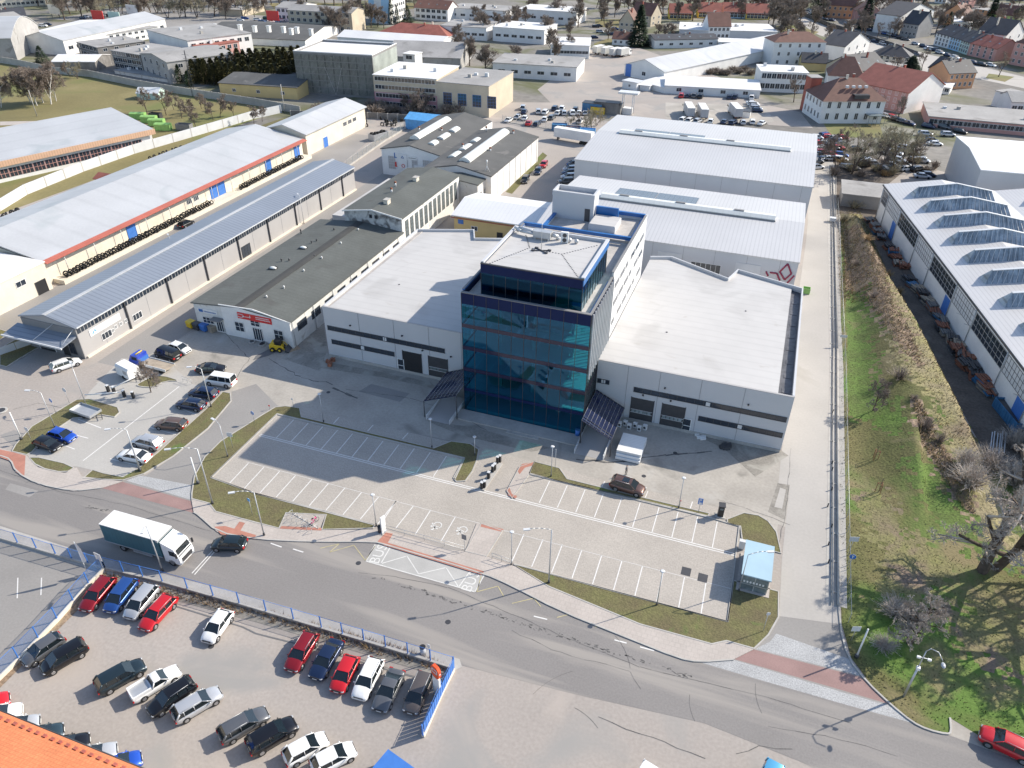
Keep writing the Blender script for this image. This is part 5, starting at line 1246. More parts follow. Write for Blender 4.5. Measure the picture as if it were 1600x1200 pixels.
tys = ['hatch','wagon','sedan','suv','mpv']
ORD = ['first','second','third','fourth','fifth','sixth','seventh','eighth','ninth','tenth','eleventh','twelfth','thirteenth','fourteenth','fifteenth','sixteenth','seventeenth','eighteenth','nineteenth','twentieth']
NC = dict(white='white',silver='silver',navy='navy blue',grey='dark grey',black='black',red='red',blue='blue',darkred='dark red',teal='grey-green')
def lot_cars(pts, ang, where, group, cols=None, j=.08):
    pts = sorted(pts, key=lambda t: t[0])
    for i, t in enumerate(pts):
        c = t[2] if len(t) > 2 else rnd.choice(cols or ['white','white','silver','silver','navy','grey','black','blue','red'])
        far(rnd.choice(tys), c, t[0], t[1], ang, '%s car, %s from the left %s' % (NC.get(c, c), ORD[i] if i < 20 else 'number %d' % (i+1), where), group, j)
lot_cars([(817,171),(841,177),(852,178,'white'),(867,172,'navy'),(878,172,'white'),(872,179,'white'),(881,179),(894,179),(899,174),(905,179,'white'),(914,179,'silver'),(819,177,'navy')], 1.75, 'in the back row beyond the twin hall', 'cars in the yard beyond the twin hall', j=.2)
lot_cars([(809,185,'silver'),(820,187,'white'),(851,189,'white'),(906,192,'white'),(826,195),(839,196,'navy'),(795,190,'white'),(862,186,'grey')], 1.75, 'in the front row beyond the twin hall', 'cars in the yard beyond the twin hall', j=.2)
lot_cars([(1064,152,'red'),(1074,152,'navy'),(1084,152,'grey'),(1094,153,'black'),(1139,154,'navy'),(1148,154,'navy'),(1174,155,'white')], 1.6, 'against the low white wing', 'cars against the low white wing')
lot_cars([(1175,163,'white'),(1177,166,'white'),(1179,169,'silver'),(1181,172,'silver'),(1183,175,'navy')], .1, 'in the short stack by the gravel lot', 'cars stacked by the small parking', j=.02)
lot_cars([(1067,190,'white'),(1077,191,'white'),(1090,192,'silver'),(1110,192,'white'),(1131,193,'navy'),(1145,194),(1160,194,'silver'),(1175,193,'white'),(1190,195,'white')], 1.5, 'just behind the farthest hall', 'cars behind the farthest hall', j=.3)
lot_cars([(931,43,'black'),(936,42,'black'),(937,51,'silver'),(955,55,'navy'),(961,47,'blue'),(929,60,'navy')], .3, 'left of the pointed conifer', 'cars by the small house')
lot_cars([(1265,17,'silver'),(1268,22),(1274,27,'silver'),(1282,30,'navy'),(1290,32,'black'),(1300,33,'navy'),(1324,38,'silver'),(1350,46,'blue'),(1358,48,'navy'),(1366,49,'blue'),(1374,51,'navy'),(1382,54,'blue'),(1391,56,'silver'),(1399,58,'navy'),(1407,61,'black'),(1415,63,'grey')], -.7, 'in the long car park up the street', 'cars in the long car park up the street', j=.15)
lot_cars([(1297,74,'white'),(1305,79,'black'),(1300,85,'navy'),(1299,92,'white'),(1315,64,'navy'),(1354,67,'blue'),(1450,78,'silver'),(1462,80,'navy'),(1432,88,'grey')], .2, 'around the open square between the houses', 'cars on the square between the houses', j=.6)
lot_cars([(1330,100,'grey'),(1375,180,'darkred'),(1385,184,'silver'),(1395,186,'red'),(1402,190,'black'),(1410,192,'grey'),(1420,195,'navy'),(1450,200,'navy'),(1475,201,'grey'),(1500,208,'black')], -.6, 'in the lane beside the long pink building', 'cars beside the long pink building', j=.2)
lot_cars([(20,32,'navy'),(32,31,'navy'),(8,30,'black'),(68,42,'white'),(75,40,'navy'),(303,62,'navy'),(298,58,'navy'),(130,30,'navy'),(135,28,'white'),(172,26,'black')], .2, 'in the far top-left yards', 'cars in the far top-left yards', j=.4)
lot_cars([(402,32,'white'),(410,36,'blue'),(417,30,'green'),(424,36,'white'),(430,33,'silver'),(436,38,'blue'),(441,33,'white'),(398,40,'silver'),(376,33,'white'),(383,30,'blue')], .6, 'in the colourful lot beyond the dark roof', 'cars in the lot beyond the dark roof', j=.3)
lot_cars([(1430,70,'silver'),(1443,74,'navy'),(1455,79,'white'),(1468,84,'silver'),(1480,88,'navy'),(1492,92,'white'),(1505,96,'grey'),(1520,100,'navy'),(1534,103,'black'),(1548,104,'white'),(1340,58,'silver'),(1352,61,'white'),(1366,66,'navy'),(1380,70,'silver'),(1394,74,'white'),(1408,80,'navy')], -.7, 'parked along the main street with the pastel row', 'cars along the main street', j=.12)
# salvage yard
pts = []
for k in range(26): pts.append((1276+k % 5*9+rnd.uniform(-4,4), 216+k//5*9+rnd.uniform(-2,3)))
lot_cars(pts, .4, 'in the scrap yard beside the far hall', 'cars in the scrap yard', ['white','silver','navy','red','white','black','blue','grey'], .5)
pts = [(1320+rnd.uniform(-10,120), 248+rnd.uniform(-14,22)) for k in range(22)]
lot_cars(pts, .2, 'between the bare trees of the scrap yard', 'cars between the bare trees', ['white','silver','grey','silver','grey','black'], .8)
lot_cars([(1445,212,'silver'),(1455,222,'navy'),(1460,227,'white'),(1480,213,'silver'),(1440,278,'silver'),(1450,276,'navy')], .15, 'left of the plain white hall', 'cars left of the plain white hall')
# ---- the curtain-sided truck ----
def truck(label, P, head, L=11.6, cab='white', side=None, flat=False, name='lorry'):
    r = empty(name, label, 'lorry', (P.x, P.y, .02), head); x1 = L/2; xb = x1-2.5
    ct = mat('truck_curtain', (.05,.13,.16) if side is None else side, .5, .12, .4, .06, 4., stripe=('X',.55,.12))
    b = MB(); b.box(-L/2, xb, -1.24, 1.24, .95, 1.12); b.build('chassis', M['dmetal'], r)
    b = MB(); b.box(-L/2, xb, -1.25, 1.25, 1.121, 3.75); o = b.build('cargo_box', ct, r)
    b = MB(); b.box(-L/2-.02, xb+.02, -1.27, 1.27, 3.751, 3.86); b.build('cargo_roof', M['whitew'], o); b = MB(); b.box(-L/2-.03, xb+.03, -1.29, -1.24, 1.0, 1.12); b.box(-L/2-.03, xb+.03, 1.24, 1.29, 1.0, 1.12); b.box(xb-.25, xb+.05, -1.28, 1.28, 3.5, 3.75); b.build('side_rail', M['metal'], o)
    b = MB(); pr = [(xb+.25,.5),(x1-.05,.5),(x1,1.2),(x1-.15,1.9),(x1-.55,2.9),(xb+.9,3.3),(xb+.25,3.55)]; b.extr(pr, 'y', -1.2, 1.2); c = b.build('cab', paint('cab_'+cab, CARCOL[cab], 0, .3), r)
    def onp(z): return interp([(.5,x1-.05),(1.2,x1),(1.9,x1-.15),(2.9,x1-.55)], z)
    b = MB(); b.v += [(onp(1.75)+.02,-1.1,1.75),(onp(1.75)+.02,1.1,1.75),(onp(2.65)+.02,1.02,2.65),(onp(2.65)+.02,-1.02,2.65)]; b.f.append((0,1,2,3)); b.m.append(0); b.sm.append(False); b.build('windscreen', M['cglass'], c)
    b = MB(); [b.box(x1-1.35, x1-.5, s*1.205-.01, s*1.205+.01, 1.75, 2.5) for s in (-1, 1)]; b.build('side_window', M['cglass'], c)
    b = MB(); b.box(x1-.03, x1+.03, -.85, .85, .75, 1.35); b.build('grille', M['dmetal'], c)
    for s in (-1, 1):
        b = MB(); b.box(x1-.05, x1+.05, s*.95-.2, s*.95+.2, .6, .85); b.build('headlight', M['lampw'], c)
        b = MB(); b.box(x1-.2, x1-.05, s*1.42-.1, s*1.42+.1, 1.9, 2.5); b.tube((x1-.2, s*1.2, 2.5), (x1-.12, s*1.42, 2.45), .03); b.build('mirror', M['black'], c)
    for x in (x1-1.3, -L/2+2.4):
        for s in (-1, 1):
            b = MB(); b.tube((x, s*1.2, .5), (x, s*.85, .5), .5, n=18); w_ = b.build('wheel', M['tyre'], r)
            b = MB(); b.tube((x, s*1.22, .5), (x, s*1.19, .5), .27, n=12); b.build('rim', M['rim'], w_)
    for s in (-1, 1):
        b = MB(); b.box(-L/2-.05, -L/2, s*1.0-.15, s*1.0+.15, .75, .9); b.build('tail_light', M['lampr'], r)
    b = MB(); b.box(-1.5, 1.2, -1.2, -1.1, .45, .75); b.box(-1.5, 1.2, 1.1, 1.2, .45, .75); b.build('side_guard', M['metal'], r)
    return r
f_, q_ = at(297,862,1.5), at(158,846,1.5)
A_ = at(154,820,3.85); B_ = at(179,797,3.85); C_ = at(268,822,3.85); D_ = at(244,844,3.85)
cc = (A_+B_+C_+D_)/4; hd = math.atan2((C_-B_).y, (C_-B_).x); bl_ = (C_-B_).length
fl = bl_+2.5; ctr = cc+Vector((math.cos(hd), math.sin(hd), 0))*1.25
truck('white-cabbed lorry with dark teal curtain side and white roof driving on the road', ctr, hd, fl)
for i, (x, y) in enumerate(((1075,180),(1096,182),(1147,181))):
    p = at(x, y); truck('parked white box trailer with grey back, %s of three behind the far ribbed hall' % ORD[i], p, 1.85 if i < 2 else 1.9, 12, 'white', (.45,.45,.46), name='lorry')
for i, (x, y) in enumerate(((937,84),(950,86),(963,88),(975,88))):
    p = at(x, y); truck('distant parked lorry, %s of four left of the big white cold store' % ORD[i], p, 1.2, 9, 'white', (.5,.5,.48))
for i, (x, y, w_) in enumerate(((898,227,0),)):
    r = empty('semi_trailer', 'long white semi-trailer standing at the corner of the far ribbed hall', 'trailer', at(896,222), R(-10)); r.location.z = .02
    b = MB(); b.box(-6.5, 6.5, -1.25, 1.25, 1.1, 3.9); b.build('cargo_box', M['whitew'], r); b = MB(); b.box(-6.3, 6.3, -.5, .5, .85, 1.1); b.box(-5.5,-5.3,-.9,.9,0,1); b.build('chassis', M['dmetal'], r)
    for x in (3, 4.2, 5.4):
        for s in (-1, 1): b = MB(); b.tube((x, s*1.2, .5), (x, s*.8, .5), .5, n=14); b.build('wheel', M['tyre'], r)
# blue flatbed truck
def flatbed():
    f_, q_ = at(212,560,1), at(262,573,1); hd = math.atan2(f_.y-q_.y, f_.x-q_.x); c = (f_+q_)/2
    r = empty('flatbed_truck', 'blue-cabbed flatbed recovery truck with pale deck beside the black van', 'truck', (c.x, c.y, .02), hd); L = (f_-q_).length+1; x1 = L/2
    b = MB(); b.extr([(x1-2.2,.5),(x1-.1,.5),(x1,1.1),(x1-.25,1.5),(x1-.7,2.25),(x1-2.2,2.3)], 'y', -1, 1); cb = b.build('cab', paint('blue_truck', (.03,.07,.45), 0), r)
    b = MB(); b.v += [(x1-.23,-.9,1.5),(x1-.23,.9,1.5),(x1-.66,.85,2.18),(x1-.66,-.85,2.18)]; b.f.append((0,1,2,3)); b.m.append(0); b.sm.append(False); b.build('windscreen', M['cglass'], cb)
    b = MB(); [b.box(x1-1.9, x1-.8, s*1.005-.01, s*1.005+.01, 1.4, 2.0) for s in (-1,1)]; b.build('side_window', M['cglass'], cb)
    b = MB(); b.box(-L/2, x1-2.4, -1.05, 1.05, .85, 1.0); b.build('deck', M['timber'], r); b = MB(); [b.box(-L/2, x1-2.4, s*1.08-.03, s*1.08+.03, .7, 1.15) for s in (-1,1)]; b.build('side_rail', M['frame'], r)
    b = MB(); b.box(x1-2.39, x1-2.25, -1, 1, .8, 1.7); b.build('headboard', M['blue'], r); b = MB(); b.tube((x1-1.6,-.7,2.4),(x1-1.6,.7,2.4),.1); b.build('beacon_bar', M['yellow'], r)
    for x in (x1-.9, -L/2+1.3):
        for s in (-1,1): b = MB(); b.tube((x,s*1.0,.4),(x,s*.75,.4),.4,n=14); b.build('wheel', M['tyre'], r)
flatbed()
# trailers
def flat_trailer():
    a, c = at(116,643,.9), at(158,646,.9); p = at(136,648); r = empty('flatbed_trailer', 'light grey aluminium drop-side trailer parked against the grass on the left', 'trailer', (p.x, p.y, .02), R(-4))
    b = MB(); b.box(-2.1, 2.1, -1.05, 1.05, .6, .7); b.build('deck', M['metal'], r)
    b = MB(); b.box(-2.1, 2.1, -1.08, -1.04, .6, 1.0); b.box(-2.1, 2.1, 1.04, 1.08, .6, 1.0); b.box(-2.14,-2.1,-1.08,1.08,.6,1.0); b.box(2.1,2.14,-1.08,1.08,.6,1.0); b.build('side_board', M['metal'], r)
    b = MB(); b.path([(2.1,-.8,.5),(3.4,0,.5)], .05); b.path([(2.1,.8,.5),(3.4,0,.5)], .05); b.tube((3.1,.1,.5),(3.1,.1,0),.05); b.build('drawbar', M['dmetal'], r)
    for x in (-.4, .4):
        for s in (-1,1): b = MB(); b.tube((x,s*.95,.33),(x,s*.75,.33),.33,n=12); b.build('wheel', M['tyre'], r)
flat_trailer()
def site_cabin():
    p = at(203,588); r = empty('site_trailer', 'white single-axle box trailer with rounded roof by the barrier', 'trailer', (p.x, p.y, .02), R(-14))
    b = MB(); b.box(-1.7,1.7,-1.05,1.05,.4,2.0); b.extr([(-1.05,2.0),(1.05,2.0),(.8,2.3),(-.8,2.3)],'x',-1.72,1.72); b.build('body', M['whitew'], r)
    b = MB(); b.path([(1.7,-.6,.4),(2.9,0,.4)], .05); b.path([(1.7,.6,.4),(2.9,0,.4)], .05); b.tube((2.9,0,.4),(2.9,0,0),.05); b.build('drawbar', M['dmetal'], r)
    for s in (-1,1): b = MB(); b.tube((0,s*1.1,.33),(0,s*.9,.33),.33,n=12); b.build('wheel', M['tyre'], r)
    b = MB(); b.box(.3,1.3,-1.07,-1.051,1.1,1.8); b.build('hatch', M['panelb'], r)
site_cabin()
# yellow skid loader
def loader():
    p = at(436,547); r = empty('skid_loader', 'small yellow skid loader with black cab parked before the white workshop', 'loader', (p.x, p.y, .02), R(15))
    b = MB(); b.box(-1.4,.8,-.6,.6,.35,1.15); b.extr([(-1.4,1.15),(-.4,1.15),(-.4,1.6),(-1.2,1.5)],'y',-.6,.6); b.build('body', M['yellow'], r)
    c = MB(); [c.tube((x,y,1.1),(x,y,2.0),.05,n=4) for x in (-.4,.7) for y in (-.5,.5)]; c.box(-.5,.8,-.6,.6,2.0,2.1); c.box(-.4,.6,-.48,.48,1.15,1.95); c.build('cab', M['black'], r)
    b = MB(); [b.path([(-1.2,s*.75,1.5),(.9,s*.75,1.2),(1.4,s*.75,.4)], .09, 5) for s in (-1,1)]; b.build('lift_arm', M['yellow'], r)
    b = MB(); b.extr([(1.4,.1),(2.1,.1),(1.5,.7),(1.4,.7)],'y',-.9,.9); b.build('bucket', M['dmetal'], r)
    for x in (-.85,.45):
        for s in (-1,1):
            b = MB(); b.tube((x,s*.9,.42),(x,s*.62,.42),.42,n=14); w_ = b.build('wheel', M['tyre'], r); b = MB(); b.tube((x,s*.92,.42),(x,s*.9,.42),.2,n=10); b.build('rim', M['yellow'], w_)
loader()
carpx('van','white',(985,1262),(1010,1217),'white van roof cut off by the bottom edge', cat='van')
carpx('van','skyblue',(1187,1262),(1205,1212),'light blue van roof cut off by the bottom edge beside a black hose', cat='van')
r = empty('container', 'blue container roof cut off by the bottom edge near the fence end', 'container', at(625,1226)); r.rotation_euler.z = R(-14); b = MB(); b.box(-2.3,2.3,-1.6,1.2,.1,1.6); b.build('box', M['blue'], r); b = MB(); b.box(-2.35,2.35,-1.65,1.25,1.6,1.7); b.build('lid', M['blue'], r)
gB = 'twiggy bushes on the grass bank'
BZ = lambda p: bank_z(p.x, p.y)
# ================= trees and plants =================
def branch_tree(seed, h, spread=.45, levels=4, trunk_r=.22, kids=4, start=.3, twigs=6, tw=.03, lean=(0,0), up=.35, mt='bark', tmt='twig', forks=1, limb=(.35,.5)):
    """bare tree: returns (trunk mesh, crown mesh)"""
    rnd = random.Random(seed); tb, cb = MB(), MB()
    def strip(b, p, q, w, mi=0):
        d = (q-p); n = d.cross(Vector((rnd.uniform(-1,1), rnd.uniform(-1,1), rnd.uniform(-1,1))))
        if n.length < 1e-5: return
        n = n.normalized()*w; b.face([p-n, p+n, q+n*.4, q-n*.4], mi)
    def grow(p, d, L, r, lv):
        n = 4 if lv < 2 else 3; segs = 3 if lv < 3 else 2; pts = [p]; dd = d.copy(); rr = r
        for i in range(segs):
            dd = (dd+Vector((rnd.gauss(0,.13), rnd.gauss(0,.13), rnd.gauss(.03,.08)))).normalized(); q = pts[-1]+dd*L/segs
            r2 = r*(1-(i+1)/segs*.55)
            if lv <= 1: tb.tube(pts[-1], q, rr, r2, n=6 if lv == 0 else 5, caps=False)
            elif lv == 2: cb.tube(pts[-1], q, rr, r2, n=3, caps=False)
            else: strip(cb, pts[-1], q, max(rr, tw*.6))
            rr = r2; pts.append(q)
        if lv >= levels:
            for _ in range(twigs):
                t = rnd.uniform(.1, 1); b0 = pts[0].lerp(pts[-1], t); v = (dd+Vector((rnd.gauss(0,.6), rnd.gauss(0,.6), rnd.gauss(.1,.5)))).normalized()*L*rnd.uniform(.5, 1.1)
                strip(cb, b0, b0+v, tw*.5)
            return
        k = kids if lv else kids+2
        for i in range(k):
            t = (start if lv == 0 else .25)+(1-(start if lv == 0 else .25))*(i+rnd.random())/k
            j = min(int(t*segs), segs-1); b0 = pts[j].lerp(pts[j+1], t*segs-j)
            a = rnd.uniform(0, 6.283); o = dd.orthogonal().normalized(); o2 = dd.cross(o)
            side = o*math.cos(a)+o2*math.sin(a); nd = (dd*(1-spread)+side*(spread+.35)+Vector((0,0,up))).normalized()
            grow(b0, nd, L*rnd.uniform(.42, .62)*(1.15-t*.35), r*rnd.uniform(*limb), lv+1)
    for f in range(forks):
        a = f*2.4+.5; d = Vector((math.cos(a)*.35*(forks > 1)+lean[0], math.sin(a)*.35*(forks > 1)+lean[1], 1)).normalized()
        grow(Vector((math.cos(a)*.15*(forks > 1), math.sin(a)*.15*(forks > 1), -.1)), d, h*.72, trunk_r, 0)
    return tb.mesh('trunk', M[mt]), cb.mesh('crown', M[tmt])
def bush_mesh(seed, h, r, n, mt, w=.03):
    rnd = random.Random(seed); b = MB()
    for i in range(n):
        a = rnd.uniform(0, 6.283); k = rnd.random(); d = Vector((math.cos(a)*k*r*1.1, math.sin(a)*k*r*1.1, h*rnd.uniform(.55, 1.05)*(1-.45*k*k)))
        p = Vector((math.cos(a)*r*.25*rnd.random(), math.sin(a)*r*.25*rnd.random(), 0)); q = p+d; m1 = p.lerp(q, .5)+Vector((rnd.gauss(0,.12), rnd.gauss(0,.12), h*.08))
        s = Vector((-math.sin(a), math.cos(a), 0))*w
        b.face([p-s, p+s, m1+s*.7, m1-s*.7]); b.face([m1-s*.7, m1+s*.7, q])
        for _ in range(4):
            t = rnd.uniform(.2, .95); c = m1.lerp(q, t); e = c+Vector((rnd.gauss(0,.22), rnd.gauss(0,.22), rnd.uniform(0,.4)))*h*.35; o = Vector((rnd.gauss(0,1), rnd.gauss(0,1), rnd.gauss(0,1))).normalized()*w*.5
            b.face([c-o, c+o, e])
    return b.mesh('twigs', M[mt])
def conifer_mesh(seed, h, r, n, mt, w=.35, col=False):
    rnd = random.Random(seed); b = MB()
    for i in range(n):
        t = rnd.random()**(1.3 if not col else 1); z = h*(.04+.96*t)
        rad = r*((1-t)**.8 if not col else (1-t**3)*.9+.08)*rnd.uniform(.55, 1.05); a = rnd.uniform(0, 6.283)
        c = Vector((math.cos(a)*rad, math.sin(a)*rad, z)); o = Vector((math.cos(a), math.sin(a), rnd.uniform(-.5,.2) if not col else .9)).normalized()*w*rnd.uniform(.6,1.3); s = Vector((-math.sin(a), math.cos(a), rnd.uniform(-.3,.3)))*w*.6
        b.face([c-s-o*.3, c+s-o*.3, c+o])
    return b.mesh('crown', M[mt])
PT = {}
def proto(key, fn):
    if key not in PT: PT[key] = fn()
    return PT[key]
TR = {
 'bare': lambda k: branch_tree(100+k, 9, .4, 4, .2, 4, .25, 12, .04, tmt='twig'),
 'barer': lambda k: branch_tree(120+k, 9, .35, 4, .17, 5, .2, 10, .042, tmt='twigr'),
 'pale': lambda k: branch_tree(140+k, 9, .5, 4, .16, 4, .12, 12, .035, tmt='twigy', forks=2),
 'birch': lambda k: branch_tree(160+k, 12, .33, 4, .2, 6, .12, 14, .042, mt='birch', tmt='twigr', up=.15),
 'small': lambda k: branch_tree(180+k, 4.5, .45, 3, .09, 5, .3, 8, .035, tmt='twigr'),
 'farb': lambda k: branch_tree(200+k, 12, .45, 3, .3, 6, .2, 20, .085, tmt='twig'),
}
BASEH = dict(bare=9, barer=9, pale=9, birch=12, small=4.5, farb=12)
tn = [0]
def tree(kind, px, py, h, label, group=None, seed=None, name='bare_tree'):
    tn[0] += 1; k = (tn[0] % 3) if seed is None else seed
    tm, cm = proto((kind, k), lambda: TR[kind](k)); p = at(px, py) if not isinstance(px, Vector) else px
    r = empty(name, label, 'tree', (p.x, p.y, 0), tn[0]*1.7, group); s = h/BASEH[kind]; r.scale = (s, s, s)
    link('trunk', tm, r); link('crown', cm, r); return r
def bush(px, py, h, r_, mt, label, group=None, n=130, w=.045, name='bare_bush'):
    if group == gB and mt == 'twigg': n, w, h, r_ = 330, .026, h*1.35, r_*1.3
    tn[0] += 1; p = at(px, py); o = link(name, proto(('b', mt, n), lambda: bush_mesh(tn[0], 2., 1.6, n, mt, w)), None, (p.x, p.y, BZ(p)), tn[0]*1.3); o.scale = (r_/1.6, r_/1.6, h/2.)
    return tag(o, label, 'bush', group)
def con(px, py, h, r_, label, group=None, col=False, mt='conif', n=700, name='conifer'):
    tn[0] += 1; k = tn[0] % 2; p = at(px, py); r = empty(name, label, 'tree', (p.x, p.y, 0), tn[0]*1.1, group)
    o = link('crown', proto(('c', mt, col, k, n), lambda: conifer_mesh(k+5, 10, 2.2, n, mt, .5, col)), r); o.scale = (r_/2.2, r_/2.2, h/10)
    b = MB(); b.tube((0,0,0), (0,0,h*.5), .15, n=5); b.build('trunk', M['bark'], r)
# big trees, right foreground
def bigtree(p, h, seed, label, lean, rz=0., r=.62, forks=1, tmt='twigg', kids=4):
    tm, cm = branch_tree(seed, h, .48, 5, r, kids, .2, 9, .035, lean=lean, up=.22, tmt=tmt, forks=forks, limb=(.48,.64))
    t = empty('bare_tree', label, 'tree', (p.x, p.y, BZ(p)), rz); link('trunk', tm, t); link('crown', cm, t)
bigtree(at(1534,893), 18, 31, 'massive old bare tree with dark upright forking trunk, left of two', (-.04,.10))
bigtree(at(1556,888), 16, 35, 'massive old bare tree leaning right beside its twin on the grass bank', (.42,-.1), .2)
bigtree(at(1640,1000), 15, 41, 'big bare tree at the right edge whose branches reach in above the lower bank', (-.12,.0), 1.)
bigtree(at(1700,900), 16, 47, 'tall bare tree standing at the far right edge of the bank', (-.2,.1), 2.)
bigtree(at(1421,1006), 6.5, 52, 'many-stemmed twiggy tree on the shaded slope left of the street lamp', (.05,.05), .4, .16, 3, 'twigg', 4)
bigtree(at(1362,647), 5.5, 61, 'small dark bare tree leaning over the green bank', (.25,.12), 0, .13, 1, 'twig', 4)
rnd = random.Random(77)
for i, (x, y, h, r_, mt, l) in enumerate([(1398,612,2.0,2.0,'twig','dark thorny bush right of the small leaning tree'), (1420,648,.9,.8,'twigr','tiny reddish bush above the larger red one'), (1440,686,2.2,1.6,'twigr','dense reddish-brown bush in the middle of the bank'), (1462,705,1.6,1.2,'twigr','reddish bush at the right of the densest one'),
  (1335,325,2.6,2.6,'twigy','green-grey bush at the top end of the bank'), (1318,345,2.0,1.8,'twigy','low green-grey bush at the top corner of the road wall'), (1385,440,1.8,1.3,'reed','orange-brown reed clump beside the dark yard, upper'), (1404,460,1.8,1.3,'reed','orange-brown reed clump beside the dark yard, lower'),
  (1360,480,1.3,1.6,'twigr','reddish scrub patch in the dry grass'), (1336,420,1.4,1.5,'twigr','brown scrub at the left of the dry slope'), (1350,395,1.5,1.6,'reed','tan reed tuft high on the dry slope'),
  (1510,770,2.6,2.4,'twigg','tall grey thicket behind the left big trunk'), (1545,735,2.6,2.6,'twigg','grey thicket nearest the white hall'), (1500,740,2.0,1.8,'twigg','grey bush left of the thicket nearest the hall'), (1585,700,2.6,2.2,'twigg','grey bush under the factory wall at the right edge'),
  (1590,760,3.0,2.4,'twigg','grey thicket behind the leaning big trunk'), (1400,960,1.3,1.7,'twigg','flat grey scrub below the round blue sign'),
  (1380,1010,.8,1.2,'twigg','low dry scrub above the street lamp'), (1345,275,2.2,2.5,'twig','brown bush behind the open shed'),]):
    bush(x, y, h, r_, mt, l, gB)
for i, (x, y) in enumerate(((1365,722),(1371,772))):
    p = at(x, y); r = empty('sapling', ['thin sapling between three brown stakes, upper of two on the lawn', 'thin sapling between three brown stakes, lower of two on the lawn'][i], 'sapling', (p.x, p.y, BZ(p)), i)
    for a in (0, 2.1, 4.2): b = MB(); b.tube((math.cos(a)*.4, math.sin(a)*.4, 0), (math.cos(a)*.4, math.sin(a)*.4, 1.7), .045, n=5); b.build('stake', M['cardb'], r)
    b = MB(); b.path([(math.cos(a)*.4, math.sin(a)*.4, 1.6) for a in (0,2.1,4.2,6.28)], .03, 4); b.build('crossbar', M['cardb'], r); b = MB(); b.tube((0,0,0),(0,0,2.5),.03); [b.tube((0,0,1.4+.3*k),(math.cos(k*2.)*.5,math.sin(k*2.)*.5,2.+.3*k),.012,n=3) for k in range(4)]; b.build('stem', M['bark'], r)
tree('barer', 236, 613, 5.2, 'small bare tree with reddish crown beside the blue flatbed truck')
# left field
for i, (x, y, h) in enumerate(((58,165,13),(68,161,12),(80,163,14),(48,160,12),(88,158,11))): tree('birch', x, y, h, 'white-stemmed birch, %s of the dense clump on the field' % ORD[i], 'birches clumped on the field', name='birch_tree')
tree('birch', 2, 168, 11, 'birch at the far left edge of the field', name='birch_tree'); tree('pale', 122, 123, 7, 'rounded bare tree in front of the field wall'); tree('barer', 110, 121, 6, 'lower bare tree left of the rounded one at the field wall')
for i, (x, y, h) in enumerate(((230,178,8),(260,180,8.5),(272,172,6),(284,185,7),(306,200,7.5),(297,178,5),(322,178,6),(333,188,6),(344,184,6.5),(315,170,5),(365,182,5),(397,193,6),(352,172,5),(410,190,5))):
    tree('barer', x, y, h, 'bare brown tree, %s from the left of the group by the green containers' % ORD[i], 'bare trees by the green containers')
con(67,98,7,3.2,'dark pine behind the field wall at the far left')
for i, (x, y, h) in enumerate(((273,127,8),(282,130,7),(296,136,6))): con(x, y, h, 1.6, 'narrow dark cypress, %s from the left at the grey house' % ORD[i], 'narrow cypresses', True)
rnd = random.Random(5)
for row in range(4):
    for i in range(15):
        x = 305+i*10.5+row*9+rnd.uniform(-2,2); y = 130-row*6+i*.55-(i*.9 if row > 1 else 0)+rnd.uniform(-1,1)
        con(x, y, rnd.uniform(7.5, 9.5), 2.5, 'olive green thuja in the dense plantation, %s row from the front' % ORD[row], 'thujas in the plantation, %s row' % ORD[row], True, 'thuja', 1100, 'thuja')
# scrub in front of the pink building and along the yards
for i in range(26):
    x = 500+i*9.5; bush(x+rnd.uniform(-4,4), 176+rnd.uniform(-6,8)+(i > 12)*-4, rnd.uniform(2.5,5), rnd.uniform(2.5,4.), rnd.choice(['twigr','twig','twig']), 'brown thicket, %s from the left below the glass and pink blocks' % (ORD[i] if i < 20 else 'number %d' % (i+1)), 'thickets below the glass and pink blocks', 150, .1)
for i, (x, y, h) in enumerate(((640,178,7),(655,180,8),(668,178,7),(630,172,6),(905,198,4.5),(925,202,7),(932,196,6),(915,205,5),(890,198,4))):
    tree('pale' if i > 4 else 'barer', x, y, h, 'bare tree, %s from the left at the edge of the rear yards' % ORD[i], 'bare trees at the rear yards')
for i, (x, y, h, k) in enumerate(((1305,262,10,'barer'),(1330,272,13,'pale'),(1345,258,9,'bare'),(1395,270,13,'pale'),(1410,262,12,'pale'),(1372,248,10,'pale'),(1320,240,8,'bare'),(1425,268,9,'bare'),(1438,238,7,'pale'),(1280,250,6,'bare'),(1375,272,9,'barer'))):
    tree(k, x, y, h, 'bare tree over the scrap yard, %s counted from the hall corner' % ORD[i], 'bare trees over the scrap yard')
for i in range(14):
    x, y = 1290+i*13, 265+rnd.uniform(-20,12); bush(x, y, rnd.uniform(1.5,3), rnd.uniform(1.5,2.8), rnd.choice(['twig','twigy','reed']), 'scrub bush, %s from the left in the scrap yard' % ORD[i], 'scrub bushes in the scrap yard', 150, .07)
for i in range(10): bush(1100+i*9, 117-rnd.uniform(0,8), 2.5, 3, rnd.choice(['twig','twigy']), 'overgrown bush, %s from the left behind the white cold store wing' % ORD[i], 'bushes behind the cold store wing', 150, .12)
con(997,72,19,5.5,'tall dark pointed conifer beside the small house', n=2200)
con(1278,27,20,4.5,'tall dark fir by the long car park up the street', n=1600); con(1350,45,18,5,'dark fir in front of the pink town house', n=1600); con(1545,38,17,4,'dark fir in the top right corner', n=1600); con(1420,118,8,5,'round dark evergreen beside the house with dormers', n=1400)
con(612,38,14,2.2,'slim dark spruce before the pale blue tower', n=900); con(621,38,10,2.,'shorter spruce right of the slim one before the tower', n=900); con(637,35,9,3.5,'broad dark evergreen at the foot of the tower', n=900)
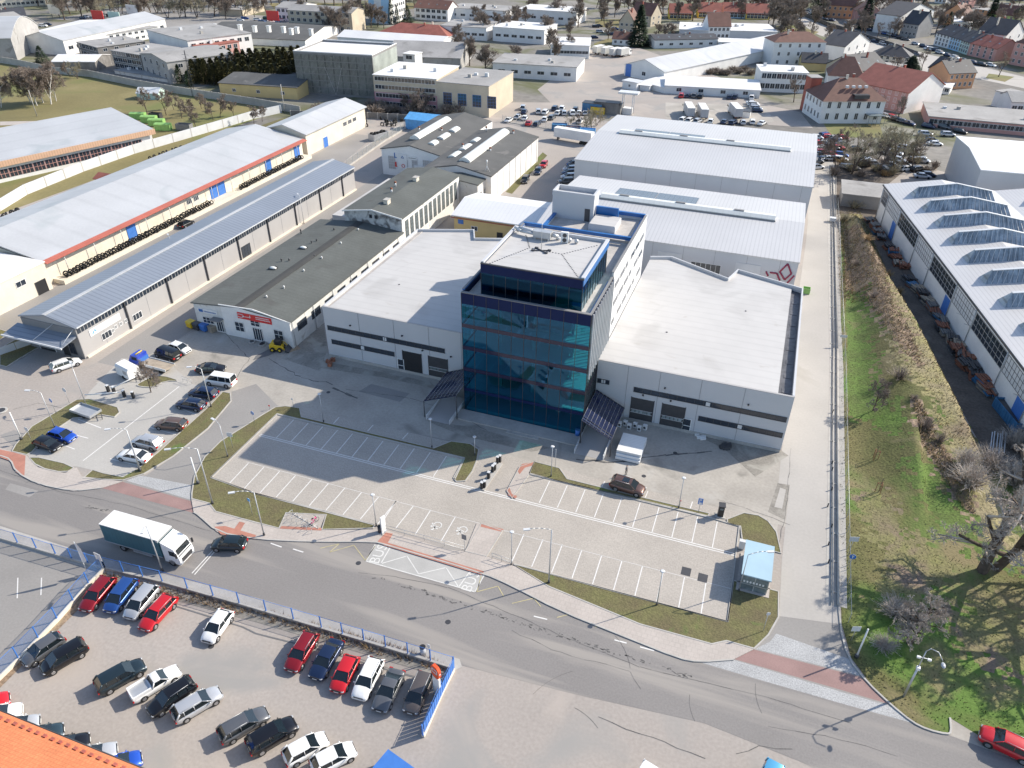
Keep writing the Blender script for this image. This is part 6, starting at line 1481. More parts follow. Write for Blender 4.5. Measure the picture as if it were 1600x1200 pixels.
# top belt of far trees
belt = [(x, 26+rnd.uniform(-9,6)) for x in range(92, 420, 9)]
for i, (x, y) in enumerate(belt): tree(rnd.choice(['farb','farb','barer','pale']), x, y, rnd.uniform(10, 17), 'far bare tree in the belt above the top left yards, number %d from the left' % (i+1), 'bare trees in the top left belt')
for i, (x, y) in enumerate([(x, 6+rnd.uniform(-8,8)) for x in range(60, 680, 14)]): tree('farb', x, y, rnd.uniform(12, 18), 'bare tree of the outermost belt at the top edge, number %d from the left' % (i+1), 'bare trees along the top edge left')
for i, (x, y, h) in enumerate(((470,38,12),(505,48,11),(520,52,13),(531,55,12),(545,50,14),(556,46,14),(565,40,13),(580,44,13),(590,42,10),(600,45,9))): tree('farb', x, y, h, 'bare tree, %s from the left around the tan block and blue tower' % ORD[i], 'bare trees around the tan block')
for i, (x, y) in enumerate([(930+k*11+rnd.uniform(-4,4), 20+rnd.uniform(-8,14)) for k in range(32)]):
    tree(rnd.choice(['farb','farb','barer']), x, y, rnd.uniform(10, 16), 'bare tree above the long white roofs, number %d from the left' % (i+1), 'bare trees above the long white roofs')
for i, (x, y, h) in enumerate(((1207,45,15),(1218,48,14),(1234,46,16),(1242,42,15),(1200,40,12),(1225,38,14),(1250,36,12),(1040,62,8),(1030,60,7),(950,62,9),(944,40,10),(1050,60,7))): tree('farb', x, y, h, 'big bare tree, %s of those by the green round lawn' % ORD[i], 'bare trees by the round lawn')
for i in range(34):
    x, y = 1330+rnd.uniform(0,270), rnd.uniform(-2, 60)
    tree(rnd.choice(['farb','bare','barer']), x, y, rnd.uniform(7, 13), 'bare garden tree among the town houses, number %d' % (i+1), 'garden trees among the town houses')
for i, (x, y) in enumerate(((1345,55),(1390,60),(1405,55),(1385,48),(1370,62),(1440,110),(1470,130),(1400,190),(1240,160),(1362,188),(1395,120),(1590,98),(1560,120))): tree('bare', x, y, 9, 'bare street tree between the houses, number %d from the top' % (i+1), 'street trees between the houses')

rnd = random.Random(91)
for i in range(40):
    x, y = rnd.uniform(1180, 1600), rnd.uniform(-12, 75)
    tree(rnd.choice(['farb','bare','farb']), x, y, rnd.uniform(8, 13), 'bare tree scattered over the upper right streets, number %d' % (i+1), 'bare trees over the upper right streets')
for i in range(16): con(rnd.uniform(1180,1600), rnd.uniform(-10,60), rnd.uniform(6,12), 3, 'dark evergreen scattered over the upper right streets, number %d' % (i+1), 'evergreens over the upper right streets', n=700)
for i in range(30):
    x, y = rnd.uniform(700, 930), rnd.uniform(-20, 120)
    tree('farb', x, y, rnd.uniform(8, 13), 'bare tree in the yards beyond the tan block, number %d' % (i+1), 'bare trees beyond the tan block')
# ================= the town behind =================
def tb(name, label, bl, br, ty, dep, roof='flat', rh=0., wm='whitew', rm='whiter', W=None, D=(), ov=.3, cat='building', group=None, h=None):
    a, c, hh, dep = fit(bl, br, ty, dep); hh = h or hh
    w = (c-a).length; sp = []
    if W:
        for side, n, rows, ww, wh in W:
            L = w if side in 'fb' else dep
            st = hh/rows
            for k in range(rows): sp.append((side, L/(n+1)*.75, L-L/(n+1)*.75, n, ww, wh, st*k+st*.35))
    rt_, w_, d_ = bld(name, label, a, c, hh, dep, roof, rh, wm, rm, ov, sp, D, cat, group)
    if rm in ('brownr', 'darkr', 'redr') and roof != 'flat':
        rf_ = [o for o in rt_.children if o.name.startswith('roof')][0]; k_ = random.Random(int(w_*97))
        for q in range(2):
            x, y = w_*k_.uniform(.25,.75), d_*k_.uniform(.35,.65); b = MB(); b.box(x-.35,x+.35,y-.3,y+.3,hh+rh*.4,hh+rh+.9); b.box(x-.42,x+.42,y-.37,y+.37,hh+rh+.9,hh+rh+1.02,1); b.build('chimney', [M['brick' if q else 'creamw'], M['conc']], rf_)
        if roof == 'gx':
            s_ = rh/(d_/2)
            for q in range(max(1, int(w_/5))): x = w_*(q+.5)/max(1, int(w_/5)); y = d_*.22; b = MB(); b.extr([(y-.5, hh+s_*(y-.5)+.2), (y+.5, hh+s_*(y+.5)+.2), (y+.5, hh+s_*(y+.5)+.32), (y-.5, hh+s_*(y-.5)+.32)], 'x', x-.4, x+.4); b.build('skylight', M['glassl'], rf_)
    elif roof == 'flat' and w_ > 12:
        rf_ = [o for o in rt_.children if o.name.startswith('roof')][0]; k_ = random.Random(int(w_*31))
        for q in range(3):
            x, y = w_*k_.uniform(.15,.85), d_*k_.uniform(.2,.8); b = MB(); b.box(x-.6,x+.6,y-.5,y+.5,hh+.22,hh+k_.uniform(.7,1.5)); b.build('roof_hatch', M['lgrey' if q else 'conc'], rf_)
    return rt_, w_, d_
# left and top left
r, w, d = tb('workshop_hall', 'long low hall with white roof, orange striped fascia and red-framed windows', (-60,300), (242,231), 268, 24, 'shb', 2.2, 'whitew', 'alu', [], ov=.8)
box_part(r, 'fascia', mat('orange_striped_fascia', (.62,.40,.27), .8, .06, .5, stripe=('X',.7,.3)), (-.8, w+.8, -.95, -.81, _z := 4.2, 6.4)) if False else None
hh = [o for o in r.children if o.name.startswith('wall')][0].dimensions
H_ = max(v.co.z for v in [o for o in r.children if o.name.startswith('wall')][0].data.vertices)-2.2
b = MB(); b.box(-.9, w+.9, -1.0, -.84, H_-1.2, H_+.3); b.build('fascia', mat('orange_striped_fascia', (.60,.38,.25), .8, .06, .5, stripe=('X',.7,.3)), r)
n = int(w/3.1)
for i in range(n-1):
    u = w-3.5-i*3.1; b = MB(); b.box(u-2.9, u, -.06, -.002, 1.0, 3.3)
    for k in range(4): b.box(u-2.9+k*.95, u-2.9+k*.95+.1, -.1, -.06, 1.0, 3.3, 1)
    b.box(u-2.9, u, -.095, -.06, 2.1, 2.2, 1); b.build('window', [M['glass'], M['salmon']], r)
tb('hall', 'big white-roofed hall with grey side wall in the top left yards', (52,62), (98,70), 51, 55, 'gx', 2.5, 'panel', 'whiter')
tb('factory_hall', 'long white hall with grey-blue roof running back across the top left', (105,87), (262,50), 64, 24, 'gx', 3, 'whitew', 'alu', [('f',14,1,3,1.6)])
tb('hangar', 'grey arched hangar with round white roof at the far left', (-40,97), (28,95), 62, 40, 'arcx', 6, 'greyw', 'alu')
tb('hall', 'far white hall with grey roof touching the left edge', (-30,66), (52,56), 42, 30, 'gx', 3, 'whitew', 'groof')
tb('warehouse', 'distant dark-roofed white building with small windows at the left edge', (-20,42), (45,38), 30, 30, 'gx', 3, 'whitew', 'darkr', [('f',8,1,3,1.2)])
tb('apartment_block', 'cream block of flats at the top left corner', (-20,14), (72,8), -14, 14, 'flat', 0, 'creamw', 'groof', [('f',12,3,2,1.6)])
tb('factory_building', 'ruined concrete frame building, left of two beside the grey three-storey house', (126,88), (158,97), 66, 22, 'flat', 0, 'ruin', 'groof', [('f',5,2,3,2),('r',4,2,2,1.4)])
tb('factory_building', 'dark ruined concrete building, right of two beside the grey three-storey house', (181,108), (226,116), 79, 20, 'flat', 0, 'ruin', 'groof', [('f',6,3,3,1.8)])
tb('factory_building', 'flat-roofed white factory wings with grey roofs behind the ruins', (150,75), (250,58), 58, 30, 'flat', 0, 'whitew', 'groof', [('f',10,2,2,1.2)])
tb('office_building', 'grey three-storey building with white end wall beside the cypresses', (227,116), (268,131), 84, 28, 'gy', 1.6, 'greyw', 'groof', [('f',4,2,1.6,2),('r',3,2,2,1.6)])
tb('factory_building', 'white flat factory with pale roofs behind the grey three-storey house', (300,100), (398,86), 64, 40, 'flat', 0, 'whitew', 'groof', [('f',8,2,2.2,1.8)])
tb('factory_building', 'small salmon and white annexe behind the thuja plantation', (318,102), (378,92), 74, 12, 'flat', 0, 'salmon', 'redr', [('f',6,2,2,1.8)])
tb('warehouse', 'very wide low hall with dark brown-grey roof and small white vents, top left', (312,66), (478,74), 56, 50, 'gx', 3, 'whitew', 'tar2')
for i, (x, y) in enumerate(((335,42),(375,43),(398,45),(420,45),(443,46),(464,47),(486,50),(455,49))):
    p = at(x, y, 8); r_ = empty('roof_vent', 'small white box vent, %s from the left on the wide dark roof' % ORD[i], 'roof vent', (p.x, p.y, 6.5), 0, 'box vents on the wide dark roof'); box_part(r_, 'shaft', 'whitew', (-.8,.8,-.8,.8,0,2.6)); box_part(r_, 'cap', 'lgrey', (-1,1,-1,1,2.6,2.9))
tb('warehouse', 'flat grey shop building with white front near the coloured car lot', (343,24), (380,26), 14, 25, 'flat', 0, 'beigew', 'groof')
tb('shed', 'ochre shed with wide grey roof in front of the thuja plantation', (345,148), (466,156), 130, 24, 'gx', 1.5, 'yelloww', 'tar2', [('f',3,1,1.5,1.2)])
tb('boundary_building', 'low white ruin with graffiti strip behind the field wall', (180,115), (262,129), 110, 8, 'flat', 0, 'dirtyw', 'groof')
tb('shed', 'low white shed roofs between the field wall and the arched hangar', (85,112), (152,112), 97, 16, 'gx', 1.5, 'ruin', 'whiter')
# dark glass block: grid of parts
r, w, d = tb('factory_building', 'dark glazed seven-storey factory block with white roof, next to the olive thujas', (467,146), (587,154), 79, 26, 'para', 1.0, 'paneld', 'whiter', ov=0)
H_ = max(v.co.z for v in [o for o in r.children if o.name.startswith('wall')][0].data.vertices)
gz = mat('grimy_curtain_glass', (.10,.115,.11), .3, .45, .12, .3, .8, stain=((.26,.27,.25), .35, .62), spec=.7)
nb = 10; fl = 6
for i in range(nb):
    for k in range(fl):
        u0, u1 = w*i/nb+.06, w*(i+1)/nb-.06; z0, z1 = .8+(H_-1.4)*k/fl, .8+(H_-1.4)*(k+1)/fl-.35
        b = MB(); b.box(u0, u1, -.08, -.002, z0, z1)
        for q in range(1, 6): x = u0+(u1-u0)*q/6; b.box(x-.05, x+.05, -.14, -.08, z0, z1, 1)
        b.build('curtain_window', [gz, M['panelb']], r)
b = MB(); b.obox((w*.55,-.2,H_*.35), (1.7,0,H_*.32), (.08,0,-.02), (0,.03,0)); b.obox((w*.44,-.2,H_*.35), (-1.7,0,H_*.32), (.08,0,.02), (0,.03,0)); b.build('brace', M['panelb'], r)
b = MB(); b.box(w+.002, w+.08, .3, d-.3, .8, H_-1); b.build('side_glazing', mat('pale_side_glazing', (.33,.36,.34), .35, .25, .2, .1, 2., stripe=('Y',1.2,.15)), r)
r, w, d = tb('factory_building', 'flat white-roofed factory block with cream upper and pink lower walls', (587,168), (684,176), 117, 24, 'flat', 0, 'beigew', 'whiter', [('f',9,4,2.6,1.5)], ov=.25)
H_ = max(v.co.z for v in [o for o in r.children if o.name.startswith('wall')][0].data.vertices); b = MB(); b.box(-.02, w+.02, -.025, -.003, .1, H_*.5); b.build('pink_lower_wall', M['pinkw'], r)
p_, _, _ = tb('factory_building', 'tan block with four tall blue-framed windows right of the pink block', (684,176), (764,184), 128, 26, 'flat', 0, 'beigew', 'groof', [], ov=.2)
for i, u in enumerate((4,9.5,15,20.5)): put(p_, winmesh(3.2, 4., 3, 4, 'dblue', 'glass'), 'f', u, 3.2, 28, 26)
tb('stair_tower', 'small square stair tower on the pale roof behind the pink block', (632,120), (650,122), 84, 6, 'flat', 0, 'whitew', 'whiter', [('f',1,3,3,1.6)])
tb('office_building', 'long white building with blue eave band and blue windows behind the glass block', (530,84), (690,96), 58, 16, 'gx', 2, 'whitew', 'whiter', [('f',18,2,2.2,1.4)])
tb('warehouse', 'grey pitched roof hall right behind the pink block', (606,108), (720,112), 88, 30, 'gx', 4, 'greyw', 'groof')
tb('office_building', 'tan three-storey block with grey roof at the top behind the dark roof', (453,46), (552,52), 16, 16, 'gx', 2, 'beigew', 'groof', [('f',10,3,2.,1.8)])
tb('office_building', 'white building with low roof left of the tan three-storey block', (433,32), (470,34), 12, 22, 'gx', 2, 'whitew', 'groof', [('f',5,2,2.,1.8)])
r, w, d = tb('apartment_tower', 'pale blue and white tower of flats cut off by the top edge', (578,36), (610,38), -60, 22, 'flat', 0, 'whitew', 'whiter', [('r',7,9,2.,1.8)])
H_ = max(v.co.z for v in [o for o in r.children if o.name.startswith('wall')][0].data.vertices); box_part(r, 'blue_stripe', 'bluew', (.2, w*.28, -.06, -.003, .3, H_), (w*.62, w, -.06, -.003, .3, H_))
tb('office_building', 'long building with orange-red hipped roof beyond the glass block', (592,58), (700,66), 50, 18, 'hipx', 4, 'whitew', 'redr', [('f',14,1,2,1.6)])
tb('house', 'dark-roofed white house with balcony rail beside the pale blue tower', (648,30), (700,34), 12, 14, 'gx', 4, 'whitew', 'brownr', [('f',6,2,2.5,1.8)])
for i, (x0, y0, x1, y1, t) in enumerate(((690,60,760,64,40),(770,64,850,70,42),(700,30,790,36,12),(810,34,900,40,14),(770,120,900,128,98),(860,90,920,92,70))):
    tb('warehouse', 'white flat-roofed hall in the middle yards beyond the tan block, number %d' % (i+1), (x0,y0), (x1,y1), t, 22, 'flat', 0, 'whitew', 'whiter' if i % 2 else 'groof', [('f',6,1,3,1.4)], group='halls beyond the tan block')
# centre right
r, w, d = tb('cold_store', 'huge white cold store with long grey-white pitched roof running away to the upper right', (975,118), (1036,131), 101, 115, 'gy', 3.5, 'whitew', 'alu', [('f',1,1,2,1.6)], [('f',2.2,3.,5.,'blue',0)], ov=.3)
tb('warehouse', 'low white curved wing with long flat roof in front of the cold store', (1038,146), (1186,154), 134, 13, 'shb', 1.2, 'whitew', 'whiter', [('f',4,1,2,1.4)])
tb('warehouse', 'low white wing bending towards the cold store corner', (1000,136), (1038,146), 128, 14, 'shb', 1., 'whitew', 'whiter')
tb('container_office', 'small white plant container at the cold store corner', (972,138), (994,142), 126, 5, 'flat', 0, 'whitew', 'lgrey', [('f',1,1,1,1)])
tb('tank', 'white storage box with ducts next to the plant container', (999,141), (1014,143), 133, 5, 'flat', 0, 'lgrey', 'whiter')
tb('warehouse', 'long low white building behind the cold store with grey roof strip', (1022,76), (1120,74), 63, 14, 'gx', 1.5, 'whitew', 'darkr', [('f',6,1,2,1.2)])
tb('warehouse', 'long low white building with dark roof strip, continuing right behind the cold store', (1122,76), (1240,80), 66, 12, 'flat', 0, 'whitew', 'whiter', [('f',9,1,2.4,1.6)])
tb('warehouse', 'white flat-roofed shop left of the brown-roofed town house', (1060,60), (1105,62), 46, 26, 'flat', 0, 'panel', 'whiter')
tb('house', 'narrow white house with brown roof between two white flat roofs', (1105,62), (1139,62), 42, 12, 'gx', 6, 'whitew', 'brownr', [('f',5,2,1.5,1.6)])
tb('warehouse', 'white flat-roofed shop right of the brown-roofed town house', (1139,62), (1212,64), 48, 26, 'flat', 0, 'panel', 'whiter')
for i, (x, y) in enumerate(((1045,30),(1090,28),(1128,28),(1165,30))):
    tb('house', 'long yellow and blue terrace part with red roof, %s from the left at the top' % ORD[i], (x,y), (x+36,y+1), y-8, 14, 'gx', 5, 'byellow' if i != 2 else 'bluew', 'redr', [('f',6,2,2,1.6)], group='yellow and blue terrace')
tb('house', 'grey house with steep dark roof left of the pointed conifer', (966,52), (990,54), 34, 10, 'gy', 6, 'beigew', 'brownr', [('f',3,2,1.4,1.4)]); tb('house', 'old house with dark brown roof directly behind the pointed conifer', (984,38), (1016,42), 22, 12, 'gx', 6, 'beigew', 'brownr', [('f',3,2,1.4,1.4),('r',2,2,1.4,1.4)])
tb('house', 'small pink-white house with dark roof under the pointed conifer', (956,70), (984,72), 61, 9, 'gx', 3, 'whitew', 'brownr', [('f',3,1,1.3,1.3)])
# right: houses
tb('office_building', 'long white two-storey office with paired windows left of the red brick stair', (1184,143), (1257,146), 112, 14, 'flat', 0, 'whitew', 'whiter', [('f',9,2,1.8,2.)], ov=.2)
tb('stair_block', 'red brick block joining the long white office and the hipped white house', (1257,176), (1273,176), 122, 5, 'flat', 0, 'brick', 'groof')
r, w, d = tb('town_house', 'big white two-storey house with brown-red hipped roof, roof terrace and glass porch', (1279,193), (1375,193), 158, 16, 'hipx', 6, 'whitew', 'brownr', [('f',6,2,1.3,2.2),('l',5,2,1.2,2.)], ov=.6)
b = MB(); b.box(w*.48, w*.72, .3, 4, 9.2, 9.4); b.box(w*.48, w*.72, -.1, .3, 8.2, 9.3); b.build('roof_terrace', M['dmetal'], r); b = MB(); b.box(w*.72, w*.98, -3.4, -.01, 3.2, 3.4); [b.box(w*(.72+.065*k), w*(.72+.065*k)+.1, -3.4, -3.3, 0, 3.2) for k in range(5)]; b.build('glass_porch', M['glassl'], r)
for k in range(4): b = MB(); b.box(w*.38+k*2.2, w*.38+k*2.2+.9, 3.2, 4.2, 11, 11.7); b.build('skylight', M['lgrey'], r)
tb('town_house', 'white house with red-brown hipped roof and two skylights behind the hipped one', (1290,138), (1345,142), 118, 14, 'hipx', 6.5, 'whitew', 'brownr', [('f',4,1,1.3,1.5)])
tb('town_house', 'tall white house with dark brown roof left of the open square', (1203,104), (1283,104), 66, 13, 'hipx', 3.5, 'whitew', 'brownr', [('f',5,3,1.2,1.6)])
tb('house', 'small yellow house with dark roof beside the tall white house', (1250,110), (1290,112), 98, 9, 'gx', 3.5, 'yelloww', 'darkr')
tb('house', 'white gabled house with black roof and skylight on the square', (1315,96), (1354,86), 74, 12, 'gy', 5, 'whitew', 'darkr', [('f',3,2,1.2,1.6)])
tb('house', 'long house with grey slate roof and pale gable behind the hipped house', (1340,128), (1384,122), 112, 18, 'gx', 5, 'beigew', 'darkr', [('f',4,1,1.2,1.4)])
tb('town_house', 'beige villa with white dormers beside the round evergreen', (1358,100), (1420,106), 86, 12, 'hipx', 4, 'creamw', 'darkr', [('f',6,2,1.3,1.6)])
tb('house', 'beige low extension under the beige villa', (1375,112), (1410,116), 103, 9, 'flat', 0, 'beigew', 'groof')
tb('container_office', 'white temporary cabins left of the pink house', (1358,146), (1398,150), 134, 10, 'flat', 0, 'whitew', 'whiter', [('f',5,1,1.6,1.4)])
tb('container_office', 'white temporary cabins right of the pink house', (1450,144), (1482,148), 134, 10, 'flat', 0, 'whitew', 'whiter', [('f',4,1,1.6,1.4)])
r, w, d = tb('town_house', 'pink house with bright red roof and blank white gable', (1411,178), (1466,164), 146, 22, 'gy', 5.5, 'whitew', 'redr', [('l',8,3,1.1,1.6)], ov=.4)
H_ = max(v.co.z for v in [o for o in r.children if o.name.startswith('wall')][0].data.vertices)-5.5; box_part(r, 'pink_side_wall', 'salmon', (-.04, -.002, .1, d-.1, .1, H_))
tb('warehouse', 'long low salmon building with wide grey flat roof', (1447,198), (1640,216), 182, 22, 'flat', 0, 'salmon', 'groof', [('f',14,1,3,1.6)])
tb('town_house', 'orange and white house with dark slate roof near the crossing', (1476,140), (1518,138), 116, 12, 'gx', 4, 'orangew', 'darkr', [('f',5,2,1.2,1.6)])
tb('town_house', 'white terraced part with dark roof left of the orange house', (1445,126), (1480,134), 106, 12, 'gx', 4, 'whitew', 'darkr', [('f',4,2,1.2,1.6)])
for i, (x0, y0, x1, y1, t, wm_, rm_) in enumerate(((1458,70,1480,76,52,'whitew','darkr'),(1480,76,1496,81,58,'bluew','darkr'),(1496,81,1510,86,63,'mint','darkr'),(1510,86,1552,96,68,'salmon','redr'))):
    tb('town_house', '%s terraced house, %s from the left in the pastel row on the main street' % (['white','pale blue','mint green','salmon pink'][i], ORD[i]), (x0,y0), (x1,y1), t, 14, 'gx', 4, wm_, rm_, [('f',4,3,1.2,1.5)], group='pastel terraced houses')
tb('school', 'wide cream flat-roofed building with white windows behind the pastel row', (1484,56), (1560,62), 34, 26, 'flat', 0, 'creamw', 'whiter', [('f',14,2,2,1.6)])
tb('town_house', 'white gabled house with dark roof up the main street', (1400,55), (1452,44), 26, 14, 'gy', 5, 'whitew', 'darkr', [('f',4,3,1.2,1.5)])
tb('town_house', 'grey gabled house beside the white gabled one up the street', (1405,56), (1430,60), 36, 14, 'gx', 6, 'greyw', 'darkr', [('f',4,2,1.2,1.5)])
tb('town_house', 'salmon house with mixed roof at the right edge beside the pastel row', (1575,100), (1625,110), 66, 14, 'hipx', 5, 'salmon', 'brownr', [('f',5,3,1.3,1.6)])
tb('town_house', 'white house with grey slate roof at the right edge', (1562,86), (1590,80), 56, 14, 'gy', 6, 'whitew', 'darkr', [('f',2,3,1.2,1.6)])
tb('town_house', 'orange town house with brown roof at the top left of the long car park', (1288,27), (1332,30), 8, 12, 'gx', 6, 'orangew', 'brownr', [('f',5,2,1.3,1.6)])
tb('town_house', 'cream town house with brown gable right of the orange one', (1296,22), (1326,24), 4, 14, 'gy', 6, 'creamw', 'brownr', [('f',4,2,1.3,1.6)])
tb('town_house', 'pink town house behind the dark fir', (1332,36), (1372,38), 18, 12, 'gy', 5, 'salmon', 'brownr', [('f',3,2,1.3,1.6)])
tb('town_house', 'peach house with brown roof above the pastel row', (1470,38), (1502,42), 20, 12, 'gy', 5, 'orangew', 'brownr', [('f',3,2,1.3,1.6)])
tb('town_house', 'lime green house with brown roof near the top right corner', (1540,38), (1582,42), 22, 12, 'gx', 5, 'greenw', 'brownr', [('f',4,2,1.3,1.6)])
tb('town_house', 'terracotta house with balcony left of the lime green one', (1520,26), (1546,30), 14, 12, 'flat', 0, 'orangew', 'groof', [('f',3,2,1.3,1.6)])
rnd = random.Random(66)
gab = ['whitew','creamw','salmon','yelloww','bluew','greyw','beigew']
for i in range(26):
    x = 1250+i % 13*30+rnd.uniform(-8,8); y = -14-(i//13)*16+rnd.uniform(-5,10)
    if i % 13 > 5 and i < 13: y += 18
    tb('house', 'distant town house at the top edge right, number %d from the left' % (i+1), (x,y), (x+rnd.uniform(14,22), y+rnd.uniform(0,2)), y-rnd.uniform(9,13), 10, rnd.choice(['gx','gy','hipx']), 4.5, rnd.choice(gab), rnd.choice(['brownr','darkr','redr']), [('f',3,2,1.3,1.5)], group='distant houses at the top edge right')
for i in range(12):
    x = 20+i*52+rnd.uniform(-8,8); y = -22+rnd.uniform(-10,8)
    tb('apartment_block', 'distant pale block beyond the tree belt, number %d from the left' % (i+1), (x,y), (x+rnd.uniform(20,40), y+rnd.uniform(0,2)), y-rnd.uniform(10,16), 14, rnd.choice(['flat','gx']), 3, rnd.choice(gab), 'groof', [('f',5,3,1.6,1.5)], group='distant blocks beyond the tree belt')
tb('signal_house', 'small white tower house with flat roof in the yard right of the salmon building', (1548,165), (1575,172), 142, 8, 'flat', 0, 'whitew', 'groof', [('f',1,2,1.6,1.4)])
tb('warehouse', 'white building with grey pitched roof at the right edge above the salmon building', (1575,178), (1625,180), 160, 12, 'gx', 2.5, 'whitew', 'groof', [('f',5,1,1.8,1.6)])
# ================= fences, walls, street furniture =================
mesh_blue = bpy.data.materials.new('blue_wire_mesh'); mesh_blue.use_nodes = True
_t = mesh_blue.node_tree; _b = _t.nodes['Principled BSDF']; _b.inputs['Base Color'].default_value = (.05,.16,.42,1); _b.inputs['Alpha'].default_value = .25
mesh_grey = bpy.data.materials.new('grey_wire_mesh'); mesh_grey.use_nodes = True
_t = mesh_grey.node_tree; _b = _t.nodes['Principled BSDF']; _b.inputs['Base Color'].default_value = (.25,.30,.28,1); _b.inputs['Alpha'].default_value = .18
def fence(name, label, pts, h, base, postm, meshm, wallm, step=None, pr=.05, wt=.3, cat='fence', rail=True):
    P = [Vector((p[0], p[1], 0)) for p in pts]; o = P[0]; r = empty(name, label, cat, o)
    L = [p-o for p in P]
    if base > 0:
        b = MB(); ribbon(b, L, wt, 0, base); b.build('plinth_wall', M[wallm], r)
    if meshm:
        b = MB()
        for a, c in zip(L, L[1:]): b.face([(a.x,a.y,base+.03),(c.x,c.y,base+.03),(c.x,c.y,base+h),(a.x,a.y,base+h)])
        b.build('mesh_panel', meshm, r)
    if rail:
        b = MB()
        for a, c in zip(L, L[1:]): b.tube((a.x,a.y,base+h),(c.x,c.y,base+h),.025,n=4)
        b.build('top_rail', M[postm], r)
    n = 0
    for a, c in zip(L, L[1:]):
        k = max(1, round((c-a).length/step)) if step else 1
        for i in range(k+(1 if c is L[-1] else 0)):
            if n >= 95: break
            p = a.lerp(c, i/k); b = MB(); b.box(p.x-pr, p.x+pr, p.y-pr, p.y+pr, base-.05, base+h+.06); b.build('post', M[postm], r); n += 1
    return r
w0 = [at(-140,790), at(0,842), at(88,868), at(165,890)]
sheet('pavement', [at(-140,772), at(0,822), at(160,872), at(400,934), at(560,982), at(718,1030), at(722,1042), at(712,1047), at(400,951), at(165,896), at(0,848), at(-140,800)], .022, M['conc'])
fence('blue_fence', 'blue mesh fence running beside the far-left pavement up to the white flag', w0, 1.6, .35, 'blue', mesh_blue, 'conc', 2.6)
fence('blue_fence', 'long blue post and mesh fence on a low wall above the dealer yard', [at(165,890), at(255,912), at(375,946), at(503,984), at(603,1014), at(709,1047)], 1.7, .45, 'blue', mesh_blue, 'conc', 3.0)
fence('blue_fence', 'blue mesh fence on a cream plinth along the left side of the dealer yard', [at(165,890), at(140,915), at(91,970), at(31,1032), at(-60,1120)], 1.7, .45, 'blue', mesh_blue, 'creamw', 3.1)
fr_ = fence('blue_fence', 'short solid blue board fence on a cream plinth beside the orange totem sign', [at(709,1047), at(690,1085), at(661,1152)], 1.6, .4, 'blue', None, 'creamw', 3.0, .07)
p, q = at(709,1047)-at(709,1047), at(661,1152)-at(709,1047); b = MB(); d_ = q.normalized(); n_ = Vector((-d_.y, d_.x, 0))
for k in range(int(q.length/.5)):
    a = d_*(.12+k*.5); c = d_*(.12+k*.5+.42)
    b.obox((a+c)/2+Vector((0,0,1.25))+n_*.08, (c-a)/2, n_*.02, (0,0,.72))
b.build('board', M['blue'], fr_)
sheet('weed_strip', [at(165,897), at(400,952), at(709,1049), at(700,1062), at(640,1043), at(400,972), at(168,910)], .024, M['dust'])
sheet('weed_strip', PX('163,893 171,897 120,955 60,1015 0,1075 -40,1110 -50,1098 30,1030 91,970'), .024, M['scrub'])
CRB = MB(); 
for s in ('400,990 500,1015 600,1045 690,1070', '240,937 300,955 380,980 400,990'):
    p = PX(s)
    for a, c in zip(p, p[1:]): line(a, c, .16, CRB, .031)
tag(CRB.build('drain_channel', M['patch']), kind='structure')
# concrete field walls
def wall_px(label, s, h, mt='conc', t=.25, cap=None, step=3.2):
    p = PX(s); r = empty('concrete_wall', label, 'wall', (p[0].x, p[0].y, 0)); L = [v-p[0] for v in p]
    b = MB(); ribbon(b, L, t, 0, h); b.build('panel', M[mt], r)
    b = MB()
    for a, c in zip(L, L[1:]):
        k = max(1, int((c-a).length/step))
        for i in range(k): v = a.lerp(c, i/k); b.box(v.x-.17, v.x+.17, v.y-.17, v.y+.17, 0, h+.08)
    b.build('pillar', M['conc'], r)
wall_px('grey concrete panel wall closing off the field towards the ruined factories', '-60,92 0,98 30,103 87,115 140,120 212,135 300,150 400,165 470,178', 2.6)
wall_px('long pale ribbed wall running diagonally behind the pale roofed halls', '-120,395 0,330 42,304 130,268 210,240 300,214 395,186 440,176', 2.6, 'lgrey', .3, step=6)
wall_px('dark concrete wall between the thickets and the tyre yard', '455,182 560,184 700,192', 2.0, 'ruin')
fence('chain_fence', 'grey chain-link fence on a low kerb between the alley and the twin hall', [at(543,262), at(560,250), at(600,222), at(650,192)], 1.8, .5, 'metal', mesh_grey, 'conc', 3.)
fence('chain_fence', 'grey chain-link fence between the yards beyond the twin hall', [at(785,190), at(840,199), at(905,209), at(935,214)], 1.8, .2, 'metal', mesh_grey, 'conc', 3.)
wall_px('long dark wall beside the car park up the street', '1255,25 1290,40 1330,53 1400,76 1432,88', 2.2, 'dmetal', .4)
# strip by the service road: twin pipes on sleepers, mesh fence
r = empty('heating_pipe', 'pair of long pale pipes laid on sleepers along the service road edge', 'pipe', (16.0, 66, 0))
for x, rr in ((-.40,.10), (.22,.15)):
    b = MB(); pts = [(x-.0, 0, .24), (x-.0, 60, .24), (x-.5, 120, .24), (x-1.1, 172, .24)]; b.path(pts, rr, 8); b.build('pipe', M['conc'], r)
b = MB(); [b.box(-.55-.006*v, .4-.006*v, v-.12, v+.12, .01, .12) for v in range(2, 172, 5)]; b.build('sleeper', M['conc'], r)
sheet('gutter_strip', [(14.9,66),(17.2,66),(17.2,120),(16.2,180),(15.6,240),(13.6,240),(14.2,180),(15.0,120)], .030, M['kerb'])
fence('mesh_fence', 'green-grey mesh fence between the service road pipes and the grass bank', [(17.3,64,0),(17.3,120,0),(16.6,175,0),(16.2,205,0)], 1.5, 0, 'metal', mesh_grey, 'conc', 3., .03, .2)
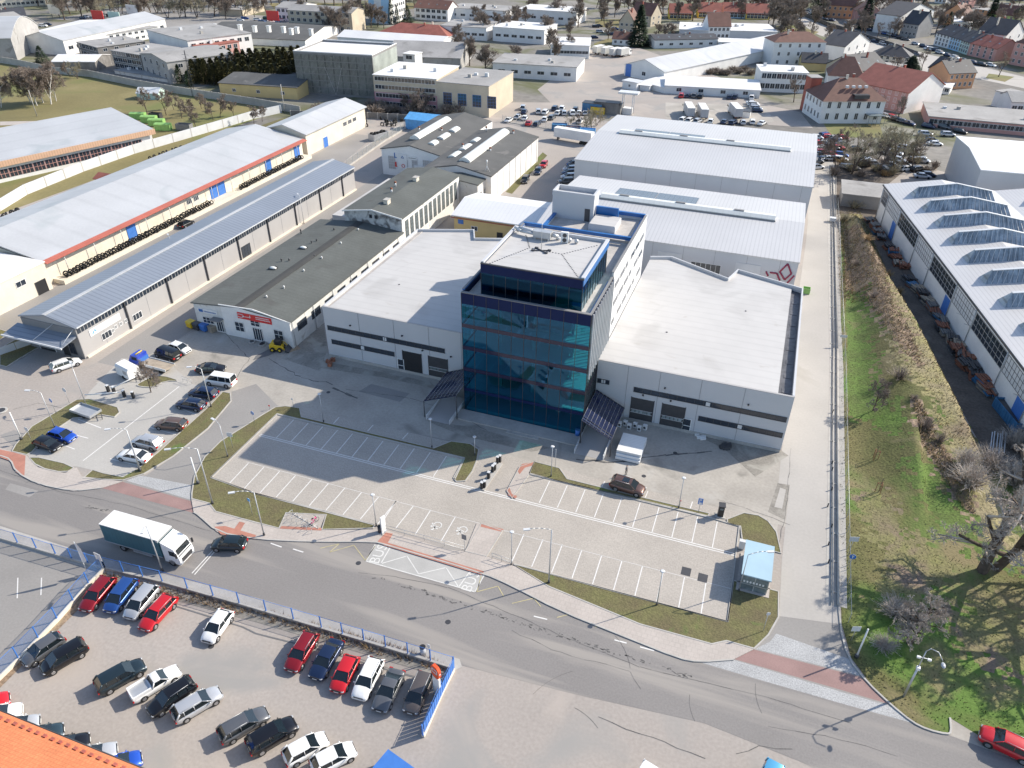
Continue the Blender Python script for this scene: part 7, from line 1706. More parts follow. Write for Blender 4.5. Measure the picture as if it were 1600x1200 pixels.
for i, (x, y) in enumerate(((1300,725),(1300,735),(1299,766),(1293,792),(1299,824),(1294,852),(1294,880),(1301,645))):
    p = at(x, y); r = empty('bollard', 'small dark bollard at the pipe side of the service road, %s from the bend' % ORD[i], 'bollard', (p.x, p.y, 0), 0, 'bollards along the service road'); b = MB(); b.tube((0,0,0),(0,0,.55),.09,.08,n=8); b.build('post', M['dmetal'], r); b = MB(); b.sphere((0,0,.58),.1,.1,.07,8,4); b.build('cap', M['black'], r)
for i, (x, y) in enumerate(((1296,346),)):
    p = at(x, y); r = empty('pipe_chamber', 'small grey metal cabinet on the pipes beside the service road', 'cabinet', (p.x+.6, p.y, .0)); box_part(r, 'box', 'lgrey', (-.7,.7,-.6,.6,.3,1.1)); box_part(r, 'foot', 'conc', (-.5,.5,-.4,.4,0,.3))
# lamps
def lampset(px, py, h, arm, label, group=None, r0=.07, head='flat', col='metal'):
    p = at(px, py); r = empty('street_lamp', label, 'street lamp', (p.x, p.y, .0), 0, group)
    b = MB(); b.tube((0,0,0),(0,0,h),r0,r0*.6,n=8); b.build('pole', M[col], r); b = MB(); b.tube((0,0,0),(0,0,.5),r0*1.6,r0*1.4,n=8); b.build('base', M['dmetal'], r)
    ax, ay = arm
    if ax or ay:
        pts = [(0,0,h)]+[(ax*t, ay*t, h+.5*math.sin(t*1.9)) for t in (.25,.5,.75,1)]; b = MB(); b.path(pts, .04, 6); b.build('arm', M[col], r)
        e = Vector(pts[-1]); d = Vector((ax, ay, 0)).normalized()
        b = MB(); b.obox(e+d*.3-Vector((0,0,.03)), d*.38, Vector((-d.y,d.x,0))*.15, (0,0,.06)); b.build('lamp_head', M['lgrey'], r)
    elif head == 'flat':
        b = MB(); b.tube((0,0,h),(0,0,h+.08),.28,.2,n=12); b.build('lamp_head', M['lgrey'], r)
    return r
gl_ = 'short post-top lamps around the car park'
for x, y, h, l in ((861,745,5.3,'slim post-top lamp on the grass triangle right of the paved island'), (1060,795,5.3,'slim post-top lamp on the strip left of the blue parking sign'), (799,882,5.4,'slim post-top lamp at the railing right of the disabled bays'), (588,822,5.3,'slim post-top lamp beside the white bus stop totem'),
   (506,660,5.2,'slim post-top lamp in the shade on the upper grass strip, left'), (675,700,5.2,'slim post-top lamp in the shade on the upper grass strip, right'), (1026,946,5.6,'slim post-top lamp on the grass below the right lower bays'), (742,712,3.4,'short pole with small sign plate at the right end of the upper strip')):
    lampset(x, y, h, (0,0), l, gl_)
lampset(857.5,911,8.6,(-2.2,-1.2),'tall street lamp at the pavement edge below the right lower bays', r0=.1)
lampset(1154,924,6.,(2.,.8),'street lamp beside the light blue booth with its arm over the roof')
lampset(413,837,7.2,(-1.8,-1.2),'street lamp with a small blue sign near the bicycle stand', r0=.09)
lampset(332.5,787.5,9.2,(-2.6,-1.6),'very tall street lamp on the grass corner at the access road', r0=.1)
lampset(220,737,7.2,(-1.6,-1.0),'tall lamp on the grass tip behind the white saloon', r0=.09)
lampset(330,636,7.0,(-1.2,-.6),'tall lamp beside the two dark blue estates', r0=.08)
lampset(86,668,6.2,(-1.4,-.5),'lamp behind the vivid blue hatchback'); lampset(136,636,7.,(-.8,.6),'tall lamp on the grass behind the drop-side trailer', r0=.08)
lampset(356,714,5.6,(-1.0,.3),'lamp on the left grass edge of the main car park')
lampset(254,892,7.2,(.4,-.8),'grey street lamp standing in front of the white lorry cab', r0=.09)
lampset(277,418,6.5,(-.8,.6),'thin lamp beside the long grey-blue hall, nearer'); lampset(475,350,6.5,(-.8,.6),'thin lamp beside the long grey-blue hall, farther')
p = at(1412,1088); r = empty('street_lamp', 'curved-arm street lamp with floodlights on the lower right grass bank', 'street lamp', p)
b = MB(); b.tube((0,0,0),(0,0,4.6),.13,.10,n=8); b.tube((0,0,4.6),(0,0,7.2),.07,.05,n=8); b.build('pole', M['metal'], r)
b = MB(); b.path([(0,0,7.2),(.25,-.1,7.8),(.8,-.5,8.0),(1.2,-1.0,7.6)], .045, 6); b.build('arm', M['metal'], r); b = MB(); b.sphere((1.3,-1.3,7.35),.22,.38,.12,10,5); b.build('lamp_head', M['lampw'], r)
b = MB(); b.obox((.1,.0,6.2),(.5,0,0),(0,.03,0),(0,0,.03)); b.obox((.55,-.1,6.25),(.16,0,0),(0,.1,0),(0,0,.1)); b.obox((-.4,-.1,6.25),(.16,0,0),(0,.1,0),(0,0,.1)); b.obox((0,-.1,4.7),(.16,0,0),(0,.16,0),(0,0,.18)); b.build('floodlight', M['frame'], r)
def pole(name, px, py, h, label, col='frame', r0=.06, cat='pole', base=True, cap=None):
    p = at(px, py); r = empty(name, label, cat, (p.x, p.y, 0)); b = MB(); b.tube((0,0,0),(0,0,h),r0,r0*.8,n=8); b.build('shaft', M[col], r)
    if base: b = MB(); b.tube((0,0,0),(0,0,.45),r0*2.2,n=8); b.build('foot', M['dmetal'], r)
    return r
pole('gate_post', 310,756,4.6,'thick white pole with dark foot at the access road mouth', r0=.1); pole('gate_post', 34,687,4.9,'thick white pole with dark foot at the left grass corner', r0=.1)
pole('gate_post', 1338,1027,4.6,'white banded pole leaning over the lower right road verge', r0=.1); pole('gate_post', 219,735,5.2,'white pole with dark foot touching the white saloon', r0=.1)
pole('utility_pole', 445,176,9.5,'concrete utility pole by the pale wall end', 'conc', .16, 'utility pole', False); pole('utility_pole', 58,182,8.5,'white leaning pole on the field before the birches', 'conc', .14, 'utility pole', False)
p = at(303,150); r = empty('pylon', 'dark lattice pylon at the field wall beside the cypresses', 'pylon', p); b = MB()
for a in range(4): b.tube((.8*math.cos(a*1.57),.8*math.sin(a*1.57),0),(.1*math.cos(a*1.57),.1*math.sin(a*1.57),16),.07,n=4)
for k in range(12):
    z = k*1.3; s = .8-.7*z/16
    for a in range(4): b.tube((s*math.cos(a*1.57),s*math.sin(a*1.57),z),((s-.05)*math.cos(a*1.57+1.57),(s-.05)*math.sin(a*1.57+1.57),z+1.3),.04,n=3)
b.build('lattice', M['dmetal'], r); b = MB(); b.tube((-1.6,0,14.5),(1.6,0,14.5),.06); b.tube((-1.2,0,13.2),(1.2,0,13.2),.06); b.build('crossarm', M['dmetal'], r)
# flag
r = empty('beach_flag', 'tall white feather flag on a pole behind the blue fence', 'flag', at(139,900)); b = MB(); b.tube((0,0,0),(0,0,5.6),.04,n=6); b.build('pole', M['frame'], r)
b = MB(); b.v += [(.03,0,2.2),(.55,.1,2.6),(.5,.05,4.6),(.05,0,5.6)]; b.f.append((0,1,2,3)); b.m.append(0); b.sm.append(False); n0 = len(b.v); b.v += [(x,y+.02,z) for x,y,z in b.v[:4]]; b.f.append((7,6,5,4)); b.m.append(0); b.sm.append(False); b.build('banner', M['whitew'], r)
r = empty('sign_post', 'two small white sign boards on a post behind the blue fence corner', 'sign', at(163,893)); b = MB(); b.tube((0,0,0),(0,0,3),.04); b.build('post', M['metal'], r); b = MB(); b.box(-.45,-.05,-.05,-.02,2.0,3.1); b.build('board', M['whitew'], r); b = MB(); b.box(.05,.45,-.05,-.02,1.9,3.0); b.build('board', M['whitew'], r)
# signs
def sign(px, py, h, w, hh, mt, label, rz=0., rnd_=False, fn=None, tilt=0):
    p = at(px, py); r = empty('road_sign', label, 'sign', (p.x, p.y, 0), rz); b = MB(); b.tube((0,0,0),(0,0,h),.035,n=6); b.build('post', M['metal'], r)
    b = MB()
    if rnd_: b.tube((0,-.07,h-w/2),(0,-.04,h-w/2),w/2,n=18)
    else: b.box(-w/2,w/2,-.07,-.04,h-hh,h)
    pl_ = b.build('sign_plate', M[mt], r)
    if fn: b = MB(); fn(b, h); b.build('sign_symbol', M['whitew'], pl_)
    return r
arrow = lambda b, h: (b.box(-.05,.05,-.085,-.071,h-.6,h-.25), b.obox((0,-.078,h-.2),(.1,0,-.1),(.03,0,.03),(0,.006,0)), b.obox((0,-.078,h-.2),(-.1,0,-.1),(.03,0,-.03),(0,.006,0)))
sign(88,647,2.9,.7,.7,'blue','round blue arrow sign on the left grass strip', -.2, True, arrow)
sign(398,661,2.2,.65,.6,'blue','round blue arrow sign at the upper corner of the main car park', -.2, True, arrow)
sign(1325,890,2.6,.75,.7,'blue','round blue sign with white arrow beside the pipes', 0, True, arrow)
def psym(b, h): b.box(-.16,-.08,-.085,-.071,h-.55,h-.1); b.box(-.08,.12,-.085,-.071,h-.18,h-.1); b.box(-.08,.12,-.085,-.071,h-.36,h-.29); b.box(.08,.15,-.085,-.071,h-.3,h-.15); b.box(-.2,.2,-.085,-.071,h-.95,h-.65)
sign(1091,802,2.6,.6,1.0,'blue','tall blue rectangular parking sign on the grass strip', .1, False, psym)
sign(1325,868,3.2,1.1,.75,'lgrey','pale grid-backed board above the round blue sign', .3)
sign(1330,1001,2.4,.95,.75,'whitew','white square sign with a black symbol on the lower right verge', .35, False)
sign(109,631,3.,.75,.7,'lgrey','grey back of a round sign on the left grass tip', 0, True); sign(50,690,2.6,.6,.6,'lgrey','grey back of a square sign at the left lot corner'); sign(364,700,2.8,.8,.7,'lgrey','grey back of a square sign beside the access road', .2)
sign(459,637,1.8,.3,.3,'lgrey','little post with plate at the end of the upper grass strip'); sign(726,859,2.6,.65,.8,'paneld','bus stop timetable board behind the red strip', -.1); sign(867,737,4.,.1,.1,'lgrey','thin bare post beside the lamp on the grass triangle')
sign(1192,987,3.2,.4,.4,'lgrey','leaning grey post with small plate at the right grass edge', .3); sign(1314,540,2.2,1.2,.5,'lgrey','pale notice board facing the service road beside the bank', .2)
sign(672,1033,2.8,.35,.5,'whitew','post with small white plate on the pavement near the fence end', -.1); sign(241,706,2.4,.5,.5,'lgrey','grey sign post behind the silver-blue crossover', .3); sign(395,806,3.0,.45,.45,'sky','small light blue cycle sign on the lamp side by the bicycle stand', -.2)
sign(1062,790,1.,.2,.2,'red','tiny red-topped marker beside the upper right lamp'); sign(422,640,.9,.25,.25,'red','tiny red hydrant marker at the car park corner')
# bus stop totem, bins
r = empty('bus_stop_totem', 'white bus stop totem beside the litter bin', 'totem', at(600,832)); r.rotation_euler.z = -.3; b = MB(); b.box(-.09,.09,-.35,.35,.1,2.7); b.build('panel', M['whitew'], r); b = MB(); b.box(-.2,.2,-.45,.45,.09,.2); b.build('foot', M['metal'], r)
def bin_(px, py, label, mt='dmetal', r1=.27, h=.95):
    r = empty('litter_bin', label, 'litter bin', at(px,py,.1)); b = MB(); b.tube((0,0,0),(0,0,h),r1,r1*1.05,n=14); b.build('drum', M[mt], r); b = MB(); b.tube((0,0,h),(0,0,h+.05),r1*1.12,n=14); b.tube((0,0,h+.051),(0,0,h+.06),r1*.7,n=12); b.build('lid', M['black'], r)
bin_(594,831,'round grey litter bin beside the white bus stop totem'); bin_(661,1021,'round white litter bin on the pavement near the fence end', 'lgrey', .3, 1.05)
def skip(px, py, label, L, W_, h, mt, rz=0., name='container', fill=None, cat='container'):
    p = at(px, py); r = empty(name, label, cat, (p.x, p.y, .02), rz); t = .08
    b = MB(); b.box(-L/2,L/2,-W_/2,W_/2,.05,.15); b.box(-L/2,L/2,-W_/2,-W_/2+t,.151,h); b.box(-L/2,L/2,W_/2-t,W_/2,.151,h); b.box(-L/2,-L/2+t,-W_/2+t,W_/2-t,.151,h); b.box(L/2-t,L/2,-W_/2+t,W_/2-t,.151,h); b.build('shell', M[mt], r)
    b = MB()
    for k in range(int(L/.7)): x = -L/2+.35+k*.7; b.box(x-.05,x+.05,-W_/2-.05,-W_/2-.001,.1,h-.05); b.box(x-.05,x+.05,W_/2+.001,W_/2+.05,.1,h-.05)
    b.build('rib', M[mt], r)
    if fill: b = MB(); b.box(-L/2+.1,L/2-.1,-W_/2+.1,W_/2-.1,.16,h-.35); b.build('load', M[fill], r)
    return r
skip(1578,655,'long blue open skip beside the factory wall, nearer of two',7,2.4,1.7,'bluec',1.85,fill='dmetal'); skip(1608,660,'long blue open skip beside the factory wall, farther right',7,2.4,1.7,'bluec',1.85,fill='cardb'); skip(1597,690,'small blue tank box at the right edge before the skips',3,2,1.5,'bluec',1.9,fill='dmetal')
sk = skip(592,217,'teal open container heaped with old tyres in the rear alley',6.5,2.6,2.0,'metal',R(72),fill='tyre')
for i in range(12): o = link('tyre', TM, None, (at(592,217).x+rnd.uniform(-.6,.6)+(i-6)*.12, at(592,217).y+(i-6)*.42, 2.0+rnd.uniform(0,.3)), rnd.uniform(0,3)); o.rotation_euler.x = rnd.uniform(.5,1.5); tag(o, 'black tyre heaped in the teal open container', 'tyre', 'tyres in the teal container')
for i in range(34): o = link('tyre', TM, None, at(rnd.uniform(570,640), rnd.uniform(176,196), .5), rnd.uniform(0,3)); o.scale = (1.3,)*3; tag(o, 'dark tyre lying in the heap below the thickets', 'tyre', 'tyres heaped below the thickets')
for i, (x, y, mt, l) in enumerate(((874,203,'bluec','blue rubbish container, left of three, with a light blue cover'),(895,207,'bluec','blue rubbish container filled with rust, middle of three'),(918,211,'sky','pale blue rubbish container, right of three'))): skip(x,y,l,5,2.4,2,mt,.2,fill='cardb' if i == 1 else 'sky')
for i, (x, y) in enumerate(((217,186),(234,191),(246,196),(256,203))):
    r = skip(x,y,'bright lime green lidded container, %s from the left by the bare trees' % ORD[i],5,2.3,1.9,'lime',R(20)); b = MB(); b.extr([(-1.2,1.9),(1.2,1.9),(.6,2.2),(-.6,2.2)],'x',-2.5,2.5); b.build('lid', M['lime'], r)
skip(244,184,'grey machine container behind the green ones',4,2,1.6,'dmetal',R(10),fill='tyre'); skip(289,203,'grey scrap press right of the green containers',5,2.2,2,'paneld',R(10),fill='dmetal')
skip(1259,458,'small lime green waste container beside the ribbed hall on the service road',1.4,1.1,1.2,'lime',0,fill='lime')
def wheelie(px, py, mt, label, rz=-.2):
    r = empty('waste_bin', label, 'waste bin', at(px,py)); r.rotation_euler.z = rz; b = MB(); b.extr([(-.6,.15),(.6,.15),(.7,1.15),(-.7,1.15)],'x',-.65,.65); b.build('body', M[mt], r); b = MB(); b.extr([(-.74,1.16),(.74,1.16),(.5,1.35),(-.5,1.35)],'x',-.7,.7); b.build('lid', M[mt], r)
    for sx in (-.5,.5): b = MB(); b.tube((sx,-.5,.1),(sx+.08,-.5,.1),.1,n=8); b.build('wheel', M['black'], r)
wheelie(300,511,'yellow','yellow waste bin, leftmost of the row at the white workshop'); wheelie(310,514,'dmetal','dark waste bin between the yellow and the blue one'); wheelie(321,516,'blue','blue waste bin right of the dark one')
r = empty('wood_pile', 'weathered wooden crate right of the blue waste bin', 'crate', at(333,518)); r.rotation_euler.z = -.3; [box_part(r, 'plank', 'timber', (-.6,.6,-.6,.6,.1+k*.3,.32+k*.3)) for k in range(4)]
# tent, scaffold rig, blue sheds
r = empty('tent', 'pale green-white tent on the field by the wall', 'tent', at(237,153)); r.rotation_euler.z = R(20); b = MB(); b.extr([(-3,0),(3,0),(3,2.2),(0,3.6),(-3,2.2)],'x',-4,4); b.build('canvas', M['mint'], r); b = MB(); b.extr([(-3.2,2.2),(0,3.7),(3.2,2.2),(3.2,2.3),(0,3.85),(-3.2,2.3)],'x',-4.2,4.2); b.build('fly_sheet', M['lgrey'], r)
r = empty('loading_gantry', 'white four-legged loading gantry in the freight yard', 'gantry', at(980,178)); b = MB(); [b.tube((x,y,0),(x,y,7),.15,n=5) for x in (-1.8,1.8) for y in (-1.5,1.5)]; b.build('leg', M['lgrey'], r); b = MB(); b.box(-3.5,3.5,-2,2,7,7.6); b.build('platform', M['lgrey'], r); b = MB(); b.box(-1.6,1.6,-1.3,1.3,0,2.2); b.build('cabin', M['whitew'], r)
for i, (x, y, w_, h_, mt) in enumerate(((926,176,7,3.5,'bluec'),(935,177,5,2.5,'yellow'),(948,177,9,4,'ruin'),(960,178,5,3.6,'ruin'),(1165,182,3,2,'ply'))):
    r = empty('container', '%s crate block, %s from the left left of the gantry' % (['blue','yellow','brown','brown','white'][i], ORD[i]) if i < 4 else 'white box at the end of the gravel lot', 'container', at(x,y)); box_part(r, 'body', mt if mt != 'ply' else 'whitew', (-w_/2,w_/2,-2,2,0,h_)); box_part(r, 'roof', 'dmetal', (-w_/2-.1,w_/2+.1,-2.1,2.1,h_,h_+.15))
p = at(672,200); r = empty('shed', 'bright blue sheeted lean-to at the back corner of the twin hall', 'shed', (p.x-2, p.y-2, 0)); b = MB(); b.box(-5,5,-2,2,0,3); b.build('wall', M['sky'], r); b = MB(); b.extr([(-2.3,3.1),(2.2,4.4),(2.2,4.6),(-2.3,3.3)],'x',-5.3,9); b.build('roof', M['sky'], r)
p = at(176,292); r = empty('shed', 'small hut with red roof behind the pale roofed hall', 'shed', (p.x,p.y,0)); box_part(r, 'wall', 'brick', (-3,3,-2,2,0,2.4)); b = MB(); b.extr([(-2.4,2.4),(0,3.4),(2.4,2.4),(2.4,2.55),(0,3.6),(-2.4,2.55)],'x',-3.5,3.5); b.build('roof', M['redr'], r)
# shelter booth
def booth():
    r = empty('bicycle_shelter', 'glazed booth with light blue flat roof at the right end of the car park', 'shelter', (10.2-5.3, 70.6-3.6, 0)); 
    a, c, e = at(1167,845,2.5), at(1209,855,2.5), at(1161,897,2.5); r.location = (a.x, e.y, 0); w = (c-a).length; d = (a-e).length
    b = MB(); b.box(-.1,w+.1,-.1,d+.1,2.45,2.6); b.build('roof', mat('pale_blue_roof_sheet',(.36,.50,.58),.4,.05,.4), r)
    b = MB(); [b.box(x-.05,x+.05,y-.05,y+.05,0,2.45) for x in (.1,w/2,w-.1) for y in (.1,d/2,d-.1)]; b.box(0,w,.05,.12,1.0,1.1); b.build('frame', M['metal'], r)
    b = MB(); b.box(.15,w-.15,.06,.09,.15,2.3); b.box(.06,.09,.15,d-.15,.15,2.3); b.box(w-.09,w-.06,.15,d-.15,.15,2.3); b.build('glazing', M['glassl'], r)
    b = MB(); b.box(-.3,w+.3,-.3,d+.3,.1,.13); b.build('slab', M['walk'], r)
    b = MB(); [b.box(.3+k*.35,.5+k*.35,.045,.055,1.3,1.6) for k in range(int((w-.4)/.35))]; b.build('poster', M['whitew'], r)
    r2 = empty('cabinet', 'small white electric cabinet left of the light blue booth', 'cabinet', at(1158,857)); box_part(r2, 'box', 'whitew', (-.35,.35,-.2,.2,.1,1.3)); box_part(r2, 'lid', 'lgrey', (-.4,.4,-.25,.25,1.3,1.36))
booth()
# ticket machine, barriers
p = at(1125,806); r = empty('ticket_machine', 'tall black ticket machine at the end of the upper right bays', 'ticket machine', (p.x,p.y,.1), .15); box_part(r, 'body', 'black', (-.35,.35,-.3,.3,0,1.75)); box_part(r, 'screen', 'glassl', (-.2,.2,-.33,-.301,1.15,1.45)); b = MB(); b.extr([(-.45,1.76),(.35,1.76),(.35,1.95),(-.45,1.85)],'x',-.42,.42); b.build('hood', M['dmetal'], r); box_part(r, 'foot', 'conc', (-.6,.6,-.5,.5,-.08,.0))
def barrier(px, py, label, arm=None, mt='black', rz=0.):
    p = at(px, py); r = empty('barrier_post', label, 'barrier', (p.x,p.y,.02), rz); box_part(r, 'housing', mt, (-.17,.17,-.2,.2,0,1.15)); box_part(r, 'hood', 'lgrey' if mt == 'black' else mt, (-.19,.19,-.22,.22,1.15,1.24))
    if arm: b = MB(); b.tube((0,-.26,1.05),(arm[0],arm[1],1.05+arm[2]),.1,.08,n=6); b.build('boom', M['frame'], r)
    return r
for i, (x, y) in enumerate(((777.5,724),(781,722),(770,738),(773,735),(763.6,748),(757,762),(753,764))): barrier(x, y, 'black column, %s counted from the hall at the car park entry' % ORD[i]).name
b = MB(); a_, c_ = at(752,766), at(781,724); d_ = (c_-a_); r = empty('traffic_island', 'narrow pale kerb island carrying the black entry columns', 'island', (a_.x,a_.y,0)); ribbon(b, [Vector((0,0)), Vector((d_.x,d_.y))], .9, 0, .14); b.build('slab', M['kerb'], r)
barrier(179,614,'left barrier column with raised white boom in the left car park',(2.6,3.4,.9)); barrier(195,620,'right barrier column with low white boom in the left car park',(-4.6,-3.0,.1)); barrier(170,612,'thin black post left of the raised barrier boom'); barrier(209,622,'lone black column right of the lowered barrier boom', rz=.4)
# railings
def railing(s, label):
    p = PX(s,.1); r = empty('railing', label, 'railing', p[0]); L = [v-p[0] for v in p]; b = MB()
    for a, c in zip(L, L[1:]):
        for z in (.45,.95): b.tube(a+Vector((0,0,z)), c+Vector((0,0,z)), .025, n=4)
    b.build('rail', M['metal'], r); n = max(2, int((L[-1]-L[0]).length/2.4))
    for i in range(n+1): v = L[0].lerp(L[-1], i/n); b = MB(); b.tube(v, v+Vector((0,0,.97)), .03, n=5); b.build('post', M['metal'], r)
railing('602,829 726,862','long metal railing between the disabled bays and the red strip'); railing('769,873 799,883','short metal railing at the right paved island'); railing('286,596 300,600','short red and white railing beside the small grass island at the flatbed truck')
# bicycle stand, bike
r = empty('bicycle_rack', 'metal bicycle rack on the small paved pad', 'bicycle rack', at(472,818,.1)); r.rotation_euler.z = -.25
for k in range(6): b = MB(); x = -2.2+k*.9; b.path([(x,-.5,0),(x,-.5,.8),(x,.5,.8),(x,.5,0)], .03, 5); b.build('hoop', M['metal'], r)
b = MB(); b.tube((-2.3,.5,.03),(2.4,.5,.03),.03,n=4); b.build('ground_rail', M['metal'], r)
r = empty('bicycle', 'pink and black bicycle standing in the rack', 'bicycle', at(491,818,.1)); r.rotation_euler.z = 1.3
for x in (-.52,.52):
    b = MB(); pts = [(x+.33*math.cos(a*.5236),0,.34+.33*math.sin(a*.5236)) for a in range(13)]; b.path(pts, .025, 4); b.build('wheel', M['tyre'], r)
b = MB(); b.path([(-.52,0,.34),(-.15,0,.85),(.38,0,.9),(.52,0,.34)],.035,5); b.path([(-.52,0,.34),(0,0,.32),(.38,0,.85)],.035,5); b.path([(0,0,.32),(-.18,0,.95)],.035,5); b.build('frame', mat('pink_paint',(.65,.04,.22),.4), r)
b = MB(); b.box(-.32,-.05,-.07,.07,.94,1.0); b.build('saddle', M['black'], r); b = MB(); b.path([(.36,0,.9),(.34,0,1.08),(.28,-.28,1.1)],.022,4); b.path([(.34,0,1.08),(.28,.28,1.1)],.022,4); b.build('handlebar', M['black'], r)
# totem
r = empty('totem_sign', 'tall totem sign with orange-red head and white body beside the blue boards', 'totem', at(684,1088)); r.rotation_euler.z = R(-25); b = MB(); b.box(-.48,.48,-.12,.12,.2,3.2); b.build('body', M['whitew'], r); b = MB(); b.extr([(-.3,3.201),(.3,3.201),(.58,3.6),(.58,4.5),(.3,4.9),(-.3,4.9),(-.58,4.5),(-.58,3.6)], 'y', -.16, .16); hd_ = b.build('head', mat('orange_red_sign',(.75,.10,.03),.4,.03), r)
b = MB(); b.path([(-.35,-.18,4.5),(.35,-.18,4.5),(.35,-.18,4.0),(-.35,-.18,4.0),(-.35,-.18,4.5)], .05, 4); b.build('white_emblem', M['whitew'], hd_); b = MB(); b.tube((.581,0,4.1),(.61,0,4.1),.1,n=8); b.build('side_emblem', M['whitew'], hd_)
# white packages beside the ramp
r = empty('stack_of_panels', 'long stack of white-wrapped wall panels beside the dark canopy', 'panel stack', at(986,705)); r.rotation_euler.z = R(0)
for k in range(3): b = MB(); b.box(-1.75,1.75,-2.6+k*.25,2.2,.12+k*.42,.50+k*.42); b.build('panel_pack', M['ply'], r)
b = MB(); [b.box(-1.7,1.7,y,y+.15,.0,.12) for y in (-2,0,2)]; b.build('pallet', M['timber'], r)
p = at(988,671)
for i in range(6):
    r = empty('air_conditioner', 'white air conditioner waiting on the ground behind the panel stack, %s from the left' % ORD[i], 'air conditioner', (p.x-2+i*.75, p.y+.6*(i % 2), 0), rnd.uniform(-.3,.3), 'air conditioners on the ground'); box_part(r, 'casing', 'whitew', (-.3,.3,-.25,.25,.05,.9)); b = MB(); b.tube((0,-.27,.5),(0,-.25,.5),.2,n=10); b.build('fan', M['dmetal'], r)
p = at(994,657); r = empty('hose_reel', 'coil of red hose lying by the loading doors', 'hose', (p.x,p.y,.05)); b = MB(); [b.path([(.6*math.cos(a*.6)+dx,.3*math.sin(a*.6),.05) for a in range(12)], .06, 4) for dx in (-.5,.2,.7)]; b.build('coil', M['red'], r)
p = at(1094,683); r = empty('rubble_heap', 'small heap of white packaging scraps on the shaded concrete', 'rubble', (p.x,p.y,0)); b = MB(); [b.obox((rnd.uniform(-.8,.8),rnd.uniform(-.5,.5),.15),(.3,.1,.05),(-.08,.25,0),(0,0,.12)) for _ in range(7)]; b.build('scrap', M['whitew'], r)
p = at(1133,700); r = empty('rubble_heap', 'small dark machine and rubble on the shaded concrete by the ribbon window', 'rubble', (p.x,p.y,0)); b = MB(); [b.obox((rnd.uniform(-.6,.6),rnd.uniform(-.6,.6),.25),(.3,.12,.1),(-.1,.25,0),(0,.05,.2)) for _ in range(9)]; b.build('scrap', M['dmetal'], r)
p = at(902,681); r = empty('water_tub', 'blue plastic drum at the foot of the glass tower', 'drum', (p.x,p.y,.18)); b = MB(); b.tube((0,0,0),(0,0,1.),.35,n=14); b.build('drum', M['blue'], r); b = MB(); b.tube((0,0,1.),(0,0,1.06),.37,n=14); b.build('lid', M['bluec'], r)
for i, (x, y) in enumerate(((513,567),(520,564),(516,571))):
    p = at(x,y); r = empty('rubble_heap', 'rusty scrap pile, %s of three at the left hall corner' % ORD[i], 'rubble', (p.x,p.y,0)); b = MB(); [b.obox((rnd.uniform(-.3,.3),rnd.uniform(-.3,.3),.25),(.2,.1,.1),(-.1,.2,0),(0,.05,.25)) for _ in range(5)]; b.build('scrap', M['cardb'], r)
p = at(415,535)
for i in range(5):
    r = empty('pallet_stack', 'weathered round cover lying before the workshop entrance, number %d' % (i+1), 'debris', (p.x+rnd.uniform(-4,4), p.y+rnd.uniform(-1.2,.8), 0), rnd.uniform(0,3), 'covers lying before the workshop'); b = MB(); b.tube((0,0,0),(0,0,.25),.6,n=10); b.build('cover', M['conc'], r); b = MB(); b.tube((0,0,.25),(0,0,.35),.35,n=10); b.build('hub', M['dmetal'], r)
for s, mt in (('395,563 400,556 440,536 455,538 420,556', 'patch'), ('440,542 460,536 470,545 450,552','scrub')): sheet('oil_stain', PX(s), .030, M[mt])
# rusty steel piles along the factory wall
SP = [(1368,343),(1376,355),(1381,362),(1387,370),(1399,386),(1405,395),(1410,401),(1414,411),(1423,415),(1430,437),(1437,446),(1445,453),(1452,462),(1459,471),(1467,479),(1472,487),(1480,496),(1489,504),(1482,512),(1490,521),(1500,532),(1510,541),(1505,549),(1515,556),(1524,563),(1518,571),(1530,578),(1537,588),(1546,598),(1552,607),(1560,615)]
hp = (Vector((25.2,198,0))-Vector((44.6,96,0))); ha = math.atan2(hp.y, hp.x)
for i, (x, y) in enumerate(SP):
    p = at(x-5, y+4); mt = rnd.choice(['cardb','cardb','dmetal','ruin','bluec','timber']) if i > 3 else ['twigy','cardb','bluec','dmetal'][i]
    r = empty('steel_pile', 'pile of stored parts along the factory wall, number %d from the far end' % (i+1), 'material pile', (p.x-.8,p.y,0), ha+rnd.uniform(-.3,.3), 'material piles along the factory wall')
    for k in range(rnd.randint(3,5)):
        b = MB()
        for q in range(5): b.obox((rnd.uniform(-.4,.4), (q-2)*.42+rnd.uniform(-.1,.1), .2+k*.3), (rnd.uniform(.8,1.3),0,rnd.uniform(-.08,.08)), (0,.16,0), (0,0,.1))
        b.build('bundle', M[rnd.choice([mt, mt, 'cardb', 'dmetal', 'ruin'])], r)
for i, (x, y) in enumerate(((1540,605),(1548,612),(1556,620),(1530,595))):
    r = empty('pallet_crate', 'grey wire crate by the skips at the factory wall, %s from the top' % ORD[i], 'crate', at(x,y)); r.rotation_euler.z = ha; box_part(r, 'box', 'paneld', (-.7,.7,-.6,.6,.15,1.1)); box_part(r, 'pallet', 'timber', (-.7,.7,-.6,.6,0,.15))
r = empty('plank_pile', 'thin pale planks lying loose under the grey thicket', 'planks', at(1548,690)); b = MB(); [b.obox((k*.35,rnd.uniform(-.4,.4),.12+.05*k),(.07,0,0),(.5,2.6,.1),(0,0,.04)) for k in range(6)]; b.build('plank', M['lgrey'], r)
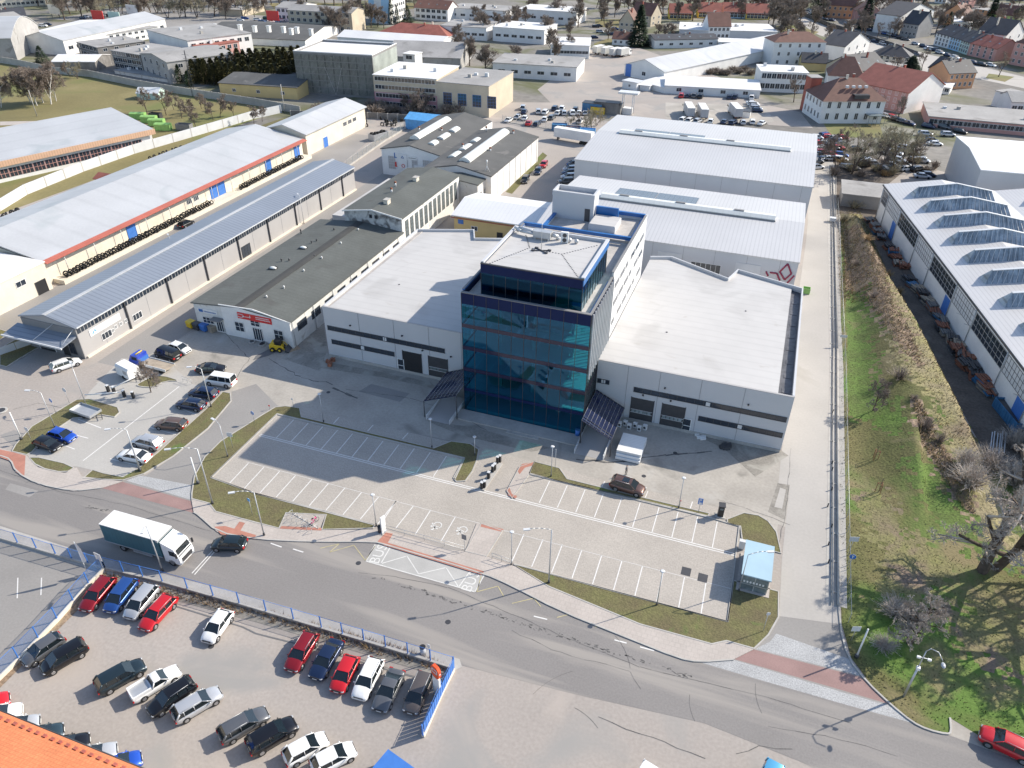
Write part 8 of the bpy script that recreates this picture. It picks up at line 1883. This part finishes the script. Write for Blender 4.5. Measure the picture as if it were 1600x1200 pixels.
# people beside the far hall and at the car
def person(p, rz, label, shirt, legs):
    me = bpy.data.meshes.new('body'); V = [(0,0,.95),(0,0,1.2),(0,0,1.42),(0,.0,1.52),(0,-.02,1.66),(0,0,1.76),(.11,0,.9),(.13,-.04,.5),(.13,.02,.08),(.13,-.14,.04),(-.11,0,.9),(-.13,.04,.5),(-.13,.08,.08),(-.13,-.08,.04),(.2,0,1.4),(.26,.02,1.12),(.25,-.08,.86),(-.2,0,1.4),(-.27,.02,1.12),(-.24,-.1,.88)]
    E = [(0,1),(1,2),(2,3),(3,4),(4,5),(0,6),(6,7),(7,8),(8,9),(0,10),(10,11),(11,12),(12,13),(2,14),(14,15),(15,16),(2,17),(17,18),(18,19)]
    me.from_pydata(V, E, []); o = bpy.data.objects.new('body', me); COL.objects.link(o); o.modifiers.new('skin', 'SKIN')
    rad = [.15,.15,.15,.06,.1,.08,.09,.065,.045,.04,.09,.065,.045,.04,.06,.045,.035,.06,.045,.035]
    for v, r_ in zip(me.skin_vertices[0].data, rad): v.radius = (r_, r_*.85)
    me.skin_vertices[0].data[0].use_root = True
    o.modifiers.new('sub', 'SUBSURF').levels = 1
    dg = bpy.context.evaluated_depsgraph_get(); n = bpy.data.meshes.new_from_object(o.evaluated_get(dg)); bpy.data.objects.remove(o)
    n.materials.clear(); [n.materials.append(M[k]) for k in (shirt, legs)]; n.materials.append(mat('skin_tone', (.55,.33,.24), .6)); n.materials.append(M['black'])
    for f in n.polygons: z = f.center.z; f.material_index = 3 if (z > 1.7 or z < .1) else 2 if (z > 1.5 or (abs(f.center.x) > .2 and z < .98)) else 1 if z < .95 else 0
    r = empty('person', label, 'person', (p.x,p.y,.02), rz); link('body', n, r)
person(at(883,267), .4, 'person in a white top and dark trousers by the parked cars', 'whitew', 'dmetal'); person(at(886,263), -.5, 'person in dark clothes just behind the one in white', 'dblue', 'dmetal')
person(at(978,742), 1.2, 'person in dark clothes standing behind the bronze-brown crossover', 'paneld', 'dmetal')
# billboards far left
for i, (x, y, mt) in enumerate(((156,38,'red'),(182,40,'mint'),(88,28,'creamw'),(209,28,'whitew'),(428,38,'red'))):
    r = empty('billboard', '%s advertising board, number %d in the far top left yards' % (['red','mint green','cream','white','small red'][i], i+1), 'billboard', at(x,y)); box_part(r, 'board', mt, (-4,4,-.2,.2,2,7)); box_part(r, 'leg', 'dmetal', (-3,-2.7,-.1,.1,0,2), (2.7,3,-.1,.1,0,2))
r = empty('roundel', 'small round kerb island at the left edge of the picture', 'island', at(2,642)); b = MB(); b.tube((0,0,0),(0,0,.14),.9,n=20); b.build('kerb_ring', M['kerb'], r); b = MB(); b.tube((0,0,.14),(0,0,.16),.6,n=16); b.build('centre', M['dmetal'], r)
r = empty('banner_fence', 'white banner panels on a low frame beside the grey hall gate', 'banner', at(27,547)); r.rotation_euler.z = R(68); [box_part(r, 'panel', 'lgrey', (-2.6+k*2.6,-.1+k*2.6,-.03,.03,.2,1.5)) for k in range(2)]
for _o in list(bpy.data.objects):
    for _k in ('_w', '_d'):
        if _k in _o: del _o[_k]
